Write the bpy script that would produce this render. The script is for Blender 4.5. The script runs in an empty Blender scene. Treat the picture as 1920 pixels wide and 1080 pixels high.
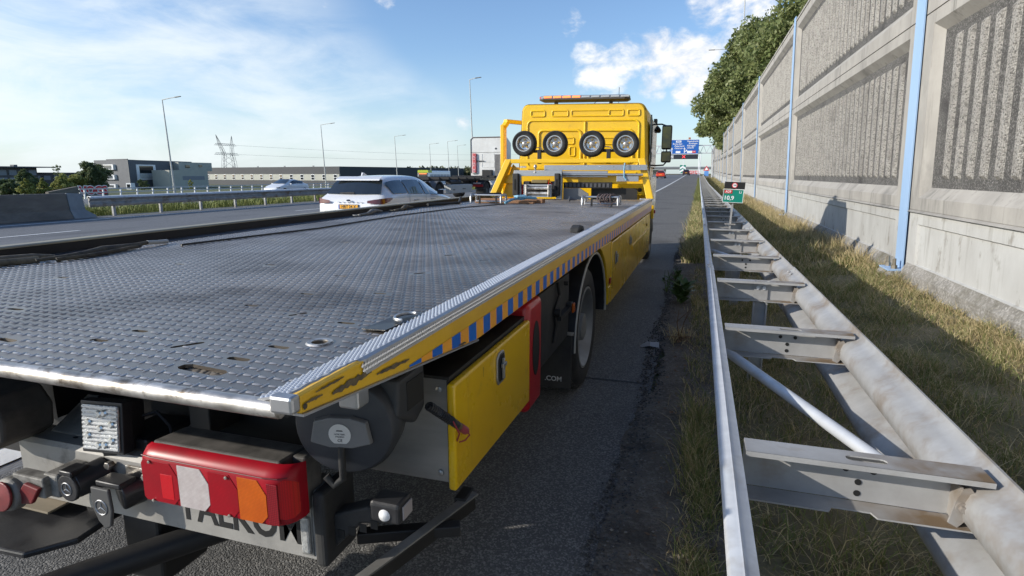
import bpy, bmesh, math, random
import numpy as np
from mathutils import Vector, Matrix

rnd = random.Random(7)
nrng = np.random.default_rng(11)
S = bpy.context.scene
COL = S.collection
R = math.radians

# ------------------------------------------------------------------ camera
cam_d = bpy.data.cameras.new('camera'); cam = bpy.data.objects.new('camera', cam_d); COL.objects.link(cam)
cam_d.sensor_width = 36.0; cam_d.lens = 1088.0 / 1920.0 * 36.0
cam_d.clip_start = 0.05; cam_d.clip_end = 6000
cam.location = (0, 0, 1.5)
cam.rotation_euler = (R(90 - 11.077), 0, R(17.615))
S.camera = cam

# ------------------------------------------------------------------ sun and sky
SUN_AZ, SUN_EL = R(59), R(21.5)              # light travels forward and to the right
sun_to = Vector((math.sin(SUN_AZ) * math.cos(SUN_EL), math.cos(SUN_AZ) * math.cos(SUN_EL), -math.sin(SUN_EL)))
sl = bpy.data.lights.new('sun', 'SUN'); sl.energy = 4.6; sl.angle = R(0.53); sl.color = (1.0, 0.94, 0.845)
sun = bpy.data.objects.new('sun', sl); COL.objects.link(sun)
sun.rotation_euler = sun_to.to_track_quat('-Z', 'Y').to_euler()

W = bpy.data.worlds.new('World'); S.world = W; W.use_nodes = True
wn, wl = W.node_tree.nodes, W.node_tree.links
wn.clear()
def N(t, **kw):
    n = wn.new(t)
    for k, v in kw.items(): setattr(n, k, v)
    return n
def mth(op, a, b=None, c=None):
    n = N('ShaderNodeMath', operation=op)
    for i, q in enumerate((a, b, c)):
        if q is None: continue
        if isinstance(q, (int, float)): n.inputs[i].default_value = q
        else: wl.new(q, n.inputs[i])
    return n.outputs[0]
def sstep(val, lo, hi):
    n = N('ShaderNodeMapRange', interpolation_type='SMOOTHSTEP')
    wl.new(val, n.inputs[0]); n.inputs[1].default_value = lo; n.inputs[2].default_value = hi
    return n.outputs[0]
sky = N('ShaderNodeTexSky', sky_type='NISHITA', sun_disc=False)
sky.sun_elevation = SUN_EL; sky.sun_rotation = R(180 + 59)
sky.air_density = 1.0; sky.dust_density = 0.7; sky.ozone_density = 1.6
tc = N('ShaderNodeTexCoord'); D = tc.outputs['Generated']
sep = N('ShaderNodeSeparateXYZ'); wl.new(D, sep.inputs[0])
def blob(d, r_in, r_out):
    n = N('ShaderNodeVectorMath', operation='DOT_PRODUCT'); wl.new(D, n.inputs[0])
    v = Vector(d).normalized(); n.inputs[1].default_value = v
    return sstep(n.outputs['Value'], math.cos(R(r_out)), math.cos(R(r_in)))
def mapped(scale):
    m = N('ShaderNodeMapping'); wl.new(D, m.inputs[0]); m.inputs['Scale'].default_value = scale; return m.outputs[0]
def noise(vec, scale, detail, rough, dist=0.0):
    n = N('ShaderNodeTexNoise'); wl.new(vec, n.inputs['Vector'])
    n.inputs['Scale'].default_value = scale; n.inputs['Detail'].default_value = detail
    n.inputs['Roughness'].default_value = rough; n.inputs['Distortion'].default_value = dist
    return n.outputs['Fac']
# fair-weather cumulus low over the road ahead
cum = None
for d, ri, ro, amp in [((-.17,.97,.165),.6,3.4,.85), ((-.116,.976,.185),.4,3.2,.9), ((-.073,.978,.19),.5,3.2,1.0), ((-.04,.984,.172),1,4.0,1.05),
                 ((-.01,.985,.165),1,4.2,1.05), ((-.078,.988,.136),.3,2.2,1.0), ((-.02,.991,.136),.6,3.0,1.05), ((-.14,.98,.145),.3,2.2,.75),
                 ((.03,.98,.17),1,4.5,1.0), ((.12,.97,.16),1,7,.9), ((.0,.971,.247),.4,3.2,.9), ((.06,.967,.248),.5,4.0,.95), ((-.206,.95,.234),.2,1.9,.72), ((-.374,.923,.086),.2,1.4,.85),
                 ((-.15,.982,.112),.3,2.2,.85), ((-.464,.847,.272),.3,2.0,.8), ((-.549,.798,.254),.2,1.4,.7), ((.3,.9,.2),2,9,.8), ((-.1,.94,.32),1,5,.7)]:
    b = mth('MULTIPLY', blob(d, ri, ro), amp)
    cum = b if cum is None else mth('MAXIMUM', cum, b)
n1 = noise(mapped((1, 1, 1.5)), 17, 9, .60, .25)
n2 = noise(mapped((1, 1, 1.5)), 60, 5, .6)
cm = mth('ADD', mth('ADD', mth('MULTIPLY', n1, 1.25), mth('MULTIPLY', n2, .22)), mth('MULTIPLY', cum, .62))
cum_mask = mth('MULTIPLY', sstep(cm, 1.04, 1.48), sstep(cum, .02, .3))
# thin streaky cirrus to the left, thickening to a pale veil low down
cir = None
for d, ri, ro, amp in [((-.80,.575,.13),2,19,1.0), ((-.74,.66,.05),3,22,1.0), ((-.84,.545,.02),3,22,1.0), ((-.61,.789,.085),1,12,.85),
                       ((-.507,.858,.08),.5,7,.7), ((-.73,.65,.20),1,8,.6), ((-.92,.3,.15),5,30,.9), ((-.66,.73,.13),1,9,.7), ((-.45,.885,.06),1,6,.6)]:
    b = mth('MULTIPLY', blob(d, ri, ro), amp)
    cir = b if cir is None else mth('MAXIMUM', cir, b)
ms = N('ShaderNodeMapping'); wl.new(D, ms.inputs[0]); ms.inputs['Rotation'].default_value = (R(8), R(14), R(52)); ms.inputs['Scale'].default_value = (1.0, 2.2, 5.0)
n3 = noise(ms.outputs[0], 3.2, 8, .62, .5)
n4 = noise(mapped((1, 1, 3.2)), 4.0, 6, .55, .3)
cir_mask = mth('MULTIPLY', mth('MULTIPLY', sstep(mth('ADD', mth('MULTIPLY', n3, .6), mth('MULTIPLY', n4, .55)), .34, .74), cir), .82)
# general whitening close to the horizon
hz = mth('MULTIPLY', mth('SUBTRACT', 1.0, sstep(sep.outputs[2], -.02, .20)), .50)
nb = noise(mapped((1, 1, 1.5)), 24, 6, .6)
shade = sstep(mth('ADD', n1, mth('MULTIPLY', nb, .5)), .55, .95)
def mix(fac, a, b):
    n = N('ShaderNodeMix', data_type='RGBA')
    if isinstance(fac, (int, float)): n.inputs[0].default_value = fac
    else: wl.new(fac, n.inputs[0])
    for i, q in ((6, a), (7, b)):
        if isinstance(q, tuple): n.inputs[i].default_value = q
        else: wl.new(q, n.inputs[i])
    return n.outputs[2]
tint = N('ShaderNodeMix', data_type='RGBA', blend_type='MULTIPLY'); tint.inputs[0].default_value = 1.0
wl.new(sky.outputs[0], tint.inputs[6]); tint.inputs[7].default_value = (0.95, 1.08, 1.27, 1)
c1 = mix(hz, tint.outputs[2], (4.9, 5.9, 6.6, 1))
c2 = mix(cir_mask, c1, (6.3, 6.75, 7.0, 1))
c3 = mix(cum_mask, c2, mix(shade, (5.2, 5.5, 6.1, 1), (7.6, 7.5, 7.3, 1)))
bg = N('ShaderNodeBackground'); wl.new(c3, bg.inputs[0]); bg.inputs[1].default_value = 0.142
out = N('ShaderNodeOutputWorld'); wl.new(bg.outputs[0], out.inputs[0])

S.view_settings.view_transform = 'Standard'; S.view_settings.look = 'None'
S.view_settings.gamma = 1.0; S.view_settings.use_curve_mapping = False
S.view_settings.exposure = 0.12
S.render.engine = 'CYCLES'
S.cycles.max_bounces = 6; S.cycles.diffuse_bounces = 3; S.cycles.transparent_max_bounces = 12

# ------------------------------------------------------------------ materials
def M(name, col, rough=.5, metal=0.0, col2=None, nscale=3.0, ncon=(.35, .65), bump=0.0, bscale=40.0, bdist=.01, spec=.5, coat=0.0, rvar=0.0,
      col3=None, n3scale=.7, n3con=(.55, .7), voro=None, stretch=None, emit=None, estr=1.0, trans=0.0, island=None, grid=None, transl=0.0, objvar=None, streak=None):
    m = bpy.data.materials.new(name); m.use_nodes = True
    nt = m.node_tree; n, l = nt.nodes, nt.links
    p = n['Principled BSDF']
    p.inputs['Base Color'].default_value = (*col, 1); p.inputs['Roughness'].default_value = rough
    p.inputs['Metallic'].default_value = metal; p.inputs['Specular IOR Level'].default_value = spec
    p.inputs['Coat Weight'].default_value = coat; p.inputs['Coat Roughness'].default_value = .08
    if trans: p.inputs['Transmission Weight'].default_value = trans
    if emit: p.inputs['Emission Color'].default_value = (*emit, 1); p.inputs['Emission Strength'].default_value = estr
    t = n.new('ShaderNodeTexCoord'); vec = t.outputs['Object']
    if stretch:
        mp = n.new('ShaderNodeMapping'); mp.inputs['Scale'].default_value = stretch; l.new(vec, mp.inputs[0]); vec = mp.outputs[0]
    def nz(sc, det=6, ro=.6):
        q = n.new('ShaderNodeTexNoise'); l.new(vec, q.inputs['Vector']); q.inputs['Scale'].default_value = sc
        q.inputs['Detail'].default_value = det; q.inputs['Roughness'].default_value = ro; return q.outputs['Fac']
    def mr(v, a, b, c=0., d=1.):
        q = n.new('ShaderNodeMapRange'); l.new(v, q.inputs[0]); q.inputs[1].default_value = a; q.inputs[2].default_value = b
        q.inputs[3].default_value = c; q.inputs[4].default_value = d; return q.outputs[0]
    def mx(f, a, b):
        q = n.new('ShaderNodeMix'); q.data_type = 'RGBA'; l.new(f, q.inputs[0])
        for i, z in ((6, a), (7, b)):
            if isinstance(z, tuple): q.inputs[i].default_value = (*z, 1)
            else: l.new(z, q.inputs[i])
        return q.outputs[2]
    c = None
    if col2:
        f = nz(nscale); c = mx(mr(f, *ncon), col, col2)
        if rvar: l.new(mr(f, .3, .7, rough - rvar, rough + rvar), p.inputs['Roughness'])
    if island:
        g = n.new('ShaderNodeNewGeometry'); c = mx(g.outputs['Random Per Island'], c or col, island)
    if voro:
        vs, vcol, vlo, vhi = voro
        q = n.new('ShaderNodeTexVoronoi'); l.new(vec, q.inputs['Vector']); q.inputs['Scale'].default_value = vs
        sp = n.new('ShaderNodeSeparateColor'); l.new(q.outputs['Color'], sp.inputs[0])
        c = mx(mr(sp.outputs[0], vlo, vhi), c or col, vcol)
    if col3:
        c = mx(mr(nz(n3scale, 5, .65), *n3con), c or col, col3)
    if streak:                                                   # long vertical weather streaks
        scol, slo, shi = streak; mp2 = n.new('ShaderNodeMapping'); mp2.inputs['Scale'].default_value = (3.2, 3.2, .22); l.new(t.outputs['Object'], mp2.inputs[0])
        q = n.new('ShaderNodeTexNoise'); l.new(mp2.outputs[0], q.inputs['Vector']); q.inputs['Scale'].default_value = 2.2; q.inputs['Detail'].default_value = 7; q.inputs['Roughness'].default_value = .7
        c = mx(mr(q.outputs['Fac'], slo, shi), c or col, scol)
    if objvar:
        oi = n.new('ShaderNodeObjectInfo'); hs = n.new('ShaderNodeHueSaturation'); l.new(mr(oi.outputs['Random'], 0, 1, 1-objvar, 1+objvar), hs.inputs['Value'])
        if c is not None: l.new(c, hs.inputs['Color'])
        else: hs.inputs['Color'].default_value = (*col, 1)
        c = hs.outputs[0]
    if grid:
        sp_, dark = grid; sx = n.new('ShaderNodeSeparateXYZ'); l.new(t.outputs['Object'], sx.inputs[0]); w_ = None
        for ax in (0, 2):
            a1 = n.new('ShaderNodeMath'); a1.operation = 'MULTIPLY'; l.new(sx.outputs[ax], a1.inputs[0]); a1.inputs[1].default_value = 6.2832/sp_
            a2 = n.new('ShaderNodeMath'); a2.operation = 'SINE'; l.new(a1.outputs[0], a2.inputs[0])
            if w_ is None: w_ = a2.outputs[0]
            else:
                a3 = n.new('ShaderNodeMath'); a3.operation = 'MAXIMUM'; l.new(w_, a3.inputs[0]); l.new(a2.outputs[0], a3.inputs[1]); w_ = a3.outputs[0]
        c = mx(mr(w_, .2, .95), c or col, tuple(q*dark for q in col))
    if c is not None: l.new(c, p.inputs['Base Color'])
    if transl:
        tr = n.new('ShaderNodeBsdfTranslucent'); ms = n.new('ShaderNodeMixShader'); ms.inputs[0].default_value = transl
        if c is not None: l.new(c, tr.inputs[0])
        else: tr.inputs[0].default_value = (*col, 1)
        l.new(p.outputs[0], ms.inputs[1]); l.new(tr.outputs[0], ms.inputs[2]); l.new(ms.outputs[0], n['Material Output'].inputs[0])
    if bump:
        b = n.new('ShaderNodeBump'); b.inputs['Strength'].default_value = bump; b.inputs['Distance'].default_value = bdist
        if voro:
            q2 = n.new('ShaderNodeTexVoronoi'); l.new(vec, q2.inputs['Vector']); q2.inputs['Scale'].default_value = voro[0]
            iv = n.new('ShaderNodeMath'); iv.operation = 'SUBTRACT'; iv.inputs[0].default_value = 1; l.new(q2.outputs['Distance'], iv.inputs[1])
            l.new(iv.outputs[0], b.inputs['Height'])
        else: l.new(nz(bscale, 4), b.inputs['Height'])
        l.new(b.outputs[0], p.inputs['Normal'])
    return m

YEL = M('yellow_paint', (.84, .52, .007), .32, col2=(.78, .46, .008), nscale=2.5, coat=.35, bump=.04, bscale=9, bdist=.004, rvar=.07, col3=(.48, .28, .03), n3scale=7, n3con=(.62, .82), streak=((.58, .33, .02), .60, .80))
YELD = M('yellow_door_paint', (.84, .52, .006), .28, col2=(.78, .46, .008), nscale=1.7, coat=.4, bump=.03, bscale=4, bdist=.004, rvar=.08, col3=(.50, .30, .03), n3scale=7, n3con=(.60, .82), streak=((.55, .33, .03), .60, .80))
BLACKM = M('black_chassis_paint', (.008, .008, .009), .6, col2=(.018, .017, .016), nscale=6, rvar=.12, col3=(.05, .045, .04), n3scale=5, n3con=(.64, .80))
BLACKP = M('black_plastic', (.016, .016, .018), .42, col2=(.03, .03, .032), nscale=9, rvar=.1, bump=.05, bscale=120)
RUB = M('tyre_rubber', (.018, .018, .019), .75, col2=(.035, .034, .032), nscale=8, bump=.1, bscale=60)
DECK = M('worn_deck_steel', (.175, .148, .12), .36, .64, col2=(.37, .325, .275), nscale=1.1, ncon=(.3, .72), rvar=.13, bump=.06, bscale=25, bdist=.003, col3=(.085, .07, .055), n3scale=1.6, n3con=(.50, .72))
LUG = M('polished_tread_lug', (.68, .61, .53), .30, .66, col2=(.44, .395, .345), nscale=1.6, rvar=.1, col3=(.24, .2, .165), n3scale=1.6, n3con=(.50, .78))
ALU = M('bright_tread_aluminium', (.50, .50, .50), .38, .45, col2=(.40, .40, .40), nscale=6, rvar=.1, col3=(.30, .29, .27), n3scale=7, n3con=(.60, .75))
STUD = M('sparkle_stud', (.88, .88, .88), .22, .55)  # brighter colour than the capping paints the sparkle of the studs
ALU2 = M('dull_aluminium', (.50, .51, .52), .42, .85, col2=(.38, .38, .39), nscale=5, rvar=.1)
STEEL = M('worn_bare_steel', (.36, .33, .29), .42, .8, col2=(.62, .60, .57), nscale=14, rvar=.12, col3=(.16, .13, .10), n3scale=22, n3con=(.52, .66), bump=.15, bscale=60, bdist=.004)
STAIN = M('brushed_stainless', (.50, .50, .49), .42, .9, col2=(.38, .38, .37), nscale=3, stretch=(1, 1, 6), rvar=.1)
GALV = M('galvanised_steel', (.62, .64, .66), .50, .25, col2=(.50, .52, .545), nscale=9, rvar=.08, bump=.06, bscale=30, col3=(.40, .385, .36), n3scale=3.5, n3con=(.56, .74))
GALVD = M('weathered_galvanised_steel', (.42, .42, .415), .55, .25, col2=(.31, .305, .295), nscale=5, rvar=.08, col3=(.22, .165, .11), n3scale=3.0, n3con=(.50, .70), bump=.07, bscale=25)
CHAS = M('dusty_grey_chassis', (.15, .145, .135), .6, .2, col2=(.25, .24, .22), nscale=7, rvar=.1, col3=(.07, .065, .06), n3scale=9, n3con=(.55, .7), bump=.08, bscale=50)
BEAM = M('dusty_galvanised_beam', (.27, .26, .24), .6, .15, col2=(.36, .345, .315), nscale=6, rvar=.1, col3=(.13, .12, .105), n3scale=7, n3con=(.56, .72), bump=.08, bscale=50)
RED = M('red_plastic', (.50, .010, .018), .35, col2=(.40, .012, .018), nscale=5, coat=.2)
LRED = M('red_lens', (.42, .005, .016), .28, col2=(.32, .008, .016), nscale=12, spec=.4, grid=(.0042, .5))
LREDD = M('dark_red_lens', (.26, .010, .018), .25, coat=.2, grid=(.0055, .45))
LRED2 = M('bright_red_reflector', (.62, .008, .016), .22, coat=.3, grid=(.0042, .7))
LCLR = M('clear_ribbed_lens', (.66, .60, .58), .22, col2=(.50, .42, .41), nscale=30, coat=.3, grid=(.0042, .6))
LAMB = M('amber_lens', (.66, .13, .008), .25, col2=(.52, .09, .008), nscale=18, coat=.2, grid=(.0042, .55))
GLASS = M('dark_window_glass', (.012, .016, .018), .05, spec=.8, coat=.5)
MIR = M('mirror_glass', (.06, .06, .055), .05, .6, col2=(.14, .12, .05), nscale=5)  # dark mottled colour stands in for a reflection of dark trees
LBODY = M('red_lens_body', (.36, .004, .014), .36, col2=(.27, .008, .016), nscale=9, spec=.3, col3=(.20, .035, .035), n3scale=14, n3con=(.6, .8))
BLUE = M('blue_reflective_tape', (.006, .15, .60), .35, bump=.1, bscale=180, bdist=.001, col2=(.008, .12, .50), nscale=9)
ORNG = M('orange_reflective_tape', (.95, .42, .03), .35, bump=.1, bscale=180, bdist=.001, col2=(.88, .37, .03), nscale=9)
YTAPE = M('yellow_reflective_sheet', (.80, .47, .010), .36, bump=.25, bscale=150, bdist=.002, col2=(.70, .40, .010), nscale=5, coat=.2)
SCUF = M('scuffed_bare_patch', (.05, .042, .03), .7, col2=(.16, .12, .06), nscale=40, bump=.3, bscale=80)
WHITE = M('white_paint', (.74, .75, .76), .3, coat=.4, col2=(.70, .71, .72), nscale=2)
CARW = M('silver_white_car_paint', (.74, .745, .75), .26, .12, coat=.7, col2=(.72, .725, .73), nscale=1)
GREYP = M('dirty_white_cab_paint', (.72, .72, .69), .40, coat=.2, col2=(.60, .59, .56), nscale=1.4)
CREAM = M('light_grey_panel', (.50, .50, .47), .5, col2=(.44, .44, .41), nscale=2)
WOOD = M('wooden_plank', (.34, .18, .09), .7, col2=(.24, .12, .06), nscale=5, stretch=(.4, 6, 6), bump=.15, bscale=30)
STRAP = M('blue_webbing', (.10, .32, .48), .8, col2=(.30, .48, .60), nscale=20)
STRAPD = M('grimy_webbing', (.05, .047, .042), .85, col2=(.20, .17, .12), nscale=16, bump=.3, bscale=60)
REDPRT = M('red_print', (.60, .02, .03), .4)
WPRT = M('white_print', (.82, .82, .82), .45)
BPRT = M('black_print', (.008, .008, .008), .7)
GREENS = M('green_sign_face', (.0, .21, .15), .4)
BLUES = M('blue_sign_face', (.012, .11, .42), .45)
GOLD = M('gold_hub_paint', (.62, .36, .06), .4, .5)
PLATE = M('yellow_number_plate', (.80, .38, .02), .4)
ORANGEL = M('lit_amber_led', (.9, .2, .05), .3, emit=(1, .22, .06), estr=1.6)
REDX = M('lit_red_cross', (.6, .05, .06), .4, emit=(1, .10, .12), estr=1.0)
CLRL = M('clear_beacon_lens', (.62, .66, .70), .15, coat=.6)

ASPH = M('shoulder_asphalt', (.100, .098, .094), .82, col2=(.080, .078, .075), nscale=1.2, voro=(135, (.26, .25, .235), .5, 1.1), bump=.6, bdist=.006, col3=(.062, .060, .058), n3scale=.5, n3con=(.52, .72))
ROADM = M('motorway_asphalt', (.118, .117, .117), .70, col2=(.145, .144, .143), nscale=.35, voro=(70, (.20, .20, .20), .5, 1.1), bump=.4, bdist=.006, stretch=(1, .25, 1), col3=(.095, .094, .094), n3scale=.9, n3con=(.5, .7))
PAINT = M('road_marking_paint', (.72, .72, .70), .6, col2=(.60, .60, .58), nscale=6, bump=.2, bscale=60)
SOIL = M('bare_verge_soil', (.100, .085, .068), .95, col2=(.145, .125, .10), nscale=5, voro=(60, (.20, .18, .155), .6, 1.1), bump=.9, bdist=.012, col3=(.06, .05, .04), n3scale=3, n3con=(.5, .7))
DRYG = M('dry_grass_ground', (.18, .15, .08), .95, col2=(.26, .215, .13), nscale=4, bump=.8, bscale=35, bdist=.03, col3=(.085, .085, .035), n3scale=2, n3con=(.45, .65))
FIELD = M('rough_grassland', (.075, .10, .030), .95, col2=(.12, .12, .05), nscale=.3, bump=.5, bscale=8, bdist=.1)
GALVX = M('cross_member_steel', (.44, .44, .435), .55, .25, col2=(.33, .325, .315), nscale=5, rvar=.08, col3=(.27, .22, .16), n3scale=3.0, n3con=(.58, .75), bump=.07, bscale=25)
def brown_tops(m, x0, x1, col):
    nt = m.node_tree; n, l = nt.nodes, nt.links; p = n['Principled BSDF']; src = p.inputs['Base Color'].links[0].from_socket
    t = n.new('ShaderNodeTexCoord'); sp = n.new('ShaderNodeSeparateXYZ'); l.new(t.outputs['Object'], sp.inputs[0]); g = n.new('ShaderNodeNewGeometry'); sn = n.new('ShaderNodeSeparateXYZ'); l.new(g.outputs['True Normal'], sn.inputs[0])
    nz = n.new('ShaderNodeTexNoise'); nz.inputs['Scale'].default_value = 9; nz.inputs['Detail'].default_value = 7; l.new(t.outputs['Object'], nz.inputs['Vector'])
    def rng(v, a, b):
        q = n.new('ShaderNodeMapRange'); l.new(v, q.inputs[0]); q.inputs[1].default_value = a; q.inputs[2].default_value = b; return q.outputs[0]
    def op(o, a, b):
        q = n.new('ShaderNodeMath'); q.operation = o; q.use_clamp = True; l.new(a, q.inputs[0]); l.new(b, q.inputs[1]); return q.outputs[0]
    f = op('MULTIPLY', op('MULTIPLY', rng(sp.outputs[0], x0, x1), rng(nz.outputs['Fac'], .30, .58)), rng(sn.outputs[2], .4, .7))
    mx = n.new('ShaderNodeMix'); mx.data_type = 'RGBA'; l.new(f, mx.inputs[0]); l.new(src, mx.inputs[6]); mx.inputs[7].default_value = (*col, 1); l.new(mx.outputs[2], p.inputs['Base Color'])
brown_tops(GALVX, -.06, .14, (.20, .135, .075))
CONC = M('panel_concrete', (.37, .352, .32), .88, col2=(.295, .28, .255), nscale=3, bump=.35, bscale=45, bdist=.007, col3=(.185, .178, .165), n3scale=1.6, n3con=(.53, .72), stretch=(1, 1, .45), objvar=.09, streak=((.15, .145, .13), .56, .74))
CONCL = M('pale_plinth_concrete', (.45, .45, .43), .82, col2=(.38, .375, .355), nscale=2.2, bump=.3, bscale=40, bdist=.006, col3=(.24, .225, .195), n3scale=6, n3con=(.58, .72), stretch=(1, 1, .6), objvar=.07, streak=((.27, .26, .235), .54, .74))
AGG = M('exposed_aggregate', (.080, .077, .072), .9, col2=(.11, .106, .10), nscale=4, voro=(75, (.26, .25, .235), .50, 1.1), bump=1.0, bdist=.014, col3=(.055, .052, .05), n3scale=1.6, n3con=(.52, .72), objvar=.12)
AGGL = M('pale_rib_aggregate', (.38, .362, .33), .9, col2=(.43, .41, .375), nscale=4, voro=(75, (.13, .125, .115), .45, 1.05), bump=1.0, bdist=.012, col3=(.19, .18, .165), n3scale=1.6, n3con=(.52, .75), objvar=.12)
AGGR = M('rough_footing_concrete', (.27, .255, .23), .95, col2=(.20, .19, .17), nscale=5, voro=(45, (.36, .345, .315), .4, 1.0), bump=.9, bdist=.012, col3=(.13, .12, .09), n3scale=2, n3con=(.5, .7))
PBLUE = M('pale_blue_post_paint', (.32, .46, .66), .45, col2=(.28, .42, .62), nscale=2.5, bump=.05, bscale=40, col3=(.42, .50, .60), n3scale=2, n3con=(.55, .8), stretch=(1, 1, .25))
BARC = M('dark_barrier_concrete', (.135, .115, .095), .85, col2=(.19, .165, .135), nscale=2.5, bump=.2, bscale=30, col3=(.085, .075, .062), n3scale=1.3, n3con=(.5, .7), stretch=(1, .5, 1.5))
BARG = M('grey_barrier_end', (.25, .27, .28), .8, col2=(.20, .215, .225), nscale=3)
GRASSG = M('green_grass', (.115, .165, .038), .75, col2=(.155, .19, .052), nscale=1.4, island=(.24, .225, .085), transl=.25)
GRASSD = M('dry_grass', (.42, .33, .165), .8, col2=(.31, .24, .115), nscale=1.5, island=(.56, .46, .26), transl=.2)
LEAFM = M('tree_leaf', (.14, .19, .06), .5, col2=(.19, .235, .08), nscale=.5, island=(.27, .29, .125), transl=.35)
LEAFD = M('conifer_needles', (.085, .13, .05), .7, col2=(.115, .16, .065), nscale=1.0, island=(.17, .19, .085), transl=.3)
LEAFY = M('yellow_green_needles', (.24, .26, .055), .7, island=(.33, .33, .11), transl=.3)
BARK = M('bark', (.10, .085, .065), .9, bump=.5, bscale=12)
DEADL = M('dead_leaf', (.20, .115, .06), .8, island=(.11, .065, .035))
GBRICK = M('grey_brick', (.17, .17, .165), .85, col2=(.20, .20, .195), nscale=2)
GDARK = M('dark_grey_cladding', (.095, .10, .11), .7, col2=(.11, .115, .125), nscale=.6)
BEIGE = M('beige_cladding', (.40, .40, .34), .7, col2=(.36, .36, .31), nscale=.5)
GWARE = M('warehouse_grey_cladding', (.040, .043, .048), .7, col2=(.046, .049, .055), nscale=.3)  # colour darkened because the warehouse front takes the sun directly
GMID = M('lifted_grey_cladding', (.21, .22, .235), .7)  # colour lightened to make up for shade on the warehouse side wall

# ------------------------------------------------------------------ mesh helpers
class MB:
    def __init__(s): s.v = []; s.f = []; s.fm = []; s.mi = 0
    def add(s, vs, fs):
        o = len(s.v); s.v += [tuple(v) for v in vs]; s.f += [tuple(i + o for i in f) for f in fs]; s.fm += [s.mi] * len(fs); return s
    def box(s, x0, x1, y0, y1, z0, z1):
        x0, x1 = sorted((x0, x1)); y0, y1 = sorted((y0, y1)); z0, z1 = sorted((z0, z1))
        return s.add([(x0,y0,z0),(x1,y0,z0),(x1,y1,z0),(x0,y1,z0),(x0,y0,z1),(x1,y0,z1),(x1,y1,z1),(x0,y1,z1)],
                     [(0,3,2,1),(4,5,6,7),(0,1,5,4),(1,2,6,5),(2,3,7,6),(3,0,4,7)])
    def bar(s, p0, p1, w, h, up=(0, 0, 1)):                      # square bar between two points
        p0, p1 = Vector(p0), Vector(p1); d = (p1 - p0).normalized(); u = Vector(up)
        a = d.cross(u)
        if a.length < 1e-4: a = d.cross(Vector((1, 0, 0)))
        a.normalize(); b = a.cross(d); a *= w / 2; b *= h / 2
        return s.add([p0-a-b, p0+a-b, p0+a+b, p0-a+b, p1-a-b, p1+a-b, p1+a+b, p1-a+b],
                     [(0,1,2,3),(7,6,5,4),(0,4,5,1),(1,5,6,2),(2,6,7,3),(3,7,4,0)])
    def prism(s, poly, axis, a, b):
        n = len(poly)
        mk = {'x': lambda p, t: (t, p[0], p[1]), 'y': lambda p, t: (p[0], t, p[1]), 'z': lambda p, t: (p[0], p[1], t)}[axis]
        return s.add([mk(p, a) for p in poly] + [mk(p, b) for p in poly],
                     [tuple(range(n))[::-1], tuple(range(n, 2*n))] + [(i, (i+1) % n, n+(i+1) % n, n+i) for i in range(n)])
    def loft(s, rings, cap=True, closed=True):
        n = len(rings[0]); vs = [p for r in rings for p in r]; fs = []
        for k in range(len(rings)-1):
            for i in range(n if closed else n-1):
                j = (i+1) % n; fs.append((k*n+i, k*n+j, (k+1)*n+j, (k+1)*n+i))
        if cap: fs += [tuple(range(n))[::-1], tuple(range((len(rings)-1)*n, len(rings)*n))]
        return s.add(vs, fs)
    def tube(s, pts, r, n=8, cap=True):
        pts = [Vector(p) for p in pts]; rings = []; ref = None
        rs = r if isinstance(r, (list, tuple)) else [r] * len(pts)
        for i, p in enumerate(pts):
            d = (pts[min(i+1, len(pts)-1)] - pts[max(i-1, 0)]).normalized()
            if ref is None:
                ref = d.cross(Vector((0, 0, 1)))
                if ref.length < 1e-3: ref = d.cross(Vector((1, 0, 0)))
            ref = (ref - d * ref.dot(d)).normalized(); b = d.cross(ref)
            rings.append([p + (ref * math.cos(2*math.pi*k/n) + b * math.sin(2*math.pi*k/n)) * rs[i] for k in range(n)])
        return s.loft(rings, cap)
    def cyl(s, p0, p1, r, n=16, r2=None): return s.tube([p0, p1], [r, r if r2 is None else r2], n)
    def lathe(s, prof, o, d, n=24, cap=True):
        o, d = Vector(o), Vector(d).normalized()
        a = d.cross(Vector((0, 0, 1)))
        if a.length < 1e-3: a = Vector((1, 0, 0))
        a.normalize(); b = d.cross(a)
        return s.loft([[o + d*h + (a*math.cos(2*math.pi*k/n) + b*math.sin(2*math.pi*k/n))*r for k in range(n)] for r, h in prof], cap)
    def xf(s, m):
        s.v = [tuple(m @ Vector(v)) for v in s.v]; return s
    def mesh(s, name, mats, smooth=None):
        me = bpy.data.meshes.new(name); me.from_pydata(s.v, [], s.f)
        for m in (mats if isinstance(mats, (list, tuple)) else [mats]): me.materials.append(m)
        if any(s.fm): me.polygons.foreach_set('material_index', s.fm)
        bm = bmesh.new(); bm.from_mesh(me); bmesh.ops.recalc_face_normals(bm, faces=bm.faces); bm.to_mesh(me); bm.free()
        if smooth is not None:
            me.polygons.foreach_set('use_smooth', [True]*len(me.polygons)); me.set_sharp_from_angle(angle=R(smooth))
        me.update(); return me

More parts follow.
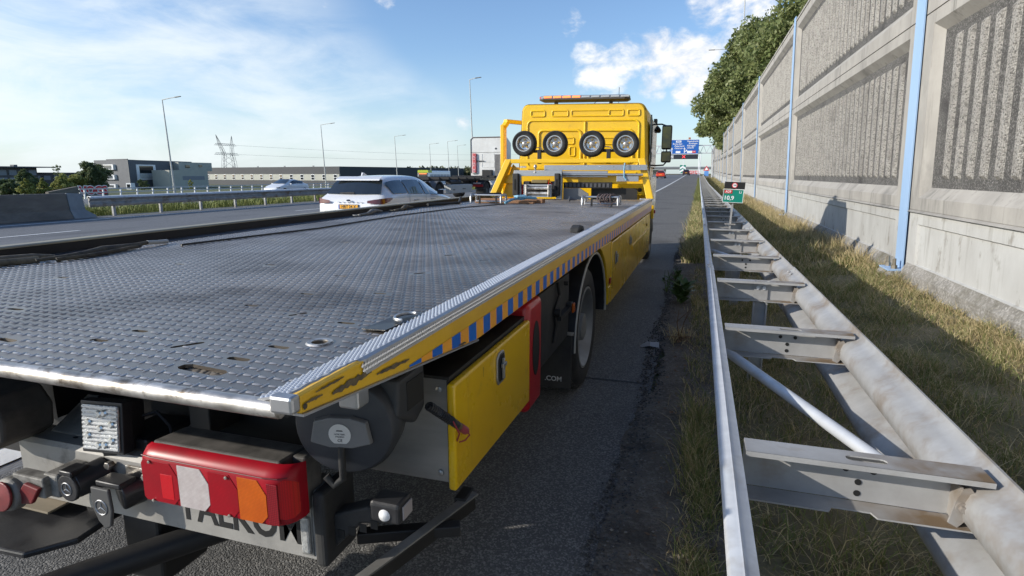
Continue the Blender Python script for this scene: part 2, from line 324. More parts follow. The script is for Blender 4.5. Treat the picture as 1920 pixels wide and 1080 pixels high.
def tag(o, label=None, cat=None, group=None, kind=None):
    for k, v in (('label', label), ('category', cat), ('group', group), ('kind', kind)):
        if v: o[k] = v
    return o
BASE = {}
def thing(name, label, cat, loc=(0, 0, 0), group=None):
    o = bpy.data.objects.new(name, None); COL.objects.link(o); o.location = loc; o.empty_display_size = .1
    BASE[o] = Vector(loc); return tag(o, label, cat, group)
def root_of(o):
    while o.parent: o = o.parent
    return o
def link(name, me, parent=None, label=None):
    o = bpy.data.objects.new(name, me); COL.objects.link(o)
    if parent: o.parent = parent
    if label: o['label'] = label
    return o
def part(name, mb, mat, parent, bevel=0, smooth=None, label=None, local=False, seg=2, kind=None):
    """mb holds world coordinates unless local; they are shifted to the base of the thing."""
    if not local:
        b = BASE[root_of(parent)]
        mb.v = [(x-b.x, y-b.y, z-b.z) for x, y, z in mb.v]
    o = link(name, mb.mesh(name, mat, smooth), parent, label)
    if bevel:
        m = o.modifiers.new('bevel', 'BEVEL'); m.width = bevel; m.segments = seg; m.limit_method = 'ANGLE'; m.angle_limit = R(40)
    if kind: o['kind'] = kind
    return o
def solo(name, mb, mat, label, cat, group=None, bevel=0, smooth=None, kind=None, loc=None):
    if loc is None:
        a = np.array(mb.v); loc = Vector((a[:,0].mean(), a[:,1].mean(), a[:,2].min()))
    loc = Vector(loc); mb.v = [(x-loc.x, y-loc.y, z-loc.z) for x, y, z in mb.v]
    o = link(name, mb.mesh(name, mat, smooth)); o.location = loc
    if bevel:
        m = o.modifiers.new('bevel', 'BEVEL'); m.width = bevel; m.segments = 2; m.limit_method = 'ANGLE'; m.angle_limit = R(40)
    return tag(o, label, cat, group, kind)
def structure(name, mb, mat, smooth=None):
    o = link(name, mb.mesh(name, mat, smooth)); o['kind'] = 'structure'; return o
def copy_tree(o, parent=None):
    c = o.copy(); COL.objects.link(c); c.parent = parent
    for ch in list(o.children): copy_tree(ch, c)
    return c
FACE_Y = Matrix.Rotation(R(90), 4, 'X')                       # text that faces -Y
FACE_X = Matrix.Rotation(R(90), 4, 'Z') @ FACE_Y              # text that faces +X
def text_mesh(s, size, mat, mtx, ext=.0006, align='CENTER', bold=0.0):
    c = bpy.data.curves.new('lettering', 'FONT'); c.body = s; c.size = size; c.extrude = ext; c.align_x = align; c.align_y = 'CENTER'; c.offset = bold
    c.resolution_u = 3
    o = bpy.data.objects.new('lettering', c); COL.objects.link(o)
    dg = bpy.context.evaluated_depsgraph_get(); me = bpy.data.meshes.new_from_object(o.evaluated_get(dg))
    bpy.data.objects.remove(o); bpy.data.curves.remove(c)
    me.transform(mtx); me.materials.clear(); me.materials.append(mat); return me
def text(s, size, mat, parent, pos, rot=FACE_Y, align='CENTER', ext=.0006, name='lettering', bold=0.0, local=False):
    b = Vector((0, 0, 0)) if local else BASE[root_of(parent)]
    return link(name, text_mesh(s, size, mat, Matrix.Translation(Vector(pos) - b) @ rot, ext, align, bold), parent)
def npmesh(name, verts, faces_list, mat, smooth=False):
    """verts (n,3); faces_list: list of (m,k) int arrays"""
    me = bpy.data.meshes.new(name)
    loops = np.concatenate([f.ravel() for f in faces_list]); tot = np.concatenate([np.full(len(f), f.shape[1]) for f in faces_list])
    start = np.concatenate(([0], np.cumsum(tot)[:-1]))
    me.vertices.add(len(verts)); me.vertices.foreach_set('co', np.asarray(verts, np.float32).ravel())
    me.loops.add(len(loops)); me.loops.foreach_set('vertex_index', loops.astype(np.int32))
    me.polygons.add(len(tot)); me.polygons.foreach_set('loop_start', start.astype(np.int32)); me.polygons.foreach_set('loop_total', tot.astype(np.int32))
    if smooth: me.polygons.foreach_set('use_smooth', np.ones(len(tot), bool))
    me.materials.append(mat); me.update(calc_edges=True); me.validate(); return me
LEAN = -0.035            # true uprights lean against the crossfall of the road frame

# ------------------------------------------------------------------ terrain
def rz(y):
    return 0.0 if y < 40 else min(.0128 * (y-40)**2 / (y-40+25), 1.62)
def gz(x, y):
    s = 0.0; w = 1.0
    if x < -21: s = -.025 * (min(-x, 160) - 21)
    if x < -25: w = max(0.0, (60+x)/35) if x > -60 else 0.0
    if x > .1: s = min((x-.1)/2.5, 1) * .13
    return s + w * rz(y)
def sheet(xs, ys, dz=0.0, skew=None):
    m = MB(); vs = []; fs = []
    for y in ys:
        for x in xs:
            xx = x + (skew(y) if skew else 0); vs.append((xx, y, gz(xx, y) + dz))
    n = len(xs)
    for j in range(len(ys)-1):
        for i in range(n-1): fs.append((j*n+i, j*n+i+1, (j+1)*n+i+1, (j+1)*n+i))
    return m.add(vs, fs)
YS = [-80, -20, 0, 10, 20, 30, 40, 45, 50, 55, 60, 70, 80, 90, 100, 115, 130, 150, 170, 190, 210, 240, 300, 450, 800, 1500, 3500]
# ------------------------------------------------------------------ the setting
structure('ground', sheet([-3500, -1200, -500, -300, -160, -110, -80, -60, -42, -25, -21, -10, .1, 2.6, 10, 40, 200, 1500, 3500], YS, -.035), FIELD)
structure('motorway_road', sheet([-20.9, -16, -12, -8, -3.3], YS[:23], -.004), ROADM)
structure('hard_shoulder_road', sheet([-3.3, -1.6, -.24], YS[:23], 0.0), ASPH)
structure('opposite_road', sheet([-60, -50, -42, -33, -25], YS[:23], -.004), ROADM)
# bare soil strip with a broken edge, then the dry grass bank up to the wall
m = MB(); vs = []; fs = []
ys = [i*.12-2 for i in range(330)] + [38+i for i in range(1, 110)]
for j, y in enumerate(ys):
    e = -.27 + .05*math.sin(y*1.7) + rnd.uniform(-.035, .035)
    for x, d in ((e, .004), (-.10, .012+rnd.uniform(-.004, .006)), (.06, .02+rnd.uniform(-.008, .008)), (.2, .025)): vs.append((x, y, gz(x, y)+d))
for j in range(len(ys)-1):
    for i in range(3): fs.append((j*4+i, j*4+i+1, j*4+i+5, j*4+i+4))
structure('verge_soil', m.add(vs, fs), SOIL, 60)
m = MB(); vs = []; fs = []; xs = [.18, .4, .7, 1.0, 1.3, 1.6, 1.9, 2.2, 2.45, 2.7]
ys = [i*.25-2 for i in range(120)] + [28+i*2 for i in range(1, 60)]
for y in ys:
    for x in xs: vs.append((x, y, gz(x, y)+.022+rnd.uniform(-.02, .02)))
for j in range(len(ys)-1):
    for i in range(len(xs)-1): k = j*len(xs)+i; fs.append((k, k+1, k+len(xs)+1, k+len(xs)))
structure('grass_bank_ground', m.add(vs, fs), DRYG, 80)
# markings
def stripe(x, w, y0, y1, skew=None):
    ys = [y0] + [y for y in YS if y0 < y < y1] + [y1]
    return sheet([x-w/2, x+w/2], ys, .004, skew)
mk = MB()
for a in (stripe(-3.50, .20, -20, 300), stripe(-19.45, .18, -20, 300), stripe(-58.5, .2, -20, 300), stripe(-26.5, .2, -20, 300)): mk.add(a.v, a.f)
for x in (-16.0, -12.5, -7.75):
    for k in range(-2, 24):
        y0 = 8.5 + k*12 + (0 if x == -16.0 else 3 if x == -12.5 else 5)
        a = stripe(x, .15, y0, y0+3); mk.add(a.v, a.f)
for x in (-34., -42., -50.):
    for k in range(0, 18):
        a = stripe(x, .15, 10+k*12, 13+k*12); mk.add(a.v, a.f)
structure('road_marking', mk, PAINT)
# cross joints and sealed cracks in the shoulder
cr = MB()
for y in (16.4, 4.12, 27.5):
    vs = []; fs = []
    for i in range(16):
        x = -3.28 + i*.2; d = rnd.uniform(-.012, .012); vs += [(x, y+d-.012, .0035), (x, y+d+.012, .0035)]
    for i in range(15): fs.append((2*i, 2*i+2, 2*i+3, 2*i+1))
    cr.add(vs, fs)
structure('asphalt_joint', cr, M('bitumen_joint', (.025, .025, .026), .6))
# crumbled edge of the asphalt: loose stones
def stones(name, xs, ys, zs, size, mat):
    base = np.array([(1,0,0),(-1,0,0),(0,1,0),(0,-1,0),(0,0,1),(0,0,-1)], float)
    fac = np.array([(0,2,4),(2,1,4),(1,3,4),(3,0,4),(2,0,5),(1,2,5),(3,1,5),(0,3,5)])
    n = len(xs); a = nrng.uniform(0, 6.28, n); sc = size*nrng.uniform(.5, 1.6, n)
    p = base[None]*nrng.uniform(.6, 1.2, (n, 6, 1)); c, s = np.cos(a)[:, None], np.sin(a)[:, None]
    q = np.stack([p[..., 0]*c-p[..., 1]*s, p[..., 0]*s+p[..., 1]*c, p[..., 2]*.7], -1)*sc[:, None, None]
    q += np.stack([xs, ys, zs], -1)[:, None]
    f = (fac[None]+(np.arange(n)*6)[:, None, None]).reshape(-1, 3)
    o = link(name, npmesh(name, q.reshape(-1, 3), [f], mat)); o['kind'] = 'stuff'; return o
n = 5200; ys = nrng.uniform(.6, 16, n)**1.0; off = np.where(nrng.random(n) < .5, -.30, -.22)
xs = off + .03*np.sin(ys*2.1) + nrng.normal(0, .022, n)
stones('asphalt_crumbs', xs, ys, np.full(n, .006), .0085, M('bitumen_stone', (.028, .027, .027), .7, island=(.10, .095, .09)))
n = 1500; ys = nrng.uniform(.6, 14, n); xs = nrng.uniform(-.34, .12, n)
stones('loose_gravel', xs, ys, np.full(n, .018), .006, M('pale_gravel', (.12, .115, .11), .8, island=(.24, .22, .20)))

# grass
def blades(name, x, y, h, w, mat, lean=.5, droop=.0, dz=.0):
    h = h*np.clip(.55+.45*(np.sin(x*6.3+2*np.sin(y*2.9))*np.sin(y*4.7+1.5*np.sin(x*5.1)))+.25, .35, 1.25)
    n = len(x); z = np.array([gz(a, b) for a, b in zip(x, y)]) + dz
    a = nrng.uniform(0, 6.283, n); ln = lean*nrng.uniform(.2, 1.3, n)*h; yaw = nrng.uniform(0, 3.1416, n)
    dx, dy = np.cos(a)*ln, np.sin(a)*ln; wx, wy = np.cos(yaw)*w/2, np.sin(yaw)*w/2
    V = np.empty((n, 5, 3))
    for i, (t, k, ww) in enumerate(((0, 0, 1), (0, 0, -1), (.55, .34, .8), (.55, .34, -.8), (1, 1, 0))):
        V[:, i, 0] = x+dx*k+wx*ww; V[:, i, 1] = y+dy*k+wy*ww; V[:, i, 2] = z + h*(t-droop*k*t)
    b = (np.arange(n)*5)[:, None]
    o = link(name, npmesh(name, V.reshape(-1, 3), [b+np.array([[0, 1, 3, 2]]), b+np.array([[2, 3, 4]])], mat)); o['kind'] = 'stuff'; return o
def clumped(n, x0, x1, y0, y1, ypow=1.0, thr=.42, sc=1.1):
    x = nrng.uniform(x0, x1, n*3); y = y0+(y1-y0)*nrng.random(n*3)**ypow
    k = .5+.25*np.sin(x*5.1*sc+1.3*np.sin(y*2.3*sc))+.25*np.sin(y*3.7*sc+2*np.sin(x*4.1*sc))
    m = nrng.random(n*3) < np.clip((k-thr+.5), .08, 1); return x[m][:n], y[m][:n]
x, y = clumped(26000, .18, 2.5, .3, 9, 1.2); blades('verge_grass', x, y, nrng.uniform(.07, .24, len(x)), np.full(len(x), .0055), GRASSG, .9, .25)
x, y = clumped(20000, .2, 2.55, .3, 9, 1.2); blades('dry_verge_grass', x, y, nrng.uniform(.08, .26, len(x)), np.full(len(x), .0045), GRASSD, 1.2, .35)
x, y = clumped(16000, .2, 2.5, 9, 30, 1.4); blades('verge_grass', x, y, nrng.uniform(.10, .30, len(x)), np.full(len(x), .011), GRASSG, .8, .2)
x, y = clumped(13000, .25, 2.55, 9, 30, 1.4); blades('dry_verge_grass', x, y, nrng.uniform(.10, .32, len(x)), np.full(len(x), .010), GRASSD, .9, .2)
x, y = clumped(12000, .2, 2.5, 30, 110, 1.5); blades('verge_grass', x, y, nrng.uniform(.15, .4, len(x)), np.full(len(x), .03), GRASSG, .6, .1)
x, y = clumped(8000, .6, 2.5, 28, 110, 1.5); blades('dry_verge_grass', x, y, nrng.uniform(.15, .42, len(x)), np.full(len(x), .03), GRASSD, .6, .1)
# tall dry growth against the wall
x = 2.52-np.abs(nrng.normal(0, .22, 6500)); y = nrng.uniform(9.5, 36, 6500); blades('dry_verge_grass', x, y, nrng.uniform(.12, .45, 6500), np.full(6500, .009), GRASSD, .5, .1)
x = 2.5-np.abs(nrng.normal(0, .16, 4200)); y = nrng.uniform(2, 9.5, 4200); blades('dry_verge_grass', x, y, nrng.uniform(.06, .22, 4200), np.full(4200, .006), GRASSD, .8, .2)
# roadside fringe in front of the rail
def fringe(n, y0, y1, xm, sd, h0, h1, w, mat, nm):
    y = nrng.uniform(y0, y1, n); x = np.minimum(xm+nrng.normal(0, sd, n), .16); blades(nm, x, y, nrng.uniform(h0, h1, n), np.full(n, w), mat, .8, .15)
fringe(3000, .8, 3.6, .09, .045, .05, .19, .005, GRASSG, 'verge_grass')
fringe(1500, .8, 3.6, .08, .05, .05, .19, .004, GRASSD, 'dry_verge_grass')
fringe(900, 3.6, 9.5, .08, .05, .05, .16, .006, GRASSG, 'verge_grass')
fringe(800, 3.6, 9.5, .08, .05, .05, .16, .006, GRASSD, 'dry_verge_grass')
fringe(8000, 10.2, 30, -.02, .08, .08, .32, .013, M('bright_verge_grass', (.12, .165, .035), .7, island=(.22, .22, .08)), 'verge_grass')
fringe(4500, 10.2, 30, -.02, .09, .10, .36, .011, GRASSD, 'dry_verge_grass')
fringe(6000, 30, 110, .0, .09, .15, .45, .03, GRASSG, 'verge_grass')
# central reservation
x = nrng.uniform(-25, -21.0, 26000); y = 14.5+65*nrng.random(26000)**1.5; blades('median_grass', x, y, nrng.uniform(.18, .52, 26000), np.full(26000, .022), M('median_grass', (.12, .16, .028), .75, island=(.24, .25, .07)), .5, .1)
# ------------------------------------------------------------------ noise barrier
BAY, P0, WX = 10.84, 8.73, 2.60
wall = thing('noise_barrier', 'tall concrete noise barrier of ribbed panels between pale blue posts along the verge', 'wall', (WX, P0, 0))
def panel_frame(z0, z1, rz0, rz1):                            # flat border with bevelled recess; local to a post at y=0
    y0, y1 = .13, BAY-.13; iy0, iy1 = y0+.28, y1-.28; d = .10
    def ring(ya, yb, za, zb, x): return [(x, ya, za), (x, yb, za), (x, yb, zb), (x, ya, zb)]
    m = MB(); m.loft([ring(y0, y1, z0, z1, .24), ring(y0, y1, z0, z1, 0), ring(iy0, iy1, rz0, rz1, 0), ring(iy0+.09, iy1-.09, rz0+.12, rz1-.10, d)], cap=False)
    return m, (iy0+.09, iy1-.09, rz0+.12, rz1-.10)
def ribbed(r, z_in=.11):
    y0, y1, z0, z1 = r; m = MB(); x = .0995; q = MB()
    m.add([(x, y0-.01, z0-.01), (x, y1+.01, z0-.01), (x, y1+.01, z1+.01), (x, y0-.01, z1+.01)], [(0, 3, 2, 1)])
    k = int((y1-y0-.25)/.31); s = y0+((y1-y0)-k*.31)/2+.155
    for i in range(k):
        y = s+i*.31+rnd.uniform(-.004, .004); a, b = .060, .044; za, zb = z0+z_in, z1-z_in; p = .066
        q.add([(x, y-a, za), (x, y+a, za), (x, y+a, zb), (x, y-a, zb), (p, y-b, za+.035), (p, y+b, za+.035), (p, y+b, zb-.035), (p, y-b, zb-.035)],
              [(4, 5, 6, 7), (0, 1, 5, 4), (1, 2, 6, 5), (2, 3, 7, 6), (3, 0, 4, 7)])
    return m.mesh('ribbed_face', AGG), q.mesh('rib_relief', AGGL)
mf, r1 = panel_frame(1.075, 3.36, 1.22, 3.22); low_f = mf.mesh('concrete_panel', CONC); low_r = ribbed(r1)
mf, r2 = panel_frame(3.375, 5.80, 3.56, 5.60); up_f = mf.mesh('concrete_panel', CONC); up_r = ribbed(r2)
m = MB(); y0, y1 = .13, BAY-.13
def ring(ya, yb, za, zb, x): return [(x, ya, za), (x, yb, za), (x, yb, zb), (x, ya, zb)]
m.loft([ring(y0, y1, -.3, 1.06, .24), ring(y0, y1, -.3, 1.06, .01), ring(y0+.3, y1-.3, .40, .90, .01), ring(y0+.31, y1-.31, .41, .885, .035), ], cap=True)
pl_m = m.mesh('plinth', CONCL)
m = MB(); m.prism([(-.05, -.4), (-.05, .30), (.012, .40), (.1, .40), (.1, -.4)], 'y', y0+.05, y1-.05); ft_m = m.mesh('footing', AGGR)
m = MB(); m.prism([(-.03, 1.045), (.03, 1.085), (.1, 1.085), (.1, 1.045)], 'y', y0, y1); lg_m = m.mesh('ledge', CONC)
m = MB(); m.box(-.02, .30, y0-.02, y1+.02, 5.80, 5.86); cp_m = m.mesh('coping', CONC)
m = MB(); m.box(-.03, -.015, -.15, .15, .30, 5.95); m.box(-.015, .22, -.012, .012, .30, 5.95); m.box(.22, .235, -.11, .11, .3, 5.95); po_m = m.mesh('steel_post', PBLUE)
m = MB(); m.box(-.20, .2, -.20, .20, .285, .305); bp_m = m.mesh('base_plate', PBLUE)
m = MB(); m.prism([(-.22, -.3), (-.22, .22), (-.17, .284), (.2, .284), (.2, -.3)], 'y', -.24, .24); fb_m = m.mesh('post_footing', AGGR)
bo = MB()
bo.cyl((0, 0, 0), (0, 0, .045), .038, 6); bo.cyl((0, 0, .04), (0, 0, .13), .022, 8); bo_m = bo.mesh('anchor_bolt', M('zinc_bolt', (.25, .22, .17), .5, .6))
for k in range(-1, 13):
    dy = k*BAY; dz = rz(P0+dy+BAY/2)
    def put(name, me, par=wall, y=dy, z=dz, x=0.0):
        o = link(name, me, par); o.location = (x, y, z); return o
    for fm_, rm in ((low_f, low_r), (up_f, up_r)):
        o = put('concrete_panel', fm_); link('ribbed_face', rm[0], o); link('rib_relief', rm[1], o)
    put('plinth', pl_m); put('footing', ft_m); put('ledge', lg_m); put('coping', cp_m)
    if k > -1:
        o = put('steel_post', po_m, z=dz); link('base_plate', bp_m, o)
        if k < 4:
            for a in (-.13, .13):
                q = link('anchor_bolt', bo_m, o); q.location = (-.115, a, .305)
        put('post_footing', fb_m)
wall.rotation_euler.y = LEAN

# ------------------------------------------------------------------ double-sided crash barrier along the verge
def wbeam(xo, xi, z0, z1, y0, y1, thick=.004):
    """W-profile rail: bulges from xi to xo."""
    n = 24; prof = []
    for i in range(n+1):
        t = i/n; c = .5-.5*math.cos(t*4*math.pi); c = min(1, c*1.25) if c > .5 else c*1.0
        prof.append((xi+(xo-xi)*min(c, 1.0), z0+(z1-z0)*t))
    d = thick if xo > xi else -thick
    return prof + [(a-d, b) for a, b in prof[::-1]]
gr = thing('crash_barrier', 'double galvanised steel crash barrier with ladder of cross members beside the hard shoulder', 'guardrail', (.45, 1.6, 0))
ysR = [-3.0] + [1.6+i*4.0-.67 for i in range(0, 30)]
def rail(side):
    for i in range(len(ysR)-1):
        a, b = ysR[i]-.12, ysR[i+1]; za, zb = rz(a), rz(b); off = .004*(i % 2)
        if side < 0:
            # outer rail: rounded top edge, deep face toward the road
            pr = [(.144, .776), (.122, .781), (.117, .784), (.112, .781), (.094, .778), (.088, .768), (.096, .70), (.106, .655), (.122, .625), (.124, .60), (.118, .57), (.119, .525), (.126, .48), (.135, .455), (.150, .448),
                  (.150, .452), (.138, .459), (.130, .482), (.123, .525), (.122, .568), (.128, .599), (.127, .627), (.110, .657), (.100, .702), (.093, .766), (.098, .773), (.118, .776), (.144, .771)]
        else:
            pr = [(.742, .790), (.735, .790), (.731, .772), (.705, .755), (.668, .735), (.655, .700), (.660, .665), (.690, .640), (.728, .625), (.730, .595), (.690, .575), (.650, .545), (.645, .51), (.66, .475), (.735, .45), (.742, .45),
                  (.742, .456), (.664, .480), (.651, .512), (.656, .542), (.693, .568), (.736, .592), (.734, .629), (.694, .646), (.666, .670), (.661, .700), (.673, .731), (.708, .749), (.737, .766)]
        bend = lambda y: -.0012*max(0, y-14)
        m = MB(); n_ = len(pr)
        r0 = [(x+bend(a)+off, a, z+za+off*.6) for x, z in pr]; r1 = [(x+bend(b)+off, b, z+zb+off*.6) for x, z in pr]
        m.loft([r0, r1])
        part('rail_beam', m, GALV if side < 0 else GALVD, gr, smooth=50)
        # splice bolts
        if b < 40:
            for dy in (-.05, -.16):
                bm_ = MB()
                if side < 0: bm_.lathe([(.014, 0), (.013, .004), (.006, .007)], (.112+bend(b), b+dy, .782+zb+.004), (0, 0, 1), 10)
                else: bm_.lathe([(.014, 0), (.013, .005), (.006, .009)], (.70+bend(b), b+dy, .754+zb+.004), (-.4, 0, .9), 10)
                part('splice_bolt', bm_, GALVD, gr)
rail(-1); rail(1)
# cross member: pressed channel with slotted flange and end plate
def slot_plate(x0, x1, y0, y1, z, t, slots):
    bm = bmesh.new(); es = []
    def loop(ps):
        vs = [bm.verts.new((x, y, z)) for x, y in ps]
        return [bm.edges.new((vs[i], vs[(i+1) % len(vs)])) for i in range(len(vs))]
    es += loop([(x0, y0), (x1, y0), (x1+.0, y1), (x0, y1)])
    for cx, cy, hl, hr in slots:
        ps = [(cx+hl-hr+hr*math.cos(a), cy+hr*math.sin(a)) for a in np.linspace(-1.57, 1.57, 6)] + [(cx-hl+hr+hr*math.cos(a), cy+hr*math.sin(a)) for a in np.linspace(1.57, 4.71, 6)]
        es += loop(ps)
    bmesh.ops.triangle_fill(bm, edges=es, use_beauty=True)
    bmesh.ops.recalc_face_normals(bm, faces=bm.faces)
    me = bpy.data.meshes.new('t'); bm.to_mesh(me); bm.free()
    v = [tuple(q.co) for q in me.vertices]; f = [tuple(p.vertices) for p in me.polygons]; n = len(v)
    cnt = {}
    for p in f:
        for i in range(len(p)):
            e = (p[i], p[(i+1) % len(p)]); cnt[e] = 1
    b = [e for e in cnt if (e[1], e[0]) not in cnt]
    bpy.data.meshes.remove(me)
    return v + [(x, y, zz-t) for x, y, zz in v], f + [tuple(i+n for i in p[::-1]) for p in f] + [(e[1], e[0], e[0]+n, e[1]+n) for e in b]
m = MB()                                                      # local: open side toward -y, web at the back
m.add(*slot_plate(-.290, .262, -.025, .058, .782, .004, [(.0, .016, .048, .014)]))
m.box(-.290, .225, .052, .0565, .647, .778)
m.prism([(-.290, .052), (.235, .052), (.235, -.018), (.03, -.022), (.02, .002), (-.07, .002), (-.08, -.022), (-.290, -.022)], 'z', .641, .6455)
m.prism([(-.290, -.0255), (.262, -.0255), (.262, -.0215), (-.290, -.0215)], 'z', .768, .782)
cm_m = m.mesh('cross_member', GALVX)
m = MB(); m.prism([(.185, .655), (.205, .645), (.222, .668), (.230, .742), (.222, .752), (.205, .745), (.196, .72)], 'y', -.008, -.002); m.box(.203, .208, -.002, .052, .65, .75); ep_m = m.mesh('end_plate', GALVD)
m = MB(); m.cyl((.208, -.008, .70), (.208, -.014, .70), .014, 12); m.cyl((.208, -.014, .70), (.208, -.024, .70), .009, 6); cb_m = m.mesh('bolt', GALVD)
ch_m = MB().cyl((0, .0525, 0), (0, .0500, 0), .0085, 10).mesh('bolt_hole', BPRT)
m = MB(); m.prism([(-.045, .76), (-.045, .05), (-.04, -.2), (.04, -.2), (.045, .05), (.045, .77)], 'y', .040, .046)
m.prism([(-.045, .05), (-.035, .05), (-.035, -.0), (-.045, -.0)], 'z', -.2, .63); m.prism([(.045, .05), (.035, .05), (.035, -.0), (.045, -.0)], 'z', -.2, .63)
ps_m = m.mesh('post', GALVD)
pb_m = MB().cyl((0, .040, .73), (0, .032, .73), .013, 6).mesh('bolt', GALV)
for i in range(72):
    y = 1.57 + i*1.333; z = rz(y); b = -.0012*max(0, y-14)
    o = link('cross_member', cm_m, gr); o.location = (b, y-1.6, z)
    if i < 14:
        link('end_plate', ep_m, o); link('bolt', cb_m, o); 
        if i % 3 != 2:
            for dx, zz in ((-.035, .735), (.03, .735), (-.003, .70), (-.003, .668)): link('bolt_hole', ch_m, o).location = (dx, 0, zz)
    if i % 2 == 0 and i > 0 or i == 5:
        q = link('post', ps_m, gr); q.location = (b, y-1.6, z)
        if i < 10:
            for dx in (-.02, .02): link('bolt', pb_m, q).location = (dx, 0, 0)
for i in range(0, 24):                                        # diagonal tube every third bay, flattened ends
    y = 1.57 + 1.333 + i*4.0 if i else 1.57+1.333
    y0, y1 = y-.03, y-1.24; z = rz(y); b = -.0012*max(0, y-14)
    m = MB(); m.tube([(.165+b, y0, .665+z), (.20+b, y0-.06, .66+z), (.62+b, y1+.1, .645+z), (.66+b, y1, .64+z)], [.014, .022, .022, .017], 12)
    part('diagonal_brace', m, GALV, gr, smooth=60)
m = MB(); m.box(.074, .082, 11.05, 11.13, .655, .735)
solo('red_reflector', m, LRED2, 'small red reflector clipped to the road side of the near crash barrier rail', 'reflector', bevel=.004)

# hectometre sign on the crash barrier
sg = thing('distance_sign', 'small green and black roadside marker reading A29 Li 10,9 fixed on the crash barrier', 'sign', (.43, 9.0, 0))
m = MB(); m.box(.285, .560, 8.995, 9.01, 1.102, 1.292); m2 = MB(); m2.box(.292, .568, 8.996, 9.011, 1.296, 1.395)
part('green_plate', m, GREENS, sg, bevel=.002); part('black_plate', m2, BPRT, sg, bevel=.002)
m = MB(); m.box(.285, .56, 8.992, 8.9945, 1.286, 1.292); m.box(.285, .56, 8.992, 8.9945, 1.102, 1.107); m.box(.285, .290, 8.992, 8.9945, 1.107, 1.286); m.box(.555, .56, 8.992, 8.9945, 1.107, 1.286)
part('white_border', m, WPRT, sg)
m = MB(); m.box(.300, .405, 8.9915, 8.9945, 1.232, 1.278); part('red_route_patch', m, REDPRT, sg)
text('A29', .046, WPRT, sg, (.3525, 8.990, 1.255), bold=.0006); text('Li', .05, WPRT, sg, (.515, 8.993, 1.252), bold=.0006); text('10,9', .082, WPRT, sg, (.368, 8.993, 1.165), bold=.0012)
m = MB(); m.lathe([(.038, 0), (.038, .003)], (.428, 8.9955, 1.347), (0, -1, 0), 28); part('red_ring', m, REDPRT, sg)
m = MB(); m.lathe([(.028, 0), (.028, .0016)], (.428, 8.9925, 1.347), (0, -1, 0), 28); part('white_disc', m, WPRT, sg)
text('100', .03, BPRT, sg, (.428, 8.990, 1.347), bold=.0005)
m = MB(); m.box(.415, .44, 9.012, 9.03, .70, 1.33); m.box(.35, .50, 8.99, 9.0295, .785, .80); part('bracket', m, GALVD, sg)
sg.rotation_euler.y = R(2.5)

# ------------------------------------------------------------------ weeds, litter
def leaf_mesh(L, w, bend):
    m = MB(); rows = []
    for t, k in ((0, .05), (.25, .75), (.55, 1), (.8, .65), (1, .04)):
        z = bend*L*(t-1.3*t*t)
        rows.append([(-w*k, L*t, z+.12*w*k), (0, L*t, z), (w*k, L*t, z+.12*w*k)])
    return m.loft(rows, cap=False, closed=False)
WEED = M('dark_weed_leaf', (.045, .085, .022), .5, col2=(.07, .12, .03), nscale=12)
def weed(loc, n, L, label, mat=WEED, up=(.3, 1.1), name='weed_plant', sc=(.55, 1.1)):
    t = thing(name, label, 'plant', loc); ms = [leaf_mesh(L, L*q, .5).mesh('leaf', mat, 60) for q in (.16, .2, .13)]
    for i in range(n):
        o = link('leaf', ms[i % 3], t); a = i*2.4+rnd.uniform(-.4, .4); e = rnd.uniform(*up); s = rnd.uniform(*sc)
        o.rotation_euler = (e, rnd.uniform(-.4, .4), a); o.scale = (s, s, s); h = (i/n)*.18 if name == 'weed_plant' else 0; o.location = (rnd.uniform(-.05, .05), rnd.uniform(-.05, .05), h+.01)
    m = MB(); [m.tube([(0, 0, 0), (rnd.uniform(-.06, .06), rnd.uniform(-.06, .06), .16), (rnd.uniform(-.1, .1), rnd.uniform(-.1, .1), .3)], [.005, .004, .002], 5) for _ in range(4)]
    part('stem', m, mat, t, local=True)
weed((-.13, 6.95, .0), 46, .22, 'broad leaved green weed growing from the shoulder edge left of the crash barrier')
weed((-.2, 8.0, .0), 18, .14, 'smaller leafy weed just behind the broad leaved green weed')
weed((-.32, 7.6, .0), 12, .11, 'low creeping weed at the left of the broad leaved green weed')
weed((-.09, 5.35, .012), 40, .10, 'heap of brown dead leaves around a grass tuft on the shoulder edge', DEADL, (-.15, .4), 'dead_leaf_clump', (.5, 1.0))
x, y = nrng.normal(-.08, .05, 160), nrng.normal(5.4, .12, 160); blades('dead_clump_grass', x, y, nrng.uniform(.06, .2, 160), np.full(160, .006), GRASSD, 1.0, .2)
n = 330; xs = nrng.normal(-.03, .09, n); ys = nrng.uniform(1.5, 9, n)
V = np.empty((n, 4, 3)); a = nrng.uniform(0, 6.28, n); L = nrng.uniform(.007, .018, n)
for i, (u, v_) in enumerate(((-1, 0), (0, -.5), (1, 0), (0, .5))):
    V[:, i, 0] = xs+(u*np.cos(a)-v_*np.sin(a))*L; V[:, i, 1] = ys+(u*np.sin(a)+v_*np.cos(a))*L; V[:, i, 2] = .026+nrng.uniform(0, .012, n)
o = link('dead_leaf_litter', npmesh('dead_leaf_litter', V.reshape(-1, 3), [(np.arange(n)*4)[:, None]+np.array([[0, 1, 2, 3]])], DEADL)); o['kind'] = 'stuff'
m = MB(); pr = [(-.42, 5.08, .004), (-.36, 5.14, .035), (-.30, 5.10, .012), (-.26, 5.16, .03), (-.25, 5.06, .004), (-.33, 5.02, .028), (-.40, 5.03, .006)]
m.add(pr + [(-.33, 5.09, .045)], [(i, (i+1) % 7, 7) for i in range(7)])
solo('crumpled_wrapper', m, M('grey_foil', (.30, .31, .33), .5, .3), 'crumpled grey scrap of foil lying on the shoulder beside the crumbling asphalt edge', 'litter')
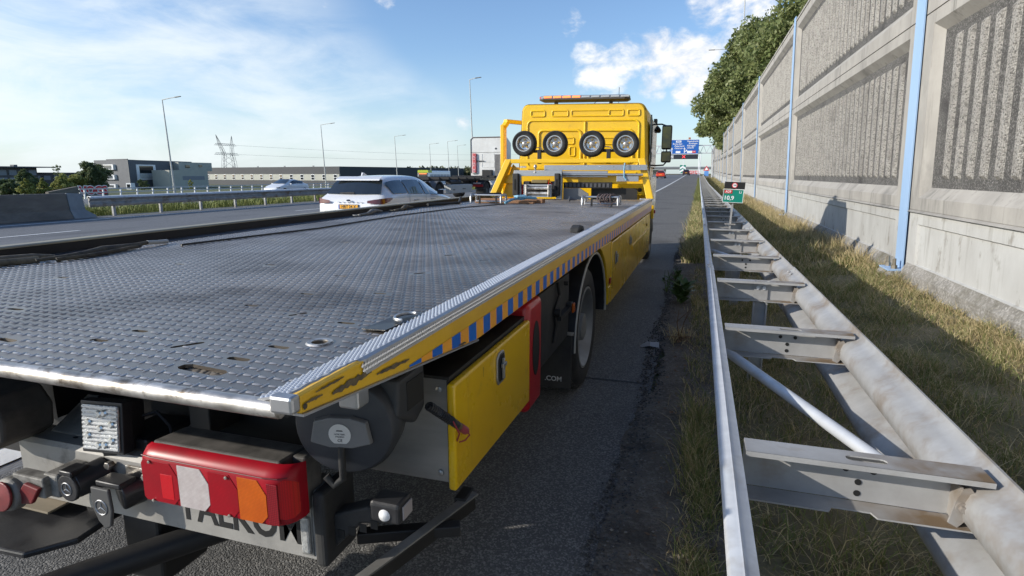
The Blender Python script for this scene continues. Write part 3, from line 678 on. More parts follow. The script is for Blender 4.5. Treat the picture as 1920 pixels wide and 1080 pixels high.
# ------------------------------------------------------------------ recovery truck
T = thing('tow_truck', 'yellow flatbed recovery truck with worn tread plate deck parked on the hard shoulder', 'truck', (-1.9, 5.0, 0))
DZ = 1.10
def dz(y): return .0045*(y-.8)
def P(name, mb, mat, parent=T, **k): return part(name, mb, mat, parent, **k)

# deck plate with real lashing slots
slots = [(-1.38,1.0,.024,.007,.0),(-1.36,1.095,.022,.007,.0),(-1.14,1.035,.032,.0065,.95),(-.945,.985,.027,.0075,-.05),(-.92,1.085,.026,.007,-.05),(-1.085,1.37,.024,.006,.95),
         (-.895,1.325,.024,.007,.0),(-.965,.905,.058,.014,-.12),(-1.94,1.17,.026,.007,0),(-1.6,.935,.03,.008,-.1),(-1.295,1.42,.022,.006,0),(-1.33,1.95,.024,.007,0),(-1.01,1.70,.022,.006,0),
         (-1.79,2.10,.024,.007,0),(-1.06,2.1,.025,.008,.9),(-1.24,1.62,.022,.006,0),(-2.2,2.0,.024,.007,0),(-2.35,1.6,.024,.007,0),(-.93,2.5,.02,.006,0),(-1.15,2.62,.03,.009,.9)]
for k in range(9):
    for q in (-2.45, -1.95, -1.35, -1.02):
        slots.append((q+rnd.uniform(-.05, .05), 2.95+k*.55+rnd.uniform(-.06, .06), .024, .008, rnd.choice((0, 0, .9))))
ring_c = (-.85, 1.145)
bm = bmesh.new(); es = []
def loop(ps):
    vs = [bm.verts.new((x, y, 0)) for x, y in ps]
    for i in range(len(vs)): es.append(bm.edges.new((vs[i], vs[(i+1) % len(vs)])))
loop([(-3.09, .80), (-.690, .80), (-.690, 8.72), (-3.09, 8.72)])
def slot_pts(cx, cy, L, r, a):
    ps = [(L-r+r*math.cos(t), r*math.sin(t)) for t in np.linspace(-1.57, 1.57, 4)] + [(-L+r+r*math.cos(t), r*math.sin(t)) for t in np.linspace(1.57, 4.71, 4)]
    return [(cx+x*math.cos(a)-y*math.sin(a), cy+x*math.sin(a)+y*math.cos(a)) for x, y in ps]
slots = [(a, c, L*1.15, r*1.2, t) for a, c, L, r, t in slots]
for s_ in slots: loop(slot_pts(*s_))
loop([(ring_c[0]+.019*math.cos(t), ring_c[1]+.019*math.sin(t)) for t in np.linspace(0, 6.283, 15)[:-1]])
bmesh.ops.triangle_fill(bm, edges=es, use_beauty=True)
r_ = bmesh.ops.extrude_face_region(bm, geom=list(bm.faces))
bmesh.ops.translate(bm, verts=[g for g in r_['geom'] if isinstance(g, bmesh.types.BMVert)], vec=(0, 0, -.008))
m = MB(); bm.verts.index_update()
m.add([(v.co.x, v.co.y, v.co.z+DZ+dz(v.co.y)) for v in bm.verts], [tuple(v.index for v in f.verts) for f in bm.faces]); bm.free()
P('deck_plate', m, DECK)
m = MB(); m.lathe([(.020, 0), (.020, .003), (.030, .004), (.034, .0)], (*ring_c, DZ+.001), (0, 0, 1), 22, cap=False); P('lashing_ring', m, STEEL, smooth=40)
# tread lugs
pts = []
PX, QY = .0185, .038
for j, y_ in enumerate(np.arange(.83, 8.70, QY)):
    xr = np.arange(-2.94, -.712, PX); k_ = (np.arange(len(xr))+j) % 2
    pts.append(np.stack([xr, np.full(len(xr), y_)+k_*.0, k_.astype(float)], 1))
pts = np.concatenate(pts)
keep = np.ones(len(pts), bool)
for cx, cy, L, r, a in slots:
    dx, dy = pts[:, 0]-cx, pts[:, 1]-cy; u = dx*math.cos(a)+dy*math.sin(a); v = -dx*math.sin(a)+dy*math.cos(a)
    keep &= ~((np.abs(u) < L+.008) & (np.abs(v) < r+.008))
keep &= np.hypot(pts[:, 0]-ring_c[0], pts[:, 1]-ring_c[1]) > .048
pts = pts[keep]
hl, hw, hh = .0128, .0043, .0026
lug = np.array([(hl, 0, 0), (hl*.55, hw, 0), (-hl*.55, hw, 0), (-hl, 0, 0), (-hl*.55, -hw, 0), (hl*.55, -hw, 0), (hl*.55, 0, hh), (-hl*.55, 0, hh)])
lf4 = np.array([(1, 2, 7, 6), (4, 5, 6, 7)]); lf3 = np.array([(0, 1, 6), (2, 3, 7), (3, 4, 7), (5, 0, 6)])
n = len(pts); V = np.tile(lug, (n, 1, 1)); sw = pts[:, 2] == 0
V[sw] = V[sw][:, :, [1, 0, 2]]*np.array([1, 1, 1]); V *= nrng.uniform(.93, 1.05, (n, 1, 1))
V[:, :, 0] += pts[:, 0:1]; V[:, :, 1] += pts[:, 1:2]; V[:, :, 2] += DZ+.0003+dz(pts[:, 1:2])
b = BASE[T]; V -= np.array([b.x, b.y, b.z])
ix = (np.arange(n)*8)[:, None, None]
f4 = (lf4[None]+ix); f4[sw] = f4[sw][:, :, ::-1]; f3 = (lf3[None]+ix); f3[sw] = f3[sw][:, :, ::-1]
o = link('tread_lugs', npmesh('tread_lugs', V.reshape(-1, 3), [f4.reshape(-1, 4), f3.reshape(-1, 3)], LUG, True), T); o['kind'] = 'stuff'
m = MB(); m.box(-1.02, -.90, .885, .93, 1.082, 1.0915); P('grit_patch', m, SOIL)
# smooth strip and gutter along the left rail
m = MB(); m.box(-3.09, -2.965, .82, 8.7, DZ, DZ+.003); m.v = [(x, y, z+dz(y)) for x, y, z in m.v]; P('smooth_strip', m, M('dark_smooth_steel', (.05, .055, .065), .4, .6, col2=(.10, .10, .11), nscale=4, rvar=.1))
m = MB(); m.tube([(-3.08, .80, 1.092), (-2.2, .80, 1.092), (-1.3, .80, 1.091), (-.685, .80, 1.090)], .017, 12); P('rear_edge_bar', m, STEEL, smooth=60)
m = MB(); m.box(-3.08, -.72, .86, 8.7, 1.045, 1.055); P('slot_shade_sheet', m, BPRT)  # black sheet added so the deck slots look shaded
# left side rail
m = MB(); m.prism([(-3.16, .97), (-3.09, .97), (-3.09, 1.150), (-3.16, 1.150)], 'y', .78, 8.75); m.v = [(x, y, z+dz(y)) for x, y, z in m.v]; P('side_rail', m, M('rail_black_paint', (.009, .010, .013), .5, col2=(.016, .016, .018), nscale=6), bevel=.006)
m = MB(); m.prism([(-3.170, 1.1505), (-3.085, 1.1505), (-3.085, 1.158), (-3.095, 1.163), (-3.160, 1.163), (-3.170, 1.158)], 'y', .775, 8.755); m.v = [(x, y, z+dz(y)) for x, y, z in m.v]
P('rail_capping', m, M('dusty_rail_top', (.40, .36, .25), .6, .3, col2=(.28, .26, .21), nscale=7, stretch=(1, .3, 1), col3=(.50, .47, .38), n3scale=3))
# right side rail: yellow box, tapered toward the rear
def zb(y): return 1.092 - (y-.76)*.118 if y < 1.65 else .987
bot = [(.76, zb(.76)), (1.2, zb(1.2)), (1.65, .987), (3, .987), (8.75, .975)]
def zo(y): return 1.126+dz(y)*.75
bot = [(.80, zb(.80))] + bot[1:]
m = MB(); m.loft([[(-.722, y, z), (-.642, y, z), (-.642, y, zo(y)-.006), (-.650, y, zo(y)-.003), (-.722, y, 1.1025+dz(y))] for y, z in bot])
P('side_rail', m, YTAPE, bevel=.002, label='yellow right side rail with blue and orange stripes')
m = MB(); vs = []
m.add([(x, y, z) for y, z in ((.80, zb(.80)-.005), (1.66, .982)) for x in (-.70, -.637)] + [(x, y, z) for y, z in ((.80, zb(.80)), (1.66, .9865)) for x in (-.70, -.637)],
      [(0, 1, 3, 2), (4, 6, 7, 5), (0, 4, 5, 1), (2, 3, 7, 6), (1, 5, 7, 3), (0, 2, 6, 4)]); P('edge_strip', m, ALU2)
# tread plate capping with a torn rear end
def cap_sec(y):
    e = 0 if y > .985 else .006+max(0.0, (1.0-y)/.2)*.010 + rnd.uniform(0, .007)
    fl = 0 if y < .985 else .030
    d = dz(y); o = zo(y)
    return [(-.734, y, 1.1025+d), (-.727, y, 1.108+d), (-.648-e, y, o-e*.22), (-.640-e*1.2, y, o-.004-e*.2), (-.6385-e*1.2, y, o-.006-fl-e*.2), (-.640-e*1.2, y, o-.0062-fl-e*.2), (-.645-e*1.2, y, o-.009-e*.2), (-.648-e, y, o-.005-e*.2), (-.727, y, 1.103+d), (-.733, y, 1.099+d)]
ys = [.795+i*.011 for i in range(18)] + [1.01, 1.1, 1.4, 2, 3, 4.5, 6, 7.5, 8.75]
m = MB(); m.loft([cap_sec(y) for y in ys]); P('tread_capping', m, ALU)
# little pyramids pressed into the capping
rows = []
for k, y in enumerate(np.arange(.80, 8.74, .0115)):
    d = dz(y); e = 0 if y > .985 else .012+(1.0-y)/.2*.010
    for j in range(7):
        t = (j+.5+(.5 if k % 2 else 0))/7.5; x0, z0 = -.727, 1.108+d; x1, z1 = -.648, zo(y)
        x = x0+(x1-x0)*t
        if x < -.650-e: rows.append((x, y, z0+(z1-z0)*t+.0002, 0))
    if y > .995:
        for j in range(2): rows.append((-.6383, y+(.005 if j else 0), zo(y)-.014-.011*j, 1))
rows = np.array(rows); n = len(rows)
py = np.array([(-1, 0, 0), (0, -1, 0), (1, 0, 0), (0, 1, 0), (0, 0, .75)])*.0060
V = np.tile(py, (n, 1, 1)); sd = rows[:, 3] == 1
V[sd] = V[sd][:, :, [2, 1, 0]]*np.array([1, 1, 1])
V += rows[:, None, :3]; V -= np.array([b.x, b.y, b.z])
f = np.array([(0, 1, 4), (1, 2, 4), (2, 3, 4), (3, 0, 4)])[None]+(np.arange(n)*5)[:, None, None]
f[sd] = f[sd][:, :, ::-1]
o = link('capping_studs', npmesh('capping_studs', V.reshape(-1, 3), [f.reshape(-1, 3)], STUD), T); o['kind'] = 'stuff'
m = MB(); m.box(-.686, -.638, .772, .797, 1.094, 1.127); P('rail_end_cap', m, ALU2, bevel=.006)
# stripes and scuffs
mb_, mo_ = MB(), MB(); y = 1.20; k = 0; xs_ = -.6405
while y < 8.70:
    y1 = y+.064; z0, z1 = max(zb(y), .987 - (y-1.65)*.0016 if y > 1.65 else 0)+.003, max(zb(y1), .987-(y1-1.65)*.0016 if y1 > 1.65 else 0)+.003
    t0 = 1.047+dz(y)*.3; t1 = 1.047+dz(y1)*.3
    if t0 > z0: P('blue_stripe' if k % 2 == 0 else 'orange_stripe', MB().add([(xs_, y, z0), (xs_, y1, z1), (xs_, y1, t1), (xs_, y, t0)], [(0, 1, 2, 3)]), BLUE if k % 2 == 0 else ORNG)
    y = y1; k += 1
def scuff(y0, y1, zc0, zc1, h, seed, x=-.6395, n=14):
    q = random.Random(seed); up = []; dn = []
    for i in range(n+1):
        t = i/n; y = y0+(y1-y0)*t; zc = zc0+(zc1-zc0)*t; w = h*math.sin(math.pi*min(max(t, .04), .96))**.5
        up.append((x, y, zc+w*q.uniform(.35, 1))); dn.append((x, y, zc-w*q.uniform(.35, 1)))
    m = MB(); v = up+dn; k = n+1
    return m.add(v, [(i, i+1, k+i+1, k+i) for i in range(n)])
for a in ((.89, 1.03, 1.092, 1.090, .011, 1), (1.05, 1.20, 1.076, 1.064, .007, 2), (.81, .86, 1.104, 1.101, .004, 3), (.803, .815, 1.10, 1.098, .009, 6), (1.50, 1.56, 1.012, 1.005, .005, 7), (.84, .93, 1.113, 1.112, .0035, 9)):
    P('paint_scuff', scuff(*a), SCUF)
# rubber flap and bracket ring on the deck by the rail
m = MB(); m.add([(-.81, 1.27, DZ+.008), (-.735, 1.255, DZ+.014), (-.715, 1.44, DZ+.014), (-.785, 1.47, DZ+.012), (-.81, 1.27, DZ+.005), (-.735, 1.255, DZ+.011), (-.715, 1.44, DZ+.011), (-.785, 1.47, DZ+.009)],
      [(0, 1, 2, 3), (7, 6, 5, 4), (0, 4, 5, 1), (1, 5, 6, 2), (2, 6, 7, 3), (3, 7, 4, 0)]); P('rubber_flap', m, BLACKP)
m = MB(); m.tube([(-.735+.028*math.cos(t), 1.37+.042*math.sin(t), DZ+.022) for t in np.linspace(1.2, 5.0, 12)], .005, 6); P('lashing_ring', m, ALU2, smooth=60)

# chassis
m = MB()
for x in (-2.36, -1.44):
    m.box(x-.04, x+.04, 1.32, 11.6, .70, .93)
for y in (1.9, 3.0, 4.9, 6.4, 8.2): m.box(-2.32, -1.48, y, y+.1, .72, .9)
for x in (-2.55, -1.25): m.box(x-.05, x+.05, 1.7, 8.6, .935, 1.044)
for y in np.arange(1.9, 8.6, .6): m.box(-3.05, -.8, y, y+.05, .94, 1.044)
P('chassis_frame', m, BLACKM, bevel=.004)
m = MB(); m.box(-3.0, -1.0, 2.05, 2.07, .35, .985); P('underdeck_shade_sheet', m, BLACKM)  # black sheet standing in for the shade beneath the deck
m = MB(); m.box(-1.78, -1.02, 1.44, 1.455, .60, 1.044); m.box(-1.06, -1.02, 1.455, 1.95, .70, 1.044); P('tail_shade_panel', m, BPRT)  # black panels added as the dark between tail lamp and reel
m = MB(); m.box(-3.0, -1.80, 1.50, 1.52, .38, 1.044); m.box(-2.6, -2.1, 1.34, 1.5, .66, .80); P('rear_shade_panel', m, BLACKM)  # black mass added to fill the left rear with shade
m = MB()
for (x, y, z) in ((-1.26, 1.44, .95), (-1.258, 1.44, .905), (-1.25, 1.44, .86), (-1.16, 1.44, .925), (-1.09, 1.44, .92)): P('bolt', MB().cyl((x, y-.001, z), (x, y-.006, z), .0065, 8), ALU2)
m = MB(); m.cyl((-2.4, 4.0, .425), (-1.3, 4.0, .425), .09, 12); m.lathe([(.05, -.2), (.2, -.1), (.2, .1), (.05, .2)], (-1.9, 4.0, .425), (1, 0, 0), 14); P('rear_axle', m, BLACKM)

# wheels
WHEELM = M('grey_steel_wheel', (.33, .33, .32), .5, .4, col2=(.25, .245, .235), nscale=7)
def truck_wheel(loc, s=1):
    w = link('wheel', None, T); w.location = Vector(loc)-BASE[T]; w.empty_display_size = .1
    t = MB(); t.lathe([(.285, -.10), (.30, -.125), (.37, -.132), (.405, -.122), (.425, -.10), (.427, 0), (.425, .10), (.405, .122), (.37, .132), (.30, .125), (.285, .10)], (0, 0, 0), (1, 0, 0), 40, cap=False)
    for i in range(44):
        a = i*2*math.pi/44
        for x0, x1 in ((-.10, -.02), (.02, .10)):
            p = Vector((0, math.cos(a)*.429, math.sin(a)*.429)); q = Vector((0, -math.sin(a), math.cos(a)))
            t.bar(p+Vector((x0, 0, 0)), p+Vector((x1, 0, 0)), .034, .012, up=p.normalized())
    part('tyre', t, RUB, w, smooth=40, local=True)
    k = MB(); k.lathe([(.288, .10*s), (.292, .126*s), (.278, .128*s), (.265, .105*s), (.245, .075*s), (.225, .015*s), (.17, .0), (.155, .035*s), (.10, .04*s), (.095, .11*s), (.06, .12*s), (.0, .12*s)], (0, 0, 0), (1, 0, 0), 40, cap=False)
    part('rim', k, WHEELM, w, smooth=35, local=True)
    u = MB()
    for i in range(10):
        a = i*.6283; u.cyl((.035*s, .135*math.cos(a), .135*math.sin(a)), (.06*s, .135*math.cos(a), .135*math.sin(a)), .014, 6)
    part('wheel_nuts', u, STEEL, w, local=True)
    return w
truck_wheel((-.84, 4.0, .427)); truck_wheel((-1.12, 4.0, .427)); truck_wheel((-2.96, 4.0, .427), -1); truck_wheel((-2.68, 4.0, .427), -1)
truck_wheel((-.92, 10.75, .427)); truck_wheel((-2.9, 10.75, .427), -1)
# mudguard over the rear wheel
def arc(a, b_, t0, t1, n=18, c=(3.99, .44)): return [(c[0]+a*math.cos(t), c[1]+b_*math.sin(t)) for t in np.linspace(t0, t1, n)]
m = MB(); o_ = arc(.63, .535, R(-2), R(182)); i_ = arc(.61, .515, R(-2), R(182))
m.prism(o_ + i_[::-1], 'x', -1.0, -.672); P('mudguard', m, BLACKP, smooth=40)
m = MB(); m.tube([(-.672, y, z) for y, z in arc(.612, .517, R(-2), R(182), 26)], .009, 6); P('mudguard_trim', m, M('pale_trim', (.45, .42, .36), .6), smooth=60)
m = MB(); m.box(-1.0, -.68, 3.33, 3.352, .20, .55); m.box(-.98, -.70, 2.62, 3.32, .55, .93); P('mud_flap', m, RUB, bevel=.004)
text('.COM', .043, M('faded_white_print', (.5, .5, .5), .6), T, (-.735, 3.327, .262), align='RIGHT', name='flap_lettering', bold=.0008)
m = MB(); m.box(-.93, -.66, 3.295, 3.303, .555, .575); P('flap_bracket', m, STEEL)
m = MB(); m.box(-.70, -.668, 3.25, 3.30, .70, .765); P('side_marker', m, BLACKP, bevel=.004)
m = MB(); m.box(-.667, -.655, 3.255, 3.297, .705, .76); P('amber_lens', m, LAMB, bevel=.003)
m = MB(); m.tube([(-.69, 2.98, .93), (-.685, 3.0, .86), (-.69, 2.93, .80), (-.69, 2.95, .70), (-.69, 2.90, .62)], .009, 6); m.cyl((-.69, 2.93, .78), (-.66, 2.93, .78), .022, 10); m.cyl((-.69, 3.14, .90), (-.665, 3.14, .90), .012, 8)
m.box(-.70, -.67, 2.99, 3.25, .72, .745); P('air_valve', m, BLACKM, smooth=40)
# lockers along the right side
m = MB(); m.box(-.96, -.674, 1.50, 2.26, .57, .905); P('rear_locker', m, STAIN, bevel=.003)
lk = [o for o in T.children if o.name.startswith('rear_locker')][0]
def Q(name, mb, mat, par, **k): return part(name, mb, mat, par, **k)
m = MB(); m.box(-.97, -.668, 1.49, 2.275, .9055, .915); Q('locker_top', m, BLACKM, lk)
m = MB(); m.prism([(1.478, .557), (2.285, .535), (2.285, .898), (1.478, .898)], 'x', -.672, -.645); Q('locker_door', m, YELD, lk, bevel=.009, seg=3)
m = MB(); m.box(-.6735, -.6715, 1.485, 2.28, .56, .905); Q('door_seal', m, BPRT, lk)
def latch(par, y, z, s=1.0):
    o8 = [(y+a*s*.042, z+c*s*.058) for a, c in ((-.7, -1), (.7, -1), (1, -.6), (1, .7), (.7, 1), (-.5, 1), (-1, .75), (-1, -.6))]
    i8 = [(y+(a-y)*.80, z+(c-z)*.84) for a, c in o8]
    m = MB(); m.prism(o8, 'x', -.6455, -.638); h = Q('latch', m, STAIN, par, bevel=.003)
    m = MB(); m.prism(i8, 'x', -.638, -.6372); part('latch_recess', m, BPRT, par)
    m = MB(); m.bar((-.630, y, z-.04*s), (-.630, y, z+.036*s), .012*s, .010); m.bar((-.628, y-.02*s, z+.012*s), (-.628, y+.02*s, z+.012*s), .010, .014*s); m.cyl((-.637, y, z+.012*s), (-.625, y, z+.012*s), .009*s, 8); part('latch_handle', m, STAIN, par, bevel=.002)
latch(lk, 1.885, .82)
for (x, z) in ((-.705, .87), (-.705, .60), (-.92, .61)): Q('rivet', MB().lathe([(.011, 0), (.010, .004), (.004, .006)], (x, 1.499, z), (0, -1, 0), 10), STAIN, lk)
m = MB(); m.add([(-.6446, 1.715, .875), (-.6446, 1.719, .875), (-.6446, 1.718, .84), (-.6446, 1.716, .84)], [(0, 1, 2, 3)]); Q('rust_streak', m, SCUF, lk)
# red extinguisher box
m = MB(); m.box(-.90, -.648, 2.275, 2.50, .475, .965); P('extinguisher_box', m, RED, bevel=.028, seg=4, smooth=40)
m = MB(); m.prism([(2.39+.055*math.cos(t), .745+.125*math.sin(t)) for t in np.linspace(0, 6.283, 25)[:-1]], 'x', -.649, -.6455); P('inspection_window', m, BPRT)
# yellow panel ahead of the wheel and the long locker
o_ = arc(.65, .555, R(4), R(72), 10)
m = MB(); m.prism([(4.745, .60), (4.745, .965), (4.18, .975)] + o_[::-1], 'x', -.69, -.655); P('quarter_panel', m, YEL, bevel=.004)
m = MB(); m.box(-.72, -.65, 4.62, 4.745, .46, .60); P('lower_panel', m, YEL, bevel=.006)
m = MB(); m.box(-.652, -.640, 4.655, 4.70, .625, .675); P('red_side_lamp', m, LRED, bevel=.004)
m = MB(); m.box(-1.0, -.68, 4.76, 8.9, .45, .962); P('long_locker', m, BLACKM)
l2 = [o for o in T.children if o.name.startswith('long_locker')][0]
m = MB(); m.prism([(4.765, .448), (5.55, .435), (8.70, .41), (8.70, .955), (4.765, .955)], 'x', -.679, -.65); Q('locker_door', m, YELD, l2, bevel=.008, seg=3)
latch(l2, 4.98, .80, .95); latch(l2, 6.05, .835, .85)
m = MB(); m.box(-.650, -.640, 6.3, 8.45, .705, .755); Q('rubbing_strip', m, YELD, l2, bevel=.004)
m = MB(); m.cyl((-.65, 8.1, .83), (-.64, 8.1, .83), .02, 10); Q('lock', m, BLACKP, l2)
m = MB(); m.box(-1.0, -.665, 8.75, 9.3, .45, 1.0); P('tank', m, BLACKM, bevel=.01)
m = MB(); m.box(-.66, -.62, 8.9, 9.0, .85, 1.05); P('yellow_step_panel', m, YEL, bevel=.01)
m = MB(); m.box(-.62, -.60, 8.92, 8.98, .93, .98); P('red_side_lamp', m, LRED, bevel=.004)
# unseen left lockers, added to block light under the deck
m = MB(); m.box(-3.12, -2.85, 1.5, 3.2, .5, .95); m.box(-3.12, -2.85, 4.7, 8.8, .45, .95); P('unseen_left_lockers', m, YELD, bevel=.008)

# rear underframe
BY = 1.20
m = MB(); m.prism([(BY, .455), (BY+.015, .448), (BY+.11, .448), (BY+.11, .648), (BY+.10, .658), (BY+.012, .658), (BY, .645)], 'x', -2.08, -.945); P('rear_beam', m, BEAM, smooth=30)
rb = [o for o in T.children if o.name.startswith('rear_beam')][0]
m = MB()
for i, x in enumerate((-1.95, -1.89, -1.80, -1.74, -1.715, -1.56, -1.50)): m.prism([(x+.010*math.cos(t), BY+.05+(.03 if i % 3 == 0 else 0)+.006*math.sin(t)) for t in np.linspace(0, 6.28, 9)[:-1]], 'z', .6582, .6590)
Q('punched_hole', m, BPRT, rb)
text('FALKOM', .135, BPRT, T, (-1.195, BY-.0008, .535), rot=FACE_Y @ Matrix.Diagonal((.80, 1, 1, 1)), name='hole_shade_lettering', bold=.003)  # flat black letters paint the dark of holes cut through the beam
m = MB(); m.box(-.945, -.905, BY-.012, BY+.14, .44, .665); Q('rubber_end', m, RUB, rb, bevel=.014, seg=3)
m = MB(); m.box(-.985, -.957, BY-.014, BY-.001, .475, .585); sl_ = Q('side_reflector', m, M('dull_clear_reflector', (.26, .26, .25), .3, col2=(.42, .42, .40), nscale=60, coat=.5, bump=.3, bscale=200), rb, bevel=.006)
m = MB(); m.box(-.99, -.952, BY-.003, BY-.0005, .465, .612); m.cyl((-.971, BY-.003, .60), (-.971, BY-.008, .60), .006, 8); Q('reflector_plate', m, CHAS, rb, bevel=.001)
# tail lamp cluster
LY = 1.10; x0, x1 = -1.435, -.945
m = MB(); m.prism([(LY+.0345, .604), (LY+.15, .615), (LY+.15, .772), (LY+.0345, .779)], 'x', x0+.022, x1-.045); m.prism([(LY+.083, .604), (LY+.15, .615), (LY+.15, .768), (LY+.083, .774)], 'x', x1-.0455, x1-.004); P('tail_lamp', m, M('dusty_black_housing', (.05, .047, .042), .75, col2=(.12, .11, .10), nscale=14), bevel=.006)
tl = [o for o in T.children if o.name.startswith('tail_lamp')][0]
def lsec(x, dy, sh=0): return [(x, LY+.034+dy, .601+sh), (x, LY+.018+dy, .599+sh), (x, LY+.004+dy*.97, .603+sh), (x, LY+dy, .616+sh), (x, LY+dy, .738-sh), (x, LY+.006+dy*.97, .752-sh), (x, LY+.020+dy*.95, .770-sh*1.5), (x, LY+.034+dy, .774-sh*1.5)]
m = MB(); m.loft([lsec(x0, .020, .008), lsec(x0+.010, .006, .003), lsec(x0+.03, .001, .001), lsec(x0+.06, 0), lsec(x1-.07, 0), lsec(x1-.05, .0015), lsec(x1-.034, .006, .001), lsec(x1-.018, .016, .002), lsec(x1-.006, .030, .003), lsec(x1, .048, .005)]); Q('red_lens', m, LBODY, tl, smooth=50)
def octo(xa, xb, za, zb_, cut=(.018, .018, .018, .018)):
    a, b2, c, d = cut
    return [(xa+a, za), (xb-b2, za), (xb, za+b2*1.2), (xb, zb_-c*1.6), (xb-c, zb_), (xa+d, zb_), (xa, zb_-d*1.6), (xa, za+a*1.2)]
def lens(name, xa, xb, mat, za=.607, zb_=.737, cut=(.001, .02, .026, .001), y=LY-.0016): 
    m = MB(); m.prism(octo(xa, xb, za, zb_, cut), 'y', y, LY+.002); Q(name, m, mat, tl, bevel=.0008)
lens('red_lens', x0+.012, x0+.138, LRED, cut=(.008, .02, .026, .008)); lens('reflector', x0+.078, x0+.120, LRED2, .622, .700, (.0005, .0005, .0005, .0005), LY-.0024)
lens('clear_lens', x0+.1385, x0+.242, LCLR); lens('red_lens', x0+.2425, x0+.337, LRED); lens('amber_lens', x0+.3375, x0+.427, LAMB); lens('dark_red_lens', x0+.429, x0+.462, LREDD, .610, .732, (.001, .001, .001, .001))
m = MB(); m.tube([(x0+.012, LY+.003, .7475), (x0+.05, LY-.0015, .7475), (x1-.07, LY-.0015, .7475), (x1-.03, LY+.006, .7465), (x1-.012, LY+.022, .745)], .0016, 6); Q('lens_seam', m, M('dark_lens_seam', (.12, .004, .008), .5), tl)
m = MB(); m.loft([[(x1-.030, LY+.0045, .628), (x1-.030, LY+.0045, .735)], [(x1-.018, LY+.0135, .622), (x1-.018, LY+.0135, .742)], [(x1-.006, LY+.0275, .622), (x1-.006, LY+.0275, .735)], [(x1+.0008, LY+.048, .63), (x1+.0008, LY+.048, .72)]], cap=False, closed=False); Q('side_reflector', m, LRED2, tl, smooth=60)
m = MB()
for x, z in ((x0+.045, .733), (x0+.045, .609), (x0+.305, .729), (x0+.305, .612)): m.lathe([(.005, 0), (.0045, .003), (.002, .0035)], (x, LY-.003, z), (0, -1, 0), 10)
Q('screw', m, STEEL, tl)
tl.scale.z = .93; tl.location.z = .047
# work lamp standing on the beam
wlm = Matrix.Translation((-1.68, 1.19, .748)) @ Matrix.Rotation(R(7), 4, 'Z') @ Matrix.Rotation(R(-6), 4, 'X') @ Matrix.Scale(1.18, 4)
def WL(name, mb, mat, par, **k): mb.xf(wlm); return part(name, mb, mat, par, **k)
m = MB(); m.loft([[(-.062, .0, -.068), (.062, 0, -.068), (.062, 0, .068), (-.062, 0, .068)], [(-.062, .03, -.068), (.062, .03, -.068), (.062, .03, .068), (-.062, .03, .068)], [(-.048, .085, -.052), (.048, .085, -.052), (.048, .085, .052), (-.048, .085, .052)]])
for i in range(7): m.box(-.045+i*.014, -.041+i*.014, .03, .09, .052, .070)
wl_ = WL('work_lamp', m, BLACKP, T, bevel=.006)
m = MB(); m.box(-.054, .054, -.006, .001, -.060, .060); WL('lamp_glass', m, M('ribbed_lamp_glass', (.55, .56, .56), .22, .55, col2=(.30, .30, .31), nscale=38, coat=.8, bump=.5, bscale=90), wl_, bevel=.004)
m = MB()
for i in range(11): m.box(-.052, .052, -.0078, -.006, -.055+i*.0108, -.0505+i*.0108)
WL('glass_ribs', m, M('clear_ribs', (.80, .80, .78), .2, .3, coat=.6), wl_)
m = MB()
for (x, z) in ((0, .038), (.014, .040), (-.034, .015), (.034, .012), (0, 0), (-.036, -.02), (.034, -.03), (-.006, -.045), (.012, -.043)): m.lathe([(.010, 0), (.006, .003), (0, .003)], (x, -.0079, z), (0, -1, 0), 8)
WL('led', m, M('led_reflector', (.85, .85, .8), .15, .7), wl_)
m = MB(); m.box(-.02, .02, .02, .05, -.10, -.066); WL('lamp_foot', m, BLACKM, wl_)
m = MB(); m.tube([(-1.66, 1.27, .745), (-1.60, 1.31, .76), (-1.55, 1.31, .72), (-1.53, 1.30, .66), (-1.50, 1.32, .70), (-1.44, 1.36, .78)], .006, 6); P('lamp_cable', m, BLACKP, smooth=60)
# trailer sockets
def star(par, c, s, mat):
    m = MB(); x, y, z = c
    for k in range(3):
        a = R(90+120*k); m.add([(x+s*math.cos(a), y, z+s*math.sin(a)), (x+s*.14*math.cos(a+1.05), y, z+s*.14*math.sin(a+1.05)), (x, y-.002, z), (x+s*.14*math.cos(a-1.05), y, z+s*.14*math.sin(a-1.05))], [(0, 1, 2), (0, 2, 3)])
    m.tube([(x+s*1.08*math.cos(t), y, z+s*1.08*math.sin(t)) for t in np.linspace(0, 6.283, 20)], s*.09, 4, cap=False); part('star_emblem', m, mat, par)
EMB = M('grey_emblem', (.42, .42, .42), .4, .4)
m = MB(); m.cyl((-1.70, BY+.0, .60), (-1.725, BY-.085, .592), .046, 18, .042); m.box(-1.75, -1.70, BY-.105, BY-.05, .628, .645); s1 = P('trailer_socket', m, BLACKP, bevel=.004, smooth=40)
m = MB(); m.prism([(-1.725+.040*math.cos(t), .590+.043*math.sin(t)) for t in np.linspace(0, 6.283, 20)[:-1]], 'y', BY-.104, BY-.088); part('socket_lid', m, BLACKP, s1, bevel=.004); star(s1, (-1.728, BY-.105, .588), .018, EMB)
m = MB(); m.cyl((-1.56, BY, .575), (-1.585, BY-.055, .57), .050, 18); m.box(-1.635, -1.54, BY-.085, BY-.03, .605, .622); s2 = P('trailer_socket', m, BLACKP, bevel=.004, smooth=40)
m = MB(); m.prism([(-1.640, .608), (-1.570, .608), (-1.566, .54), (-1.578, .49), (-1.60, .478), (-1.625, .50), (-1.642, .54)], 'y', BY-.098, BY-.088); part('socket_lid', m, M('grey_plastic', (.07, .07, .07), .5), s2, bevel=.004); star(s2, (-1.605, BY-.099, .548), .021, EMB)
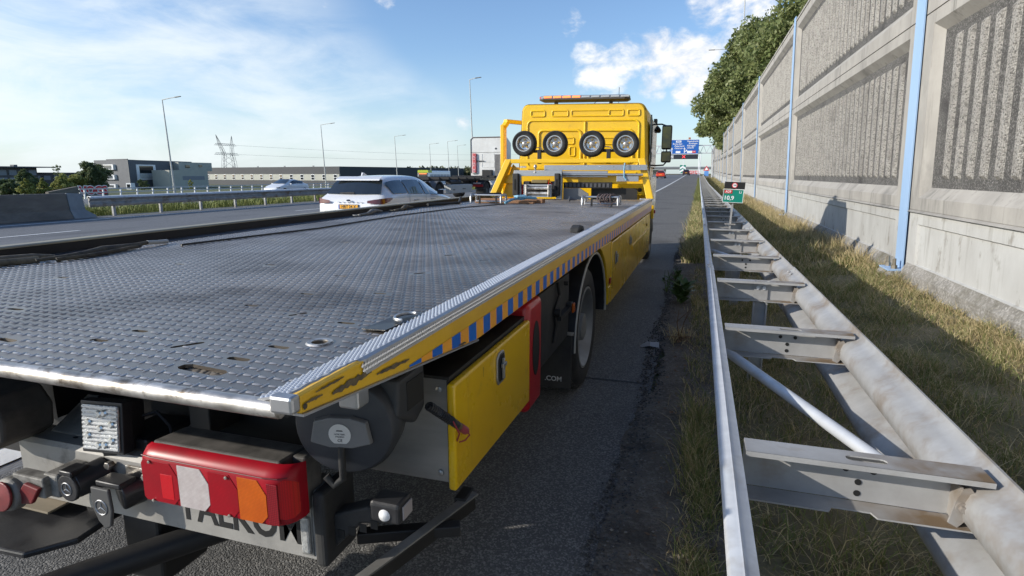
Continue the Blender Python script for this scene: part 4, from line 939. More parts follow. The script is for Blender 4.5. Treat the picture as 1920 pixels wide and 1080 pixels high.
m = MB(); m.box(-1.61, -1.50, BY-.008, BY-.001, .60, .635); [m.cyl((x, BY-.008, z), (x, BY-.028, z), .013, 6) for x, z in ((-1.515, .618), (-1.66, .632))]; P('socket_bracket', m, STEEL, bevel=.002)
# red air coupling
m = MB(); m.lathe([(.052, 0), (.052, .03), (.04, .04)], (-1.93, BY-.11, .55), (0, -1, .15), 20); m.box(-1.93, -1.80, BY-.12, BY-.08, .55, .615); ac = P('air_coupling', m, CHAS, bevel=.005)
m = MB(); m.lathe([(.045, 0), (.045, .008), (.0, .012)], (-1.93, BY-.152, .556), (0, -1, .15), 20); part('red_cap', m, M('grimy_red_plastic', (.22, .015, .02), .5, col2=(.12, .02, .02), nscale=12), ac, bevel=.003); m = MB(); m.prism([(-1.93, .52), (-1.84, .535), (-1.80, .59), (-1.86, .60)], 'y', BY-.135, BY-.121); part('red_lever', m, bpy.data.materials['grimy_red_plastic'], ac, bevel=.004)
m = MB(); m.box(-1.83, -1.77, BY-.10, BY, .545, .62); part('coupling_mount', m, CHAS, ac, bevel=.008)
# lifting boom head and forks behind the beam
m = MB(); m.prism([(-2.18, .67), (-2.03, .66), (-1.985, .69), (-1.975, .77), (-2.02, .83), (-2.18, .85)], 'y', 1.10, 1.26); bh = P('lifting_boom', m, M('grimy_boom_steel', (.055, .05, .045), .65, .2, col2=(.12, .105, .09), nscale=7, bump=.1, bscale=40), bevel=.014, seg=3)
m = MB(); m.cyl((-2.025, 1.099, .79), (-2.025, 1.096, .79), .020, 16); part('boom_hole', m, BPRT, bh)
m = MB(); m.tube([(-2.025+.024*math.cos(t), 1.096, .79+.024*math.sin(t)) for t in np.linspace(0, 6.28, 18)], .005, 6, cap=False); part('boom_eye', m, bpy.data.materials['grimy_boom_steel'], bh)
m = MB(); m.tube([(-1.80, .86, .335), (-1.66, 1.05, .345), (-1.45, 1.33, .355), (-1.2, 1.66, .36)], .042, 14); P('lifting_fork', m, BLACKM, smooth=60)
m = MB(); m.box(-1.72, -1.57, 1.24, 1.42, .20, .70); m.box(-1.85, -1.74, 1.22, 1.5, .40, .50); P('boom_column', m, BLACKM, bevel=.01)
m = MB(); m.prism([(-2.15, .98), (-1.80, 1.0), (-1.72, 1.10), (-1.74, 1.26), (-2.15, 1.26)], 'z', .405, .425); P('step_plate', m, BLACKP, bevel=.006)
m = MB(); m.box(-2.15, -1.90, 1.14, 1.30, .445, .452); P('lower_plate', m, M('dusty_tan_steel', (.27, .22, .155), .8, col2=(.2, .17, .12), nscale=8), bevel=.002)
m = MB(); m.prism([(1.26, .62), (1.40, .72), (1.40, .74), (1.26, .66)], 'x', -2.02, -1.86); P('boom_bracket', m, CHAS, bevel=.006)
# retracted side arm and rubber marker lamp
m = MB(); m.bar((-.92, 1.36, .43), (-.64, 1.49, .43), .04, .035); m.bar((-.86, 1.02, .405), (-.655, 1.63, .435), .03, .045); m.box(-.70, -.66, 1.58, 1.66, .42, .47); P('support_arm', m, BLACKM, bevel=.004)
m = MB(); m.bar((-.857, 1.03, .4325), (-.65, 1.64, .4625), .03, .006); P('arm_lit_strip', m, CHAS)  # paler strip paints the lit top of the dark arm
m = MB(); m.prism([(-.91, .475), (-.91, .58), (-.80, .625), (-.74, .62), (-.74, .585), (-.82, .57)], 'y', 1.23, 1.29); P('marker_arm', m, RUB, bevel=.008)
m = MB()
for i in range(4): m.box(-.895+i*.035, -.873+i*.035, 1.2285, 1.2300, .515+i*.016, .54+i*.016)
P('marker_arm_slots', m, BPRT)
m = MB(); m.box(-.785, -.692, 1.215, 1.29, .595, .655); ml = P('marker_lamp', m, BLACKP, bevel=.012, seg=3)
m = MB(); m.lathe([(.017, 0), (.013, .006), (0, .008)], (-.738, 1.215, .620), (0, -1, 0), 18); part('clear_lens', m, M('marker_white_lens', (.8, .8, .8), .15, coat=1.0), ml, smooth=60)
m = MB(); m.box(-.693, -.689, 1.23, 1.28, .605, .643); part('side_lens', m, LCLR, ml, bevel=.001)
# hose reel
m = MB(); RC = Vector((-.835, 1.20, .860)); RA = Vector((.22, -1, -.05))
m.lathe([(.03, -.11), (.128, -.11), (.139, -.09), (.139, -.02), (.128, 0), (.10, .008), (.03, .012), (0, .012)], RC, RA, 36); hr = P('hose_reel', m, M('dark_blue_plastic', (.022, .026, .034), .5, col2=(.034, .038, .045), nscale=8), smooth=35, bevel=.003)
ra = RA.normalized(); rx = Vector((0, 0, 1)).cross(-ra).normalized() * -1
rx = ra.cross(Vector((0, 0, 1))).normalized() * -1; rz_ = rx.cross(ra) * -1
if rx.x < 0: rx = -rx
rz_ = Vector((0, 0, 1))
m = MB(); cc = RC + ra*.0125
pl = [(-.082, -.030), (-.07, .03), (-.03, .042), (.03, .042), (.07, .03), (.082, -.030), (.03, -.044), (-.03, -.044)]
m.loft([[cc+rx*a+rz_*c for a, c in pl], [cc+rx*a*.96+rz_*c*.93+ra*.016 for a, c in pl]]); part('reel_plate', m, M('grey_reel_plate', (.12, .125, .13), .55, col2=(.15, .15, .155), nscale=10), hr, bevel=.003)
m = MB(); m.lathe([(.029, 0), (.029, .0012)], cc+ra*.016+rz_*-.004, ra, 26); st_ = part('sticker', m, M('pale_sticker', (.50, .50, .49), .5), hr)
rm = Matrix((( *rx, 0), (*rz_, 0), (*(ra), 0), (0, 0, 0, 1))).transposed()
for s_, sz, dz_ in (('CE', .011, -.016), ('HOSE REEL', .006, .001), ('WARNING', .005, -.006)): 
    p = cc+ra*.0176+rz_*(dz_-.004); link('sticker_print', text_mesh(s_, sz, BPRT, Matrix.Translation(p-BASE[T]) @ rm, .0001), hr)
m = MB(); c0 = cc+ra*.0178+rz_*.011; m.add([c0+rz_*.009, c0-rx*.009-rz_*.006, c0+rx*.009-rz_*.006], [(0, 1, 2)]); part('sticker_print', m, BPRT, hr)
m = MB(); m.prism([(1.24, .885), (1.25, .985), (1.40, .99), (1.40, .86), (1.34, .83)], 'x', -.80, -.70); part('reel_housing', m, M('reel_housing_plastic', (.03, .032, .036), .55), hr, bevel=.012, seg=3)
m = MB(); m.box(-.7015, -.698, 1.29, 1.385, .885, .965); part('reel_mouth', m, BPRT, hr, bevel=.002)
m = MB(); m.box(-.735, -.685, 1.04, 1.09, .99, 1.05); part('reel_hanger', m, ALU2, hr, bevel=.006)
m = MB(); m.tube([cc-rz_*.04+ra*.01, cc-rz_*.09+ra*.012, cc-rz_*.135-rx*.005, cc-rz_*.155-rx*.03, cc-rz_*.13-rx*.05], .010, 8); part('reel_hose', m, RUB, hr, smooth=60)
# coiled air line hanging in front of the locker
a0, a1 = Vector((-.685, 1.36, .885)), Vector((-.632, 1.50, .755))
dv = (a1-a0); dn = dv.normalized(); u = dn.cross(Vector((0, 0, 1))).normalized(); w = dn.cross(u)
m = MB(); m.tube([a0+dv*(.1+.62*t/110)+(u*math.cos(t*.75)+w*math.sin(t*.75))*.011 for t in range(111)], .0036, 5); co = P('coiled_air_line', m, BLACKP, smooth=60)
m = MB(); m.cyl(a0+dv*.70, a0+dv*.86, .012, 10); part('hose_sleeve', m, BLACKP, co, smooth=40)
m = MB(); m.cyl(a0+dv*.86, a0+dv*.93, .0115, 10); part('brass_collar', m, M('dull_brass', (.22, .16, .09), .4, .7), co, smooth=40)
m = MB(); m.cyl(a0+dv*.93, a0+dv*1.1, .0125, 10); m.cyl(a0+dv*1.1, a0+dv*1.16, .006, 8); part('red_connector', m, M('faded_red_plastic', (.30, .05, .06), .5), co, smooth=40)
e = a0+dv*1.16
m = MB(); m.tube([a0+dv*.66+u*.012, a0+dv*.72+u*.028+Vector((0, 0, -.03)), e+Vector((-.03, -.02, -.03)), e+Vector((-.005, -.01, -.022)), e+Vector((.006, 0, -.008)), e], .0025, 5); part('red_lanyard', m, M('red_cord', (.30, .02, .03), .6), co, smooth=60)
# ------------------------------------------------------------------ cab of the recovery truck
def rrect(x0, x1, z0, z1, rt, rb, y, lean=0.0, n=5):
    ps = []
    for cx, cz, r, a0 in ((x1-rt, z1-rt, rt, 0), (x0+rt, z1-rt, rt, 90), (x0+rb, z0+rb, rb, 180), (x1-rb, z0+rb, rb, 270)):
        for k in range(n+1):
            a = R(a0+90*k/n); px, pz = cx+r*math.cos(a), cz+r*math.sin(a)
            t = max(0, (pz-1.9)/(z1-1.9)); cxm = (x0+x1)/2
            ps.append((cxm+(px-cxm)*(1-lean*t), y, pz))
    return ps
m = MB(); CX0, CX1 = -3.05, -.80
m.loft([rrect(CX0+.03, CX1-.03, 1.0, 2.65, .10, .04, 9.90, .085), rrect(CX0, CX1, .98, 2.675, .11, .05, 9.94, .08), rrect(CX0, CX1, .6, 2.70, .18, .05, 10.6, .08), rrect(CX0, CX1, .6, 2.69, .18, .06, 11.3, .08), rrect(CX0+.06, CX1-.06, .6, 2.55, .25, .08, 11.72, .08), rrect(CX0+.12, CX1-.12, .62, 1.75, .2, .1, 11.86, .0)])
m.v = [(x, y, z-(.022*(x+2.9) if z > 1.3 else 0)) for x, y, z in m.v]; cab = P('cab', m, YEL, smooth=40)
# pressed beads on the back wall
def bead(par, x0, x1, z0, z1, r, w=.016, y=9.899):
    pts = []
    for cx, cz, a0 in ((x1-r, z1-r, 0), (x0+r, z1-r, 90), (x0+r, z0+r, 180), (x1-r, z0+r, 270)):
        for k in range(5): a = R(a0+90*k/4); pts.append((cx+r*math.cos(a), y, cz+r*math.sin(a)))
    pts.append(pts[0]); pts = [(a, b_, c-.018*(a+2.9)) for a, b_, c in pts]; m = MB(); m.tube(pts, w*1.5, 8, cap=False); part('pressed_bead', m, YEL, par, smooth=60)
bead(cab, -2.86, -.98, 1.62, 2.40, .08, .012)
bead(cab, -2.66, -1.93, 1.72, 2.24, .07); bead(cab, -1.80, -1.07, 1.72, 2.24, .07)
bead(cab, -2.52, -2.05, 2.02, 2.12, .02, .010); bead(cab, -1.66, -1.22, 2.02, 2.12, .02, .010); bead(cab, -2.12, -2.03, 1.82, 1.97, .02, .009)
bead(cab, -2.80, -2.56, 2.47, 2.56, .02, .010); bead(cab, -2.43, -2.16, 2.47, 2.56, .02, .009); bead(cab, -2.10, -1.47, 2.47, 2.56, .02, .009); bead(cab, -1.47, -1.24, 2.47, 2.56, .02, .009); bead(cab, -1.17, -.98, 2.47, 2.56, .02, .010)
for z in (1.42, 1.52, 1.60):
    m = MB(); m.tube([(-2.85, 9.899, z), (-1.0, 9.899, z)], .018, 8); part('pressed_bead', m, YEL, cab, smooth=60)
m = MB(); m.tube([(a, 9.931, c-.022*(a+2.9)) for a, _, c in rrect(CX0+.012, CX1-.012, 1.2, 2.668, .11, .04, 9.93, .082)]*1, .009, 6, cap=False); part('panel_seam', m, M('dark_panel_seam', (.14, .085, .02), .6), cab)
m = MB(); m.tube([(-1.865, 9.899, 1.66), (-1.865, 9.899, 2.36)], .022, 8); part('pressed_bead', m, YEL, cab, smooth=60)
m = MB(); [m.cyl((x, 9.9, 1.25), (x, 9.885, 1.25), .035, 14) for x in (-1.22, -.93)]; part('grommet', m, BPRT, cab)
m = MB(); m.box(-1.45, -.82, 9.80, 9.895, 1.16, 1.215); m.box(-1.50, -1.25, 9.78, 9.895, 1.10, 1.24); part('cab_tilt_bracket', m, YEL, cab, bevel=.01)
m = MB(); m.box(CX1-.012, CX1+.012, 9.99, 10.02, 1.0, 2.45); m.box(CX1-.004, CX1+.010, 10.15, 11.25, 1.62, 2.38); part('side_window', m, GLASS, cab, bevel=.003)
m = MB(); m.prism([(CX1-.03, 10.02), (CX1+.03, 10.02), (CX1+.03, 11.4), (CX1-.03, 11.4)], 'z', .75, 1.45); part('door_lower', m, M('reflective_brown_side', (.20, .16, .08), .25, coat=.5), cab, bevel=.01)
m = MB(); m.prism([(10.0, .42), (10.2, .75), (11.3, .75), (11.5, .42), (11.3, .5), (11.1, .8), (10.4, .8), (10.2, .5)], 'x', -1.02, -.80); part('wheel_arch', m, BLACKP, cab)
m = MB(); m.box(-.83, -.79, 9.70, 9.78, .62, 1.02); part('step_guard', m, STAIN, cab, bevel=.006)
# open left door swung out
A_, B_ = Vector((-3.08, 11.15, 0)), Vector((-3.475, 10.32, 0)); dd = (B_-A_).normalized(); L_ = (B_-A_).length
dm = Matrix(((dd.x, -dd.y, 0, A_.x), (dd.y, dd.x, 0, A_.y), (0, 0, 1, 0), (0, 0, 0, 1)))
def door_bar(m, a, c, w): m.bar(dm @ Vector((a[0], 0, a[1])), dm @ Vector((c[0], 0, c[1])), w, .07)
m = MB(); m.prism([(0, .85), (L_, .85), (L_, 1.66), (0, 1.60)], 'y', -.035, .035); m.xf(dm)
door_bar(m, (L_-.05, 1.6), (L_-.05, 2.38), .17); door_bar(m, (L_-.05, 2.34), (L_-.16, 2.45), .11); door_bar(m, (L_-.10, 2.45), (.10, 2.45), .10); door_bar(m, (.15, 2.45), (.02, 1.6), .05)
dr = P('open_door', m, YELD, bevel=.012, seg=3)
m = MB(); m.box(L_-.20, L_-.08, -.06, -.036, 1.48, 1.53); m.xf(dm); part('door_handle', m, BLACKP, dr, bevel=.004)
# mirrors on the right
def rbox(name, x0, x1, y0, y1, z0, z1, mat, par, bev): 
    m = MB(); m.box(x0, x1, y0, y1, z0, z1); return part(name, m, mat, par, bevel=bev, seg=3)
mr_ = rbox('mirror_housing', -.705, -.525, 11.30, 11.42, 1.95, 2.385, BLACKP, T, .03); rbox('mirror_glass', -.69, -.54, 11.293, 11.2995, 1.975, 2.36, MIR, mr_, .004)
mr2 = rbox('mirror_housing', -.705, -.525, 11.30, 11.42, 1.715, 1.92, BLACKP, T, .03); rbox('mirror_glass', -.69, -.54, 11.293, 11.2995, 1.735, 1.90, MIR, mr2, .004)
m = MB(); m.tube([(-.86, 11.45, 2.41), (-.72, 11.42, 2.41), (-.62, 11.38, 2.37)], .014, 8); P('mirror_arm', m, BLACKP, smooth=50)
m = MB(); m.tube([(-.86, 11.45, 1.66), (-.66, 11.42, 1.67), (-.615, 11.38, 1.72)], .014, 8); m.box(-.90, -.82, 11.38, 11.5, 1.60, 1.74); P('mirror_arm', m, BLACKP, smooth=50)
m = MB(); m.tube([(-.615, 11.37, 1.9), (-.615, 11.37, 1.96)], .012, 6); P('mirror_link', m, BLACKP)
m = MB(); m.lathe([(.02, 0), (.085, .01), (.10, .04), (.08, .07), (.02, .08)], (-.78, 11.40, 2.355), (-.6, -.25, -.6), 18); P('kerb_mirror', m, BLACKP, smooth=50)
m = MB(); m.box(-.86, -.80, 11.3, 11.45, 2.42, 2.50); P('mirror_mount', m, BLACKP, bevel=.01)
# beacon bar
m = MB(); y0, y1 = 10.45, 10.75
def bar_sec(z, g): return [(-2.82+g, 10.52, z), (-2.74+g, y0+g, z), (-1.30-g, y0+g, z-.028), (-1.22-g, 10.52, z-.03), (-1.22-g, 10.68, z-.03), (-1.30-g, y1-g, z-.028), (-2.74+g, y1-g, z), (-2.82+g, 10.68, z)]
m.loft([bar_sec(2.775, .06), bar_sec(2.80, .0), bar_sec(2.825, 0)]); bb = P('beacon_bar', m, M('beacon_base', (.06, .05, .04), .4), smooth=20)
m = MB(); m.loft([bar_sec(2.825, .004), bar_sec(2.868, .012), bar_sec(2.876, .03)]); part('clear_cover', m, M('smoked_beacon_cover', (.22, .24, .27), .12, coat=1.0), bb, smooth=20)
for k in range(9):
    x = -2.72+k*.17; q_ = .018*k/8*1.5; m = MB(); m.box(x, x+.14, y0-.004, y0+.010, 2.830-q_, 2.862-q_); part('led_module', m, ORANGEL if k < 4 else M('unlit_led', (.45, .47, .50), .2, .3) if k == 4 else bpy.data.materials['unlit_led'], bb, bevel=.003)
m = MB(); m.box(-2.815, -2.76, 10.5, 10.62, 2.832, 2.86); part('red_end_module', m, M('pale_red_lens', (.65, .12, .12), .3), bb, bevel=.004)
m = MB()
for x in (-2.53, -1.55): part('bar_leg', MB().box(x-.025, x+.025, 10.55, 10.65, 2.66, 2.78), BLACKP, bb)
m.tube([(-1.83, 10.5, 2.70), (-1.80, 10.48, 2.74), (-1.74, 10.5, 2.77)], .006, 5); part('bar_cable', m, BLACKP, bb)
m = MB(); m.cyl((-1.47, 11.0, 2.66), (-1.47, 11.0, 3.04), .005, 5); P('aerial', m, BLACKP)

# headboard frame at the front of the bed
m = MB()
for s, xf, xt in ((-1, -3.07, -2.83), (1, -.66, -.815)):
    w = .05
    m.loft([[(xf-w, 8.60, 1.15), (xf+w, 8.60, 1.15), (xf+w, 8.85, 1.15), (xf-w, 8.85, 1.15)], [(xt-w, 8.72, 1.73), (xt+w*1.0, 8.72, 1.73), (xt+w, 8.85, 1.73), (xt-w, 8.85, 1.73)]])
m.box(-2.86, -.79, 8.72, 8.80, 1.668, 1.73); m.box(-2.95, -.78, 8.80, 8.84, 1.36, 1.49)
hb = P('headboard_frame', m, YEL, bevel=.008)
m = MB(); m.add([(-2.98, 8.86, 1.15), (-2.70, 8.86, 1.15), (-2.62, 8.86, 1.5), (-2.80, 8.86, 1.66), (-2.98, 8.88, 1.15), (-2.70, 8.88, 1.15), (-2.62, 8.88, 1.5), (-2.80, 8.88, 1.66)], [(0, 1, 2, 3), (7, 6, 5, 4), (0, 4, 5, 1), (1, 5, 6, 2), (2, 6, 7, 3), (3, 7, 4, 0)]); part('gusset', m, YEL, hb, bevel=.004)
m = MB(); [m.box(x-.06, x+.04, 8.71, 8.73, 1.60, 1.625) for x in (-2.58, -1.02)]; part('frame_clip', m, STEEL, hb)
m = MB(); m.box(-.80, -.62, 8.58, 8.70, 1.135, 1.16); part('frame_foot', m, ALU2, hb, bevel=.004)
# winch and its guard
m = MB(); m.box(-2.67, -1.93, 8.50, 8.54, 1.475, 1.56); m.box(-2.68, -2.56, 8.52, 8.56, 1.18, 1.53); m.box(-2.02, -1.93, 8.52, 8.58, 1.14, 1.53); wg = P('winch_guard', m, ALU2, bevel=.004)
m = MB(); m.box(-2.675, -2.585, 8.44, 8.52, 1.19, 1.515); m.box(-2.03, -1.955, 8.44, 8.52, 1.19, 1.515); part('rubber_buffer', m, RUB, wg, bevel=.012)
BGM = M('buffer_groove', (.004, .004, .004), .9)
for x in (-2.63, -1.992): part('buffer_groove', MB().box(x-.012, x+.012, 8.4375, 8.440, 1.27, 1.43), BGM, wg)
m = MB(); m.lathe([(.0, .055), (.016, .05), (.026, .03), (.026, .015), (.014, 0), (.014, -.05), (.03, -.05), (.03, -.065)], (-2.34, 8.52, 1.59), (0, 0, 1), 14); part('tow_ball', m, STEEL, wg, smooth=50)
m = MB(); m.box(-2.46, -2.06, 8.38, 8.41, 1.17, 1.20); m.box(-2.46, -2.06, 8.38, 8.41, 1.33, 1.355); m.box(-2.47, -2.44, 8.36, 8.42, 1.17, 1.355); m.box(-2.08, -2.05, 8.36, 8.42, 1.17, 1.355); wi = P('winch', m, ALU2, bevel=.004)
m = MB(); [m.cyl((-2.45, 8.37, z), (-2.07, 8.37, z), .026, 12) for z in (1.225, 1.30)]; [m.cyl((x, 8.355, 1.18), (x, 8.355, 1.35), .022, 12) for x in (-2.43, -2.09)]; part('guide_roller', m, STEEL, wi, smooth=50)
m = MB(); m.cyl((-2.52, 8.6, 1.28), (-2.02, 8.6, 1.28), .10, 20); m.box(-2.52, -2.42, 8.5, 8.7, 1.17, 1.40); m.box(-2.10, -2.0, 8.5, 8.7, 1.17, 1.40); part('winch_drum', m, BLACKP, wi, bevel=.01)
m = MB(); m.cyl((-2.62, 8.62, 1.27), (-2.54, 8.62, 1.27), .085, 18); part('red_motor', m, RED, wi, bevel=.01)
m = MB(); m.box(-2.40, -2.15, 8.52, 8.66, 1.37, 1.42); part('winch_valve', m, M('brassy_valve', (.30, .22, .10), .4, .7), wi, bevel=.008); m = MB(); m.tube([(-2.13, 8.5, 1.34), (-2.11, 8.46, 1.43), (-2.08, 8.5, 1.36)], .008, 6); part('red_hook', m, RED, wi)
m = MB(); m.box(-1.94, -1.22, 8.66, 8.74, 1.30, 1.385); ch = P('cable_chain', m, BLACKM)
m = MB(); [m.box(-1.91+i*.062, -1.875+i*.062, 8.652, 8.662, 1.315, 1.37) for i in range(11)]; part('chain_link', m, M('chain_link_grey', (.07, .07, .075), .5), ch)
m = MB(); m.prism([(-1.93, 1.13), (-1.55, 1.13), (-1.55, 1.22), (-1.68, 1.30), (-1.93, 1.30)], 'y', 8.60, 8.63); P('grey_end_plate', m, M('grey_flat_plate', (.16, .165, .17), .6), bevel=.003)
m = MB(); m.box(-1.54, -.86, 8.78, 8.8, 1.06, 1.30); P('void_shade_panel', m, BLACKM)  # black sheet painted in for the dark void beside the end plate

# ------------------------------------------------------------------ gear carried on the truck
def dolly(xs, label):
    t = thing('tow_dolly', label, 'tow dolly', (sum(xs)/2, 8.93, 1.75), 'wheel dollies stowed on the headboard of the recovery truck')
    for x in xs:
        z = 1.97-(x+2.63)*.018
        w = link('wheel', None, t); w.location = Vector((x, 8.93, z))-BASE[t]; w.empty_display_size = .05
        k = MB(); k.lathe([(.118, -.05), (.125, -.062), (.165, -.068), (.186, -.052), (.195, -.025), (.196, .03), (.180, .06), (.12, .062)], (0, 0, 0), (0, 1, 0), 32, cap=False)
        for r in (.148, .160, .172): k.lathe([(r-.003, -.0675), (r, -.0705), (r+.003, -.0665)], (0, 0, 0), (0, 1, 0), 32, cap=False)
        part('tyre', k, RUB, w, smooth=40, local=True)
        k = MB(); k.lathe([(.119, -.05), (.122, -.060), (.112, -.060), (.104, -.045), (.092, -.02), (.085, .015), (.05, .02), (.0, .02)], (0, 0, 0), (0, 1, 0), 32, cap=False); part('rim', k, M('polished_rim', (.62, .62, .63), .28, .85) if 'polished_rim' not in bpy.data.materials else bpy.data.materials['polished_rim'], w, smooth=40, local=True)
        k = MB(); k.lathe([(.052, .02), (.05, -.005), (.03, -.012), (.028, -.035), (.018, -.042), (0, -.042)], (0, 0, 0), (0, 1, 0), 18, cap=False); part('hub', k, STEEL, w, smooth=40, local=True)
        k = MB()
        for i in range(5):
            a = R(90+72*i); k.cyl((.058*math.cos(a), .02, .058*math.sin(a)), (.058*math.cos(a), -.012, .058*math.sin(a)), .013, 8)
        part('wheel_nuts', k, GOLD, w, local=True)
    m = MB(); m.box(xs[0], xs[1], 8.95, 9.0, 1.83, 1.875); m.box(sum(xs)/2+.01-.03, sum(xs)/2+.01+.03, 8.86, 8.90, 1.66, 1.87); part('axle_beam', m, BLACKM, t, bevel=.005)
    m = MB(); c = sum(xs)/2; m.tube([(c-.14, 8.94, 1.86), (c-.06, 8.92, 1.91), (c+.03, 8.92, 1.90), (c+.05, 8.92, 1.86)], .008, 6); part('release_lever', m, STEEL, t)
    return t
dolly((-2.63, -2.14), 'left pair of small wheels stowed on the yellow headboard, beside the open cab door')
dolly((-1.57, -1.07), 'right pair of small wheels stowed on the yellow headboard, beside the mirrors')
m = MB(); m.prism([(8.62, 1.56), (8.70, 1.56), (8.70, 1.625), (8.62, 1.635)], 'x', -2.23, -.72)
for i in range(8): m.cyl((-2.15+i*.19, 8.62, 1.61), (-2.15+i*.19, 8.616, 1.61), .006, 6)
solo('loading_ramp', m, ALU2, 'long grey aluminium ramp lying along the headboard above the steel tube', 'ramp', bevel=.006)
m = MB(); m.cyl((-1.97, 8.60, 1.50), (-.77, 8.60, 1.495), .018, 14); solo('steel_tube', m, STAIN, 'bright round steel tube lying under the long aluminium ramp', 'tube', smooth=50)
m = MB(); m.box(-1.98, -1.28, 8.64, 8.66, 1.46, 1.55); m.box(-1.14, -.83, 8.585, 8.64, 1.40, 1.475); solo('axle_plate', m, ALU2, 'flat grey bar with a short right hand plate behind the bright steel tube', 'bar', bevel=.003)
m = MB(); m.tube([(-1.03, 8.58, 1.66), (-1.035, 8.57, 1.56), (-1.03, 8.57, 1.46), (-1.0, 8.57, 1.42)], .012, 6); solo('lashing_strap', m, STRAP, 'short blue lashing strap tied round the aluminium ramp near the right post', 'strap')
m = MB()
PY0 = dz(7.6)+DZ
m.box(-2.78, -1.92, 7.35, 7.50, PY0+.003, PY0+.055); solo('wooden_plank', m, WOOD, 'upper reddish wooden plank lying in front of the winch', 'plank', bevel=.004, loc=(-2.3, 7.4, PY0+.003))
m = MB(); m.box(-2.80, -2.0, 7.20, 7.33, PY0+.003, PY0+.038); solo('wooden_plank', m, WOOD, 'lower darker wooden plank lying nearest the tread plate in front of the winch', 'plank', bevel=.004)
def uframe(xa, xb, y, label, wrap):
    z = DZ+dz(y)+.004; t = thing('dolly_frame', label, 'lifting frame', ((xa+xb)/2, y, z), 'silver tubular frames lying on the deck'); r = .015
    for x in (xa, xb):
        m = MB(); m.tube([(x, y-.05, z+.019), (x, y-.05, z+.09), (x, y-.03, z+.115), (x, y+.13, z+.115), (x, y+.15, z+.09), (x, y+.15, z+.019)], r, 10); part('end_hoop', m, ALU2, t, smooth=50)
    m = MB(); m.tube([(xa, y+.02, z+.112), (xb, y+.02, z+.112)], r*.9, 10); m.tube([(xa, y+.13, z+.03), (xb, y+.13, z+.03)], r*.7, 8); part('cross_tube', m, ALU2, t, smooth=50)
    m = MB(); [m.bar((x, y+.0, z+.005), (x, y+.0, z+.10), .02, .02) for x in (xa+.10, xb-.08)]; part('foot_bracket', m, BLACKM, t)
    if wrap:
        m = MB()
        for k in range(5):
            c = xa+.20+k*.035; m.tube([(c+.03*math.cos(a)+rnd.uniform(-.01, .01), y+.02+.035*math.cos(a), z+.10+.045*math.sin(a)) for a in np.linspace(0, 6.28, 10)], .010, 6)
        m.tube([(xa+.18, y-.02, z+.08), (xa+.22, y-.06, z+.03), (xa+.30, y-.07, z+.02), (xa+.37, y-.03, z+.06)], .007, 5)
        part('wrapped_strap', m, M('mauve_strap', (.10, .075, .075), .85), t)
    return t
uframe(-2.735, -2.335, 6.95, 'silver tubular frame lying on the deck in front of the wooden planks', False)
uframe(-1.275, -.865, 6.75, 'silver tubular frame wrapped with a dark strap near the right side rail', True)
m = MB(); m.lathe([(.035, 0), (.035, .008), (.018, .03), (.010, .10), (.006, .11)], (-1.68, 7.85, DZ+dz(7.85)+.04), (.9, .25, -.08), 16); solo('rubber_bung', m, M('grey_rubber', (.10, .11, .13), .6), 'small grey cone shaped bung lying on the deck left of the strap wrapped frame', 'bung', smooth=40)
m = MB(); m.prism([(3.86, 0), (4.08, 0), (4.05, .03), (3.95, .045), (3.88, .03)], 'x', -.82, -.755); z = DZ+dz(4); m.v = [(x, y, q+z) for x, y, q in m.v]; solo('rubber_wedge', m, RUB, 'dark rubber wedge lying against the inside of the right side rail', 'wheel chock', bevel=.01)
z = DZ+dz(7.3)+.01
m = MB(); m.tube([(-2.30, 6.95, z+.01), (-2.24, 7.05, z+.05), (-2.20, 7.14, z+.06), (-2.16, 7.18, z+.05), (-2.06, 7.22, z+.075), (-1.98, 7.24, z+.06), (-2.05, 7.16, z+.07), (-2.18, 7.12, z+.09), (-2.25, 7.2, z+.08), (-2.12, 7.26, z+.09)], .017, 6); solo('ratchet_strap', m, STRAP, 'pale blue ratchet strap heaped on the wooden planks in front of the winch', 'strap', smooth=50)
# grimy straps along the left rail
z = DZ+dz(1.8)
m = MB(); m.tube([(-3.02, 1.25, z+.02), (-2.97, 1.5, z+.02), (-2.93, 1.72, z+.022), (-2.91, 1.86, z+.02), (-2.90, 1.95, z+.012)], [.018, .020, .021, .018, .010], 8); m.tube([(-3.0, 1.3, z+.016), (-2.92, 1.6, z+.018), (-2.86, 1.85, z+.014)], .016, 6)
solo('strap_roll', m, STRAPD, 'long grimy rolled strap lying in the corner of the left side rail', 'strap', smooth=60)
m = MB(); m.tube([(-2.83, 1.82, z+.015), (-2.80, 1.92, z+.02), (-2.80, 2.02, z+.02), (-2.84, 2.14, z+.024), (-2.86, 2.25, z+.02), (-2.86, 2.34, z+.025), (-2.87, 2.42, z+.028)], [.008, .010, .016, .020, .018, .011, .010], 8); m.tube([(-2.79, 1.88, z+.012), (-2.77, 2.02, z+.014), (-2.81, 2.2, z+.016), (-2.85, 2.36, z+.018)], .010, 6)
r1_ = solo('ratchet_buckle', m, M('dusty_tan_strap', (.12, .105, .075), .85, col2=(.05, .045, .04), nscale=22, bump=.3, bscale=60), 'dusty tan ratchet buckle and webbing lying by the left side rail behind the rolled strap', 'ratchet', smooth=60)
m = MB(); m.tube([(-2.87, 2.42, z+.028), (-2.88, 2.50, z+.022), (-2.885, 2.56, z+.02)], .012, 10); solo('pale_handle', m, M('pale_handle', (.42, .42, .40), .6), 'short pale grip at the far end of the dusty tan ratchet buckle', 'handle', smooth=50)
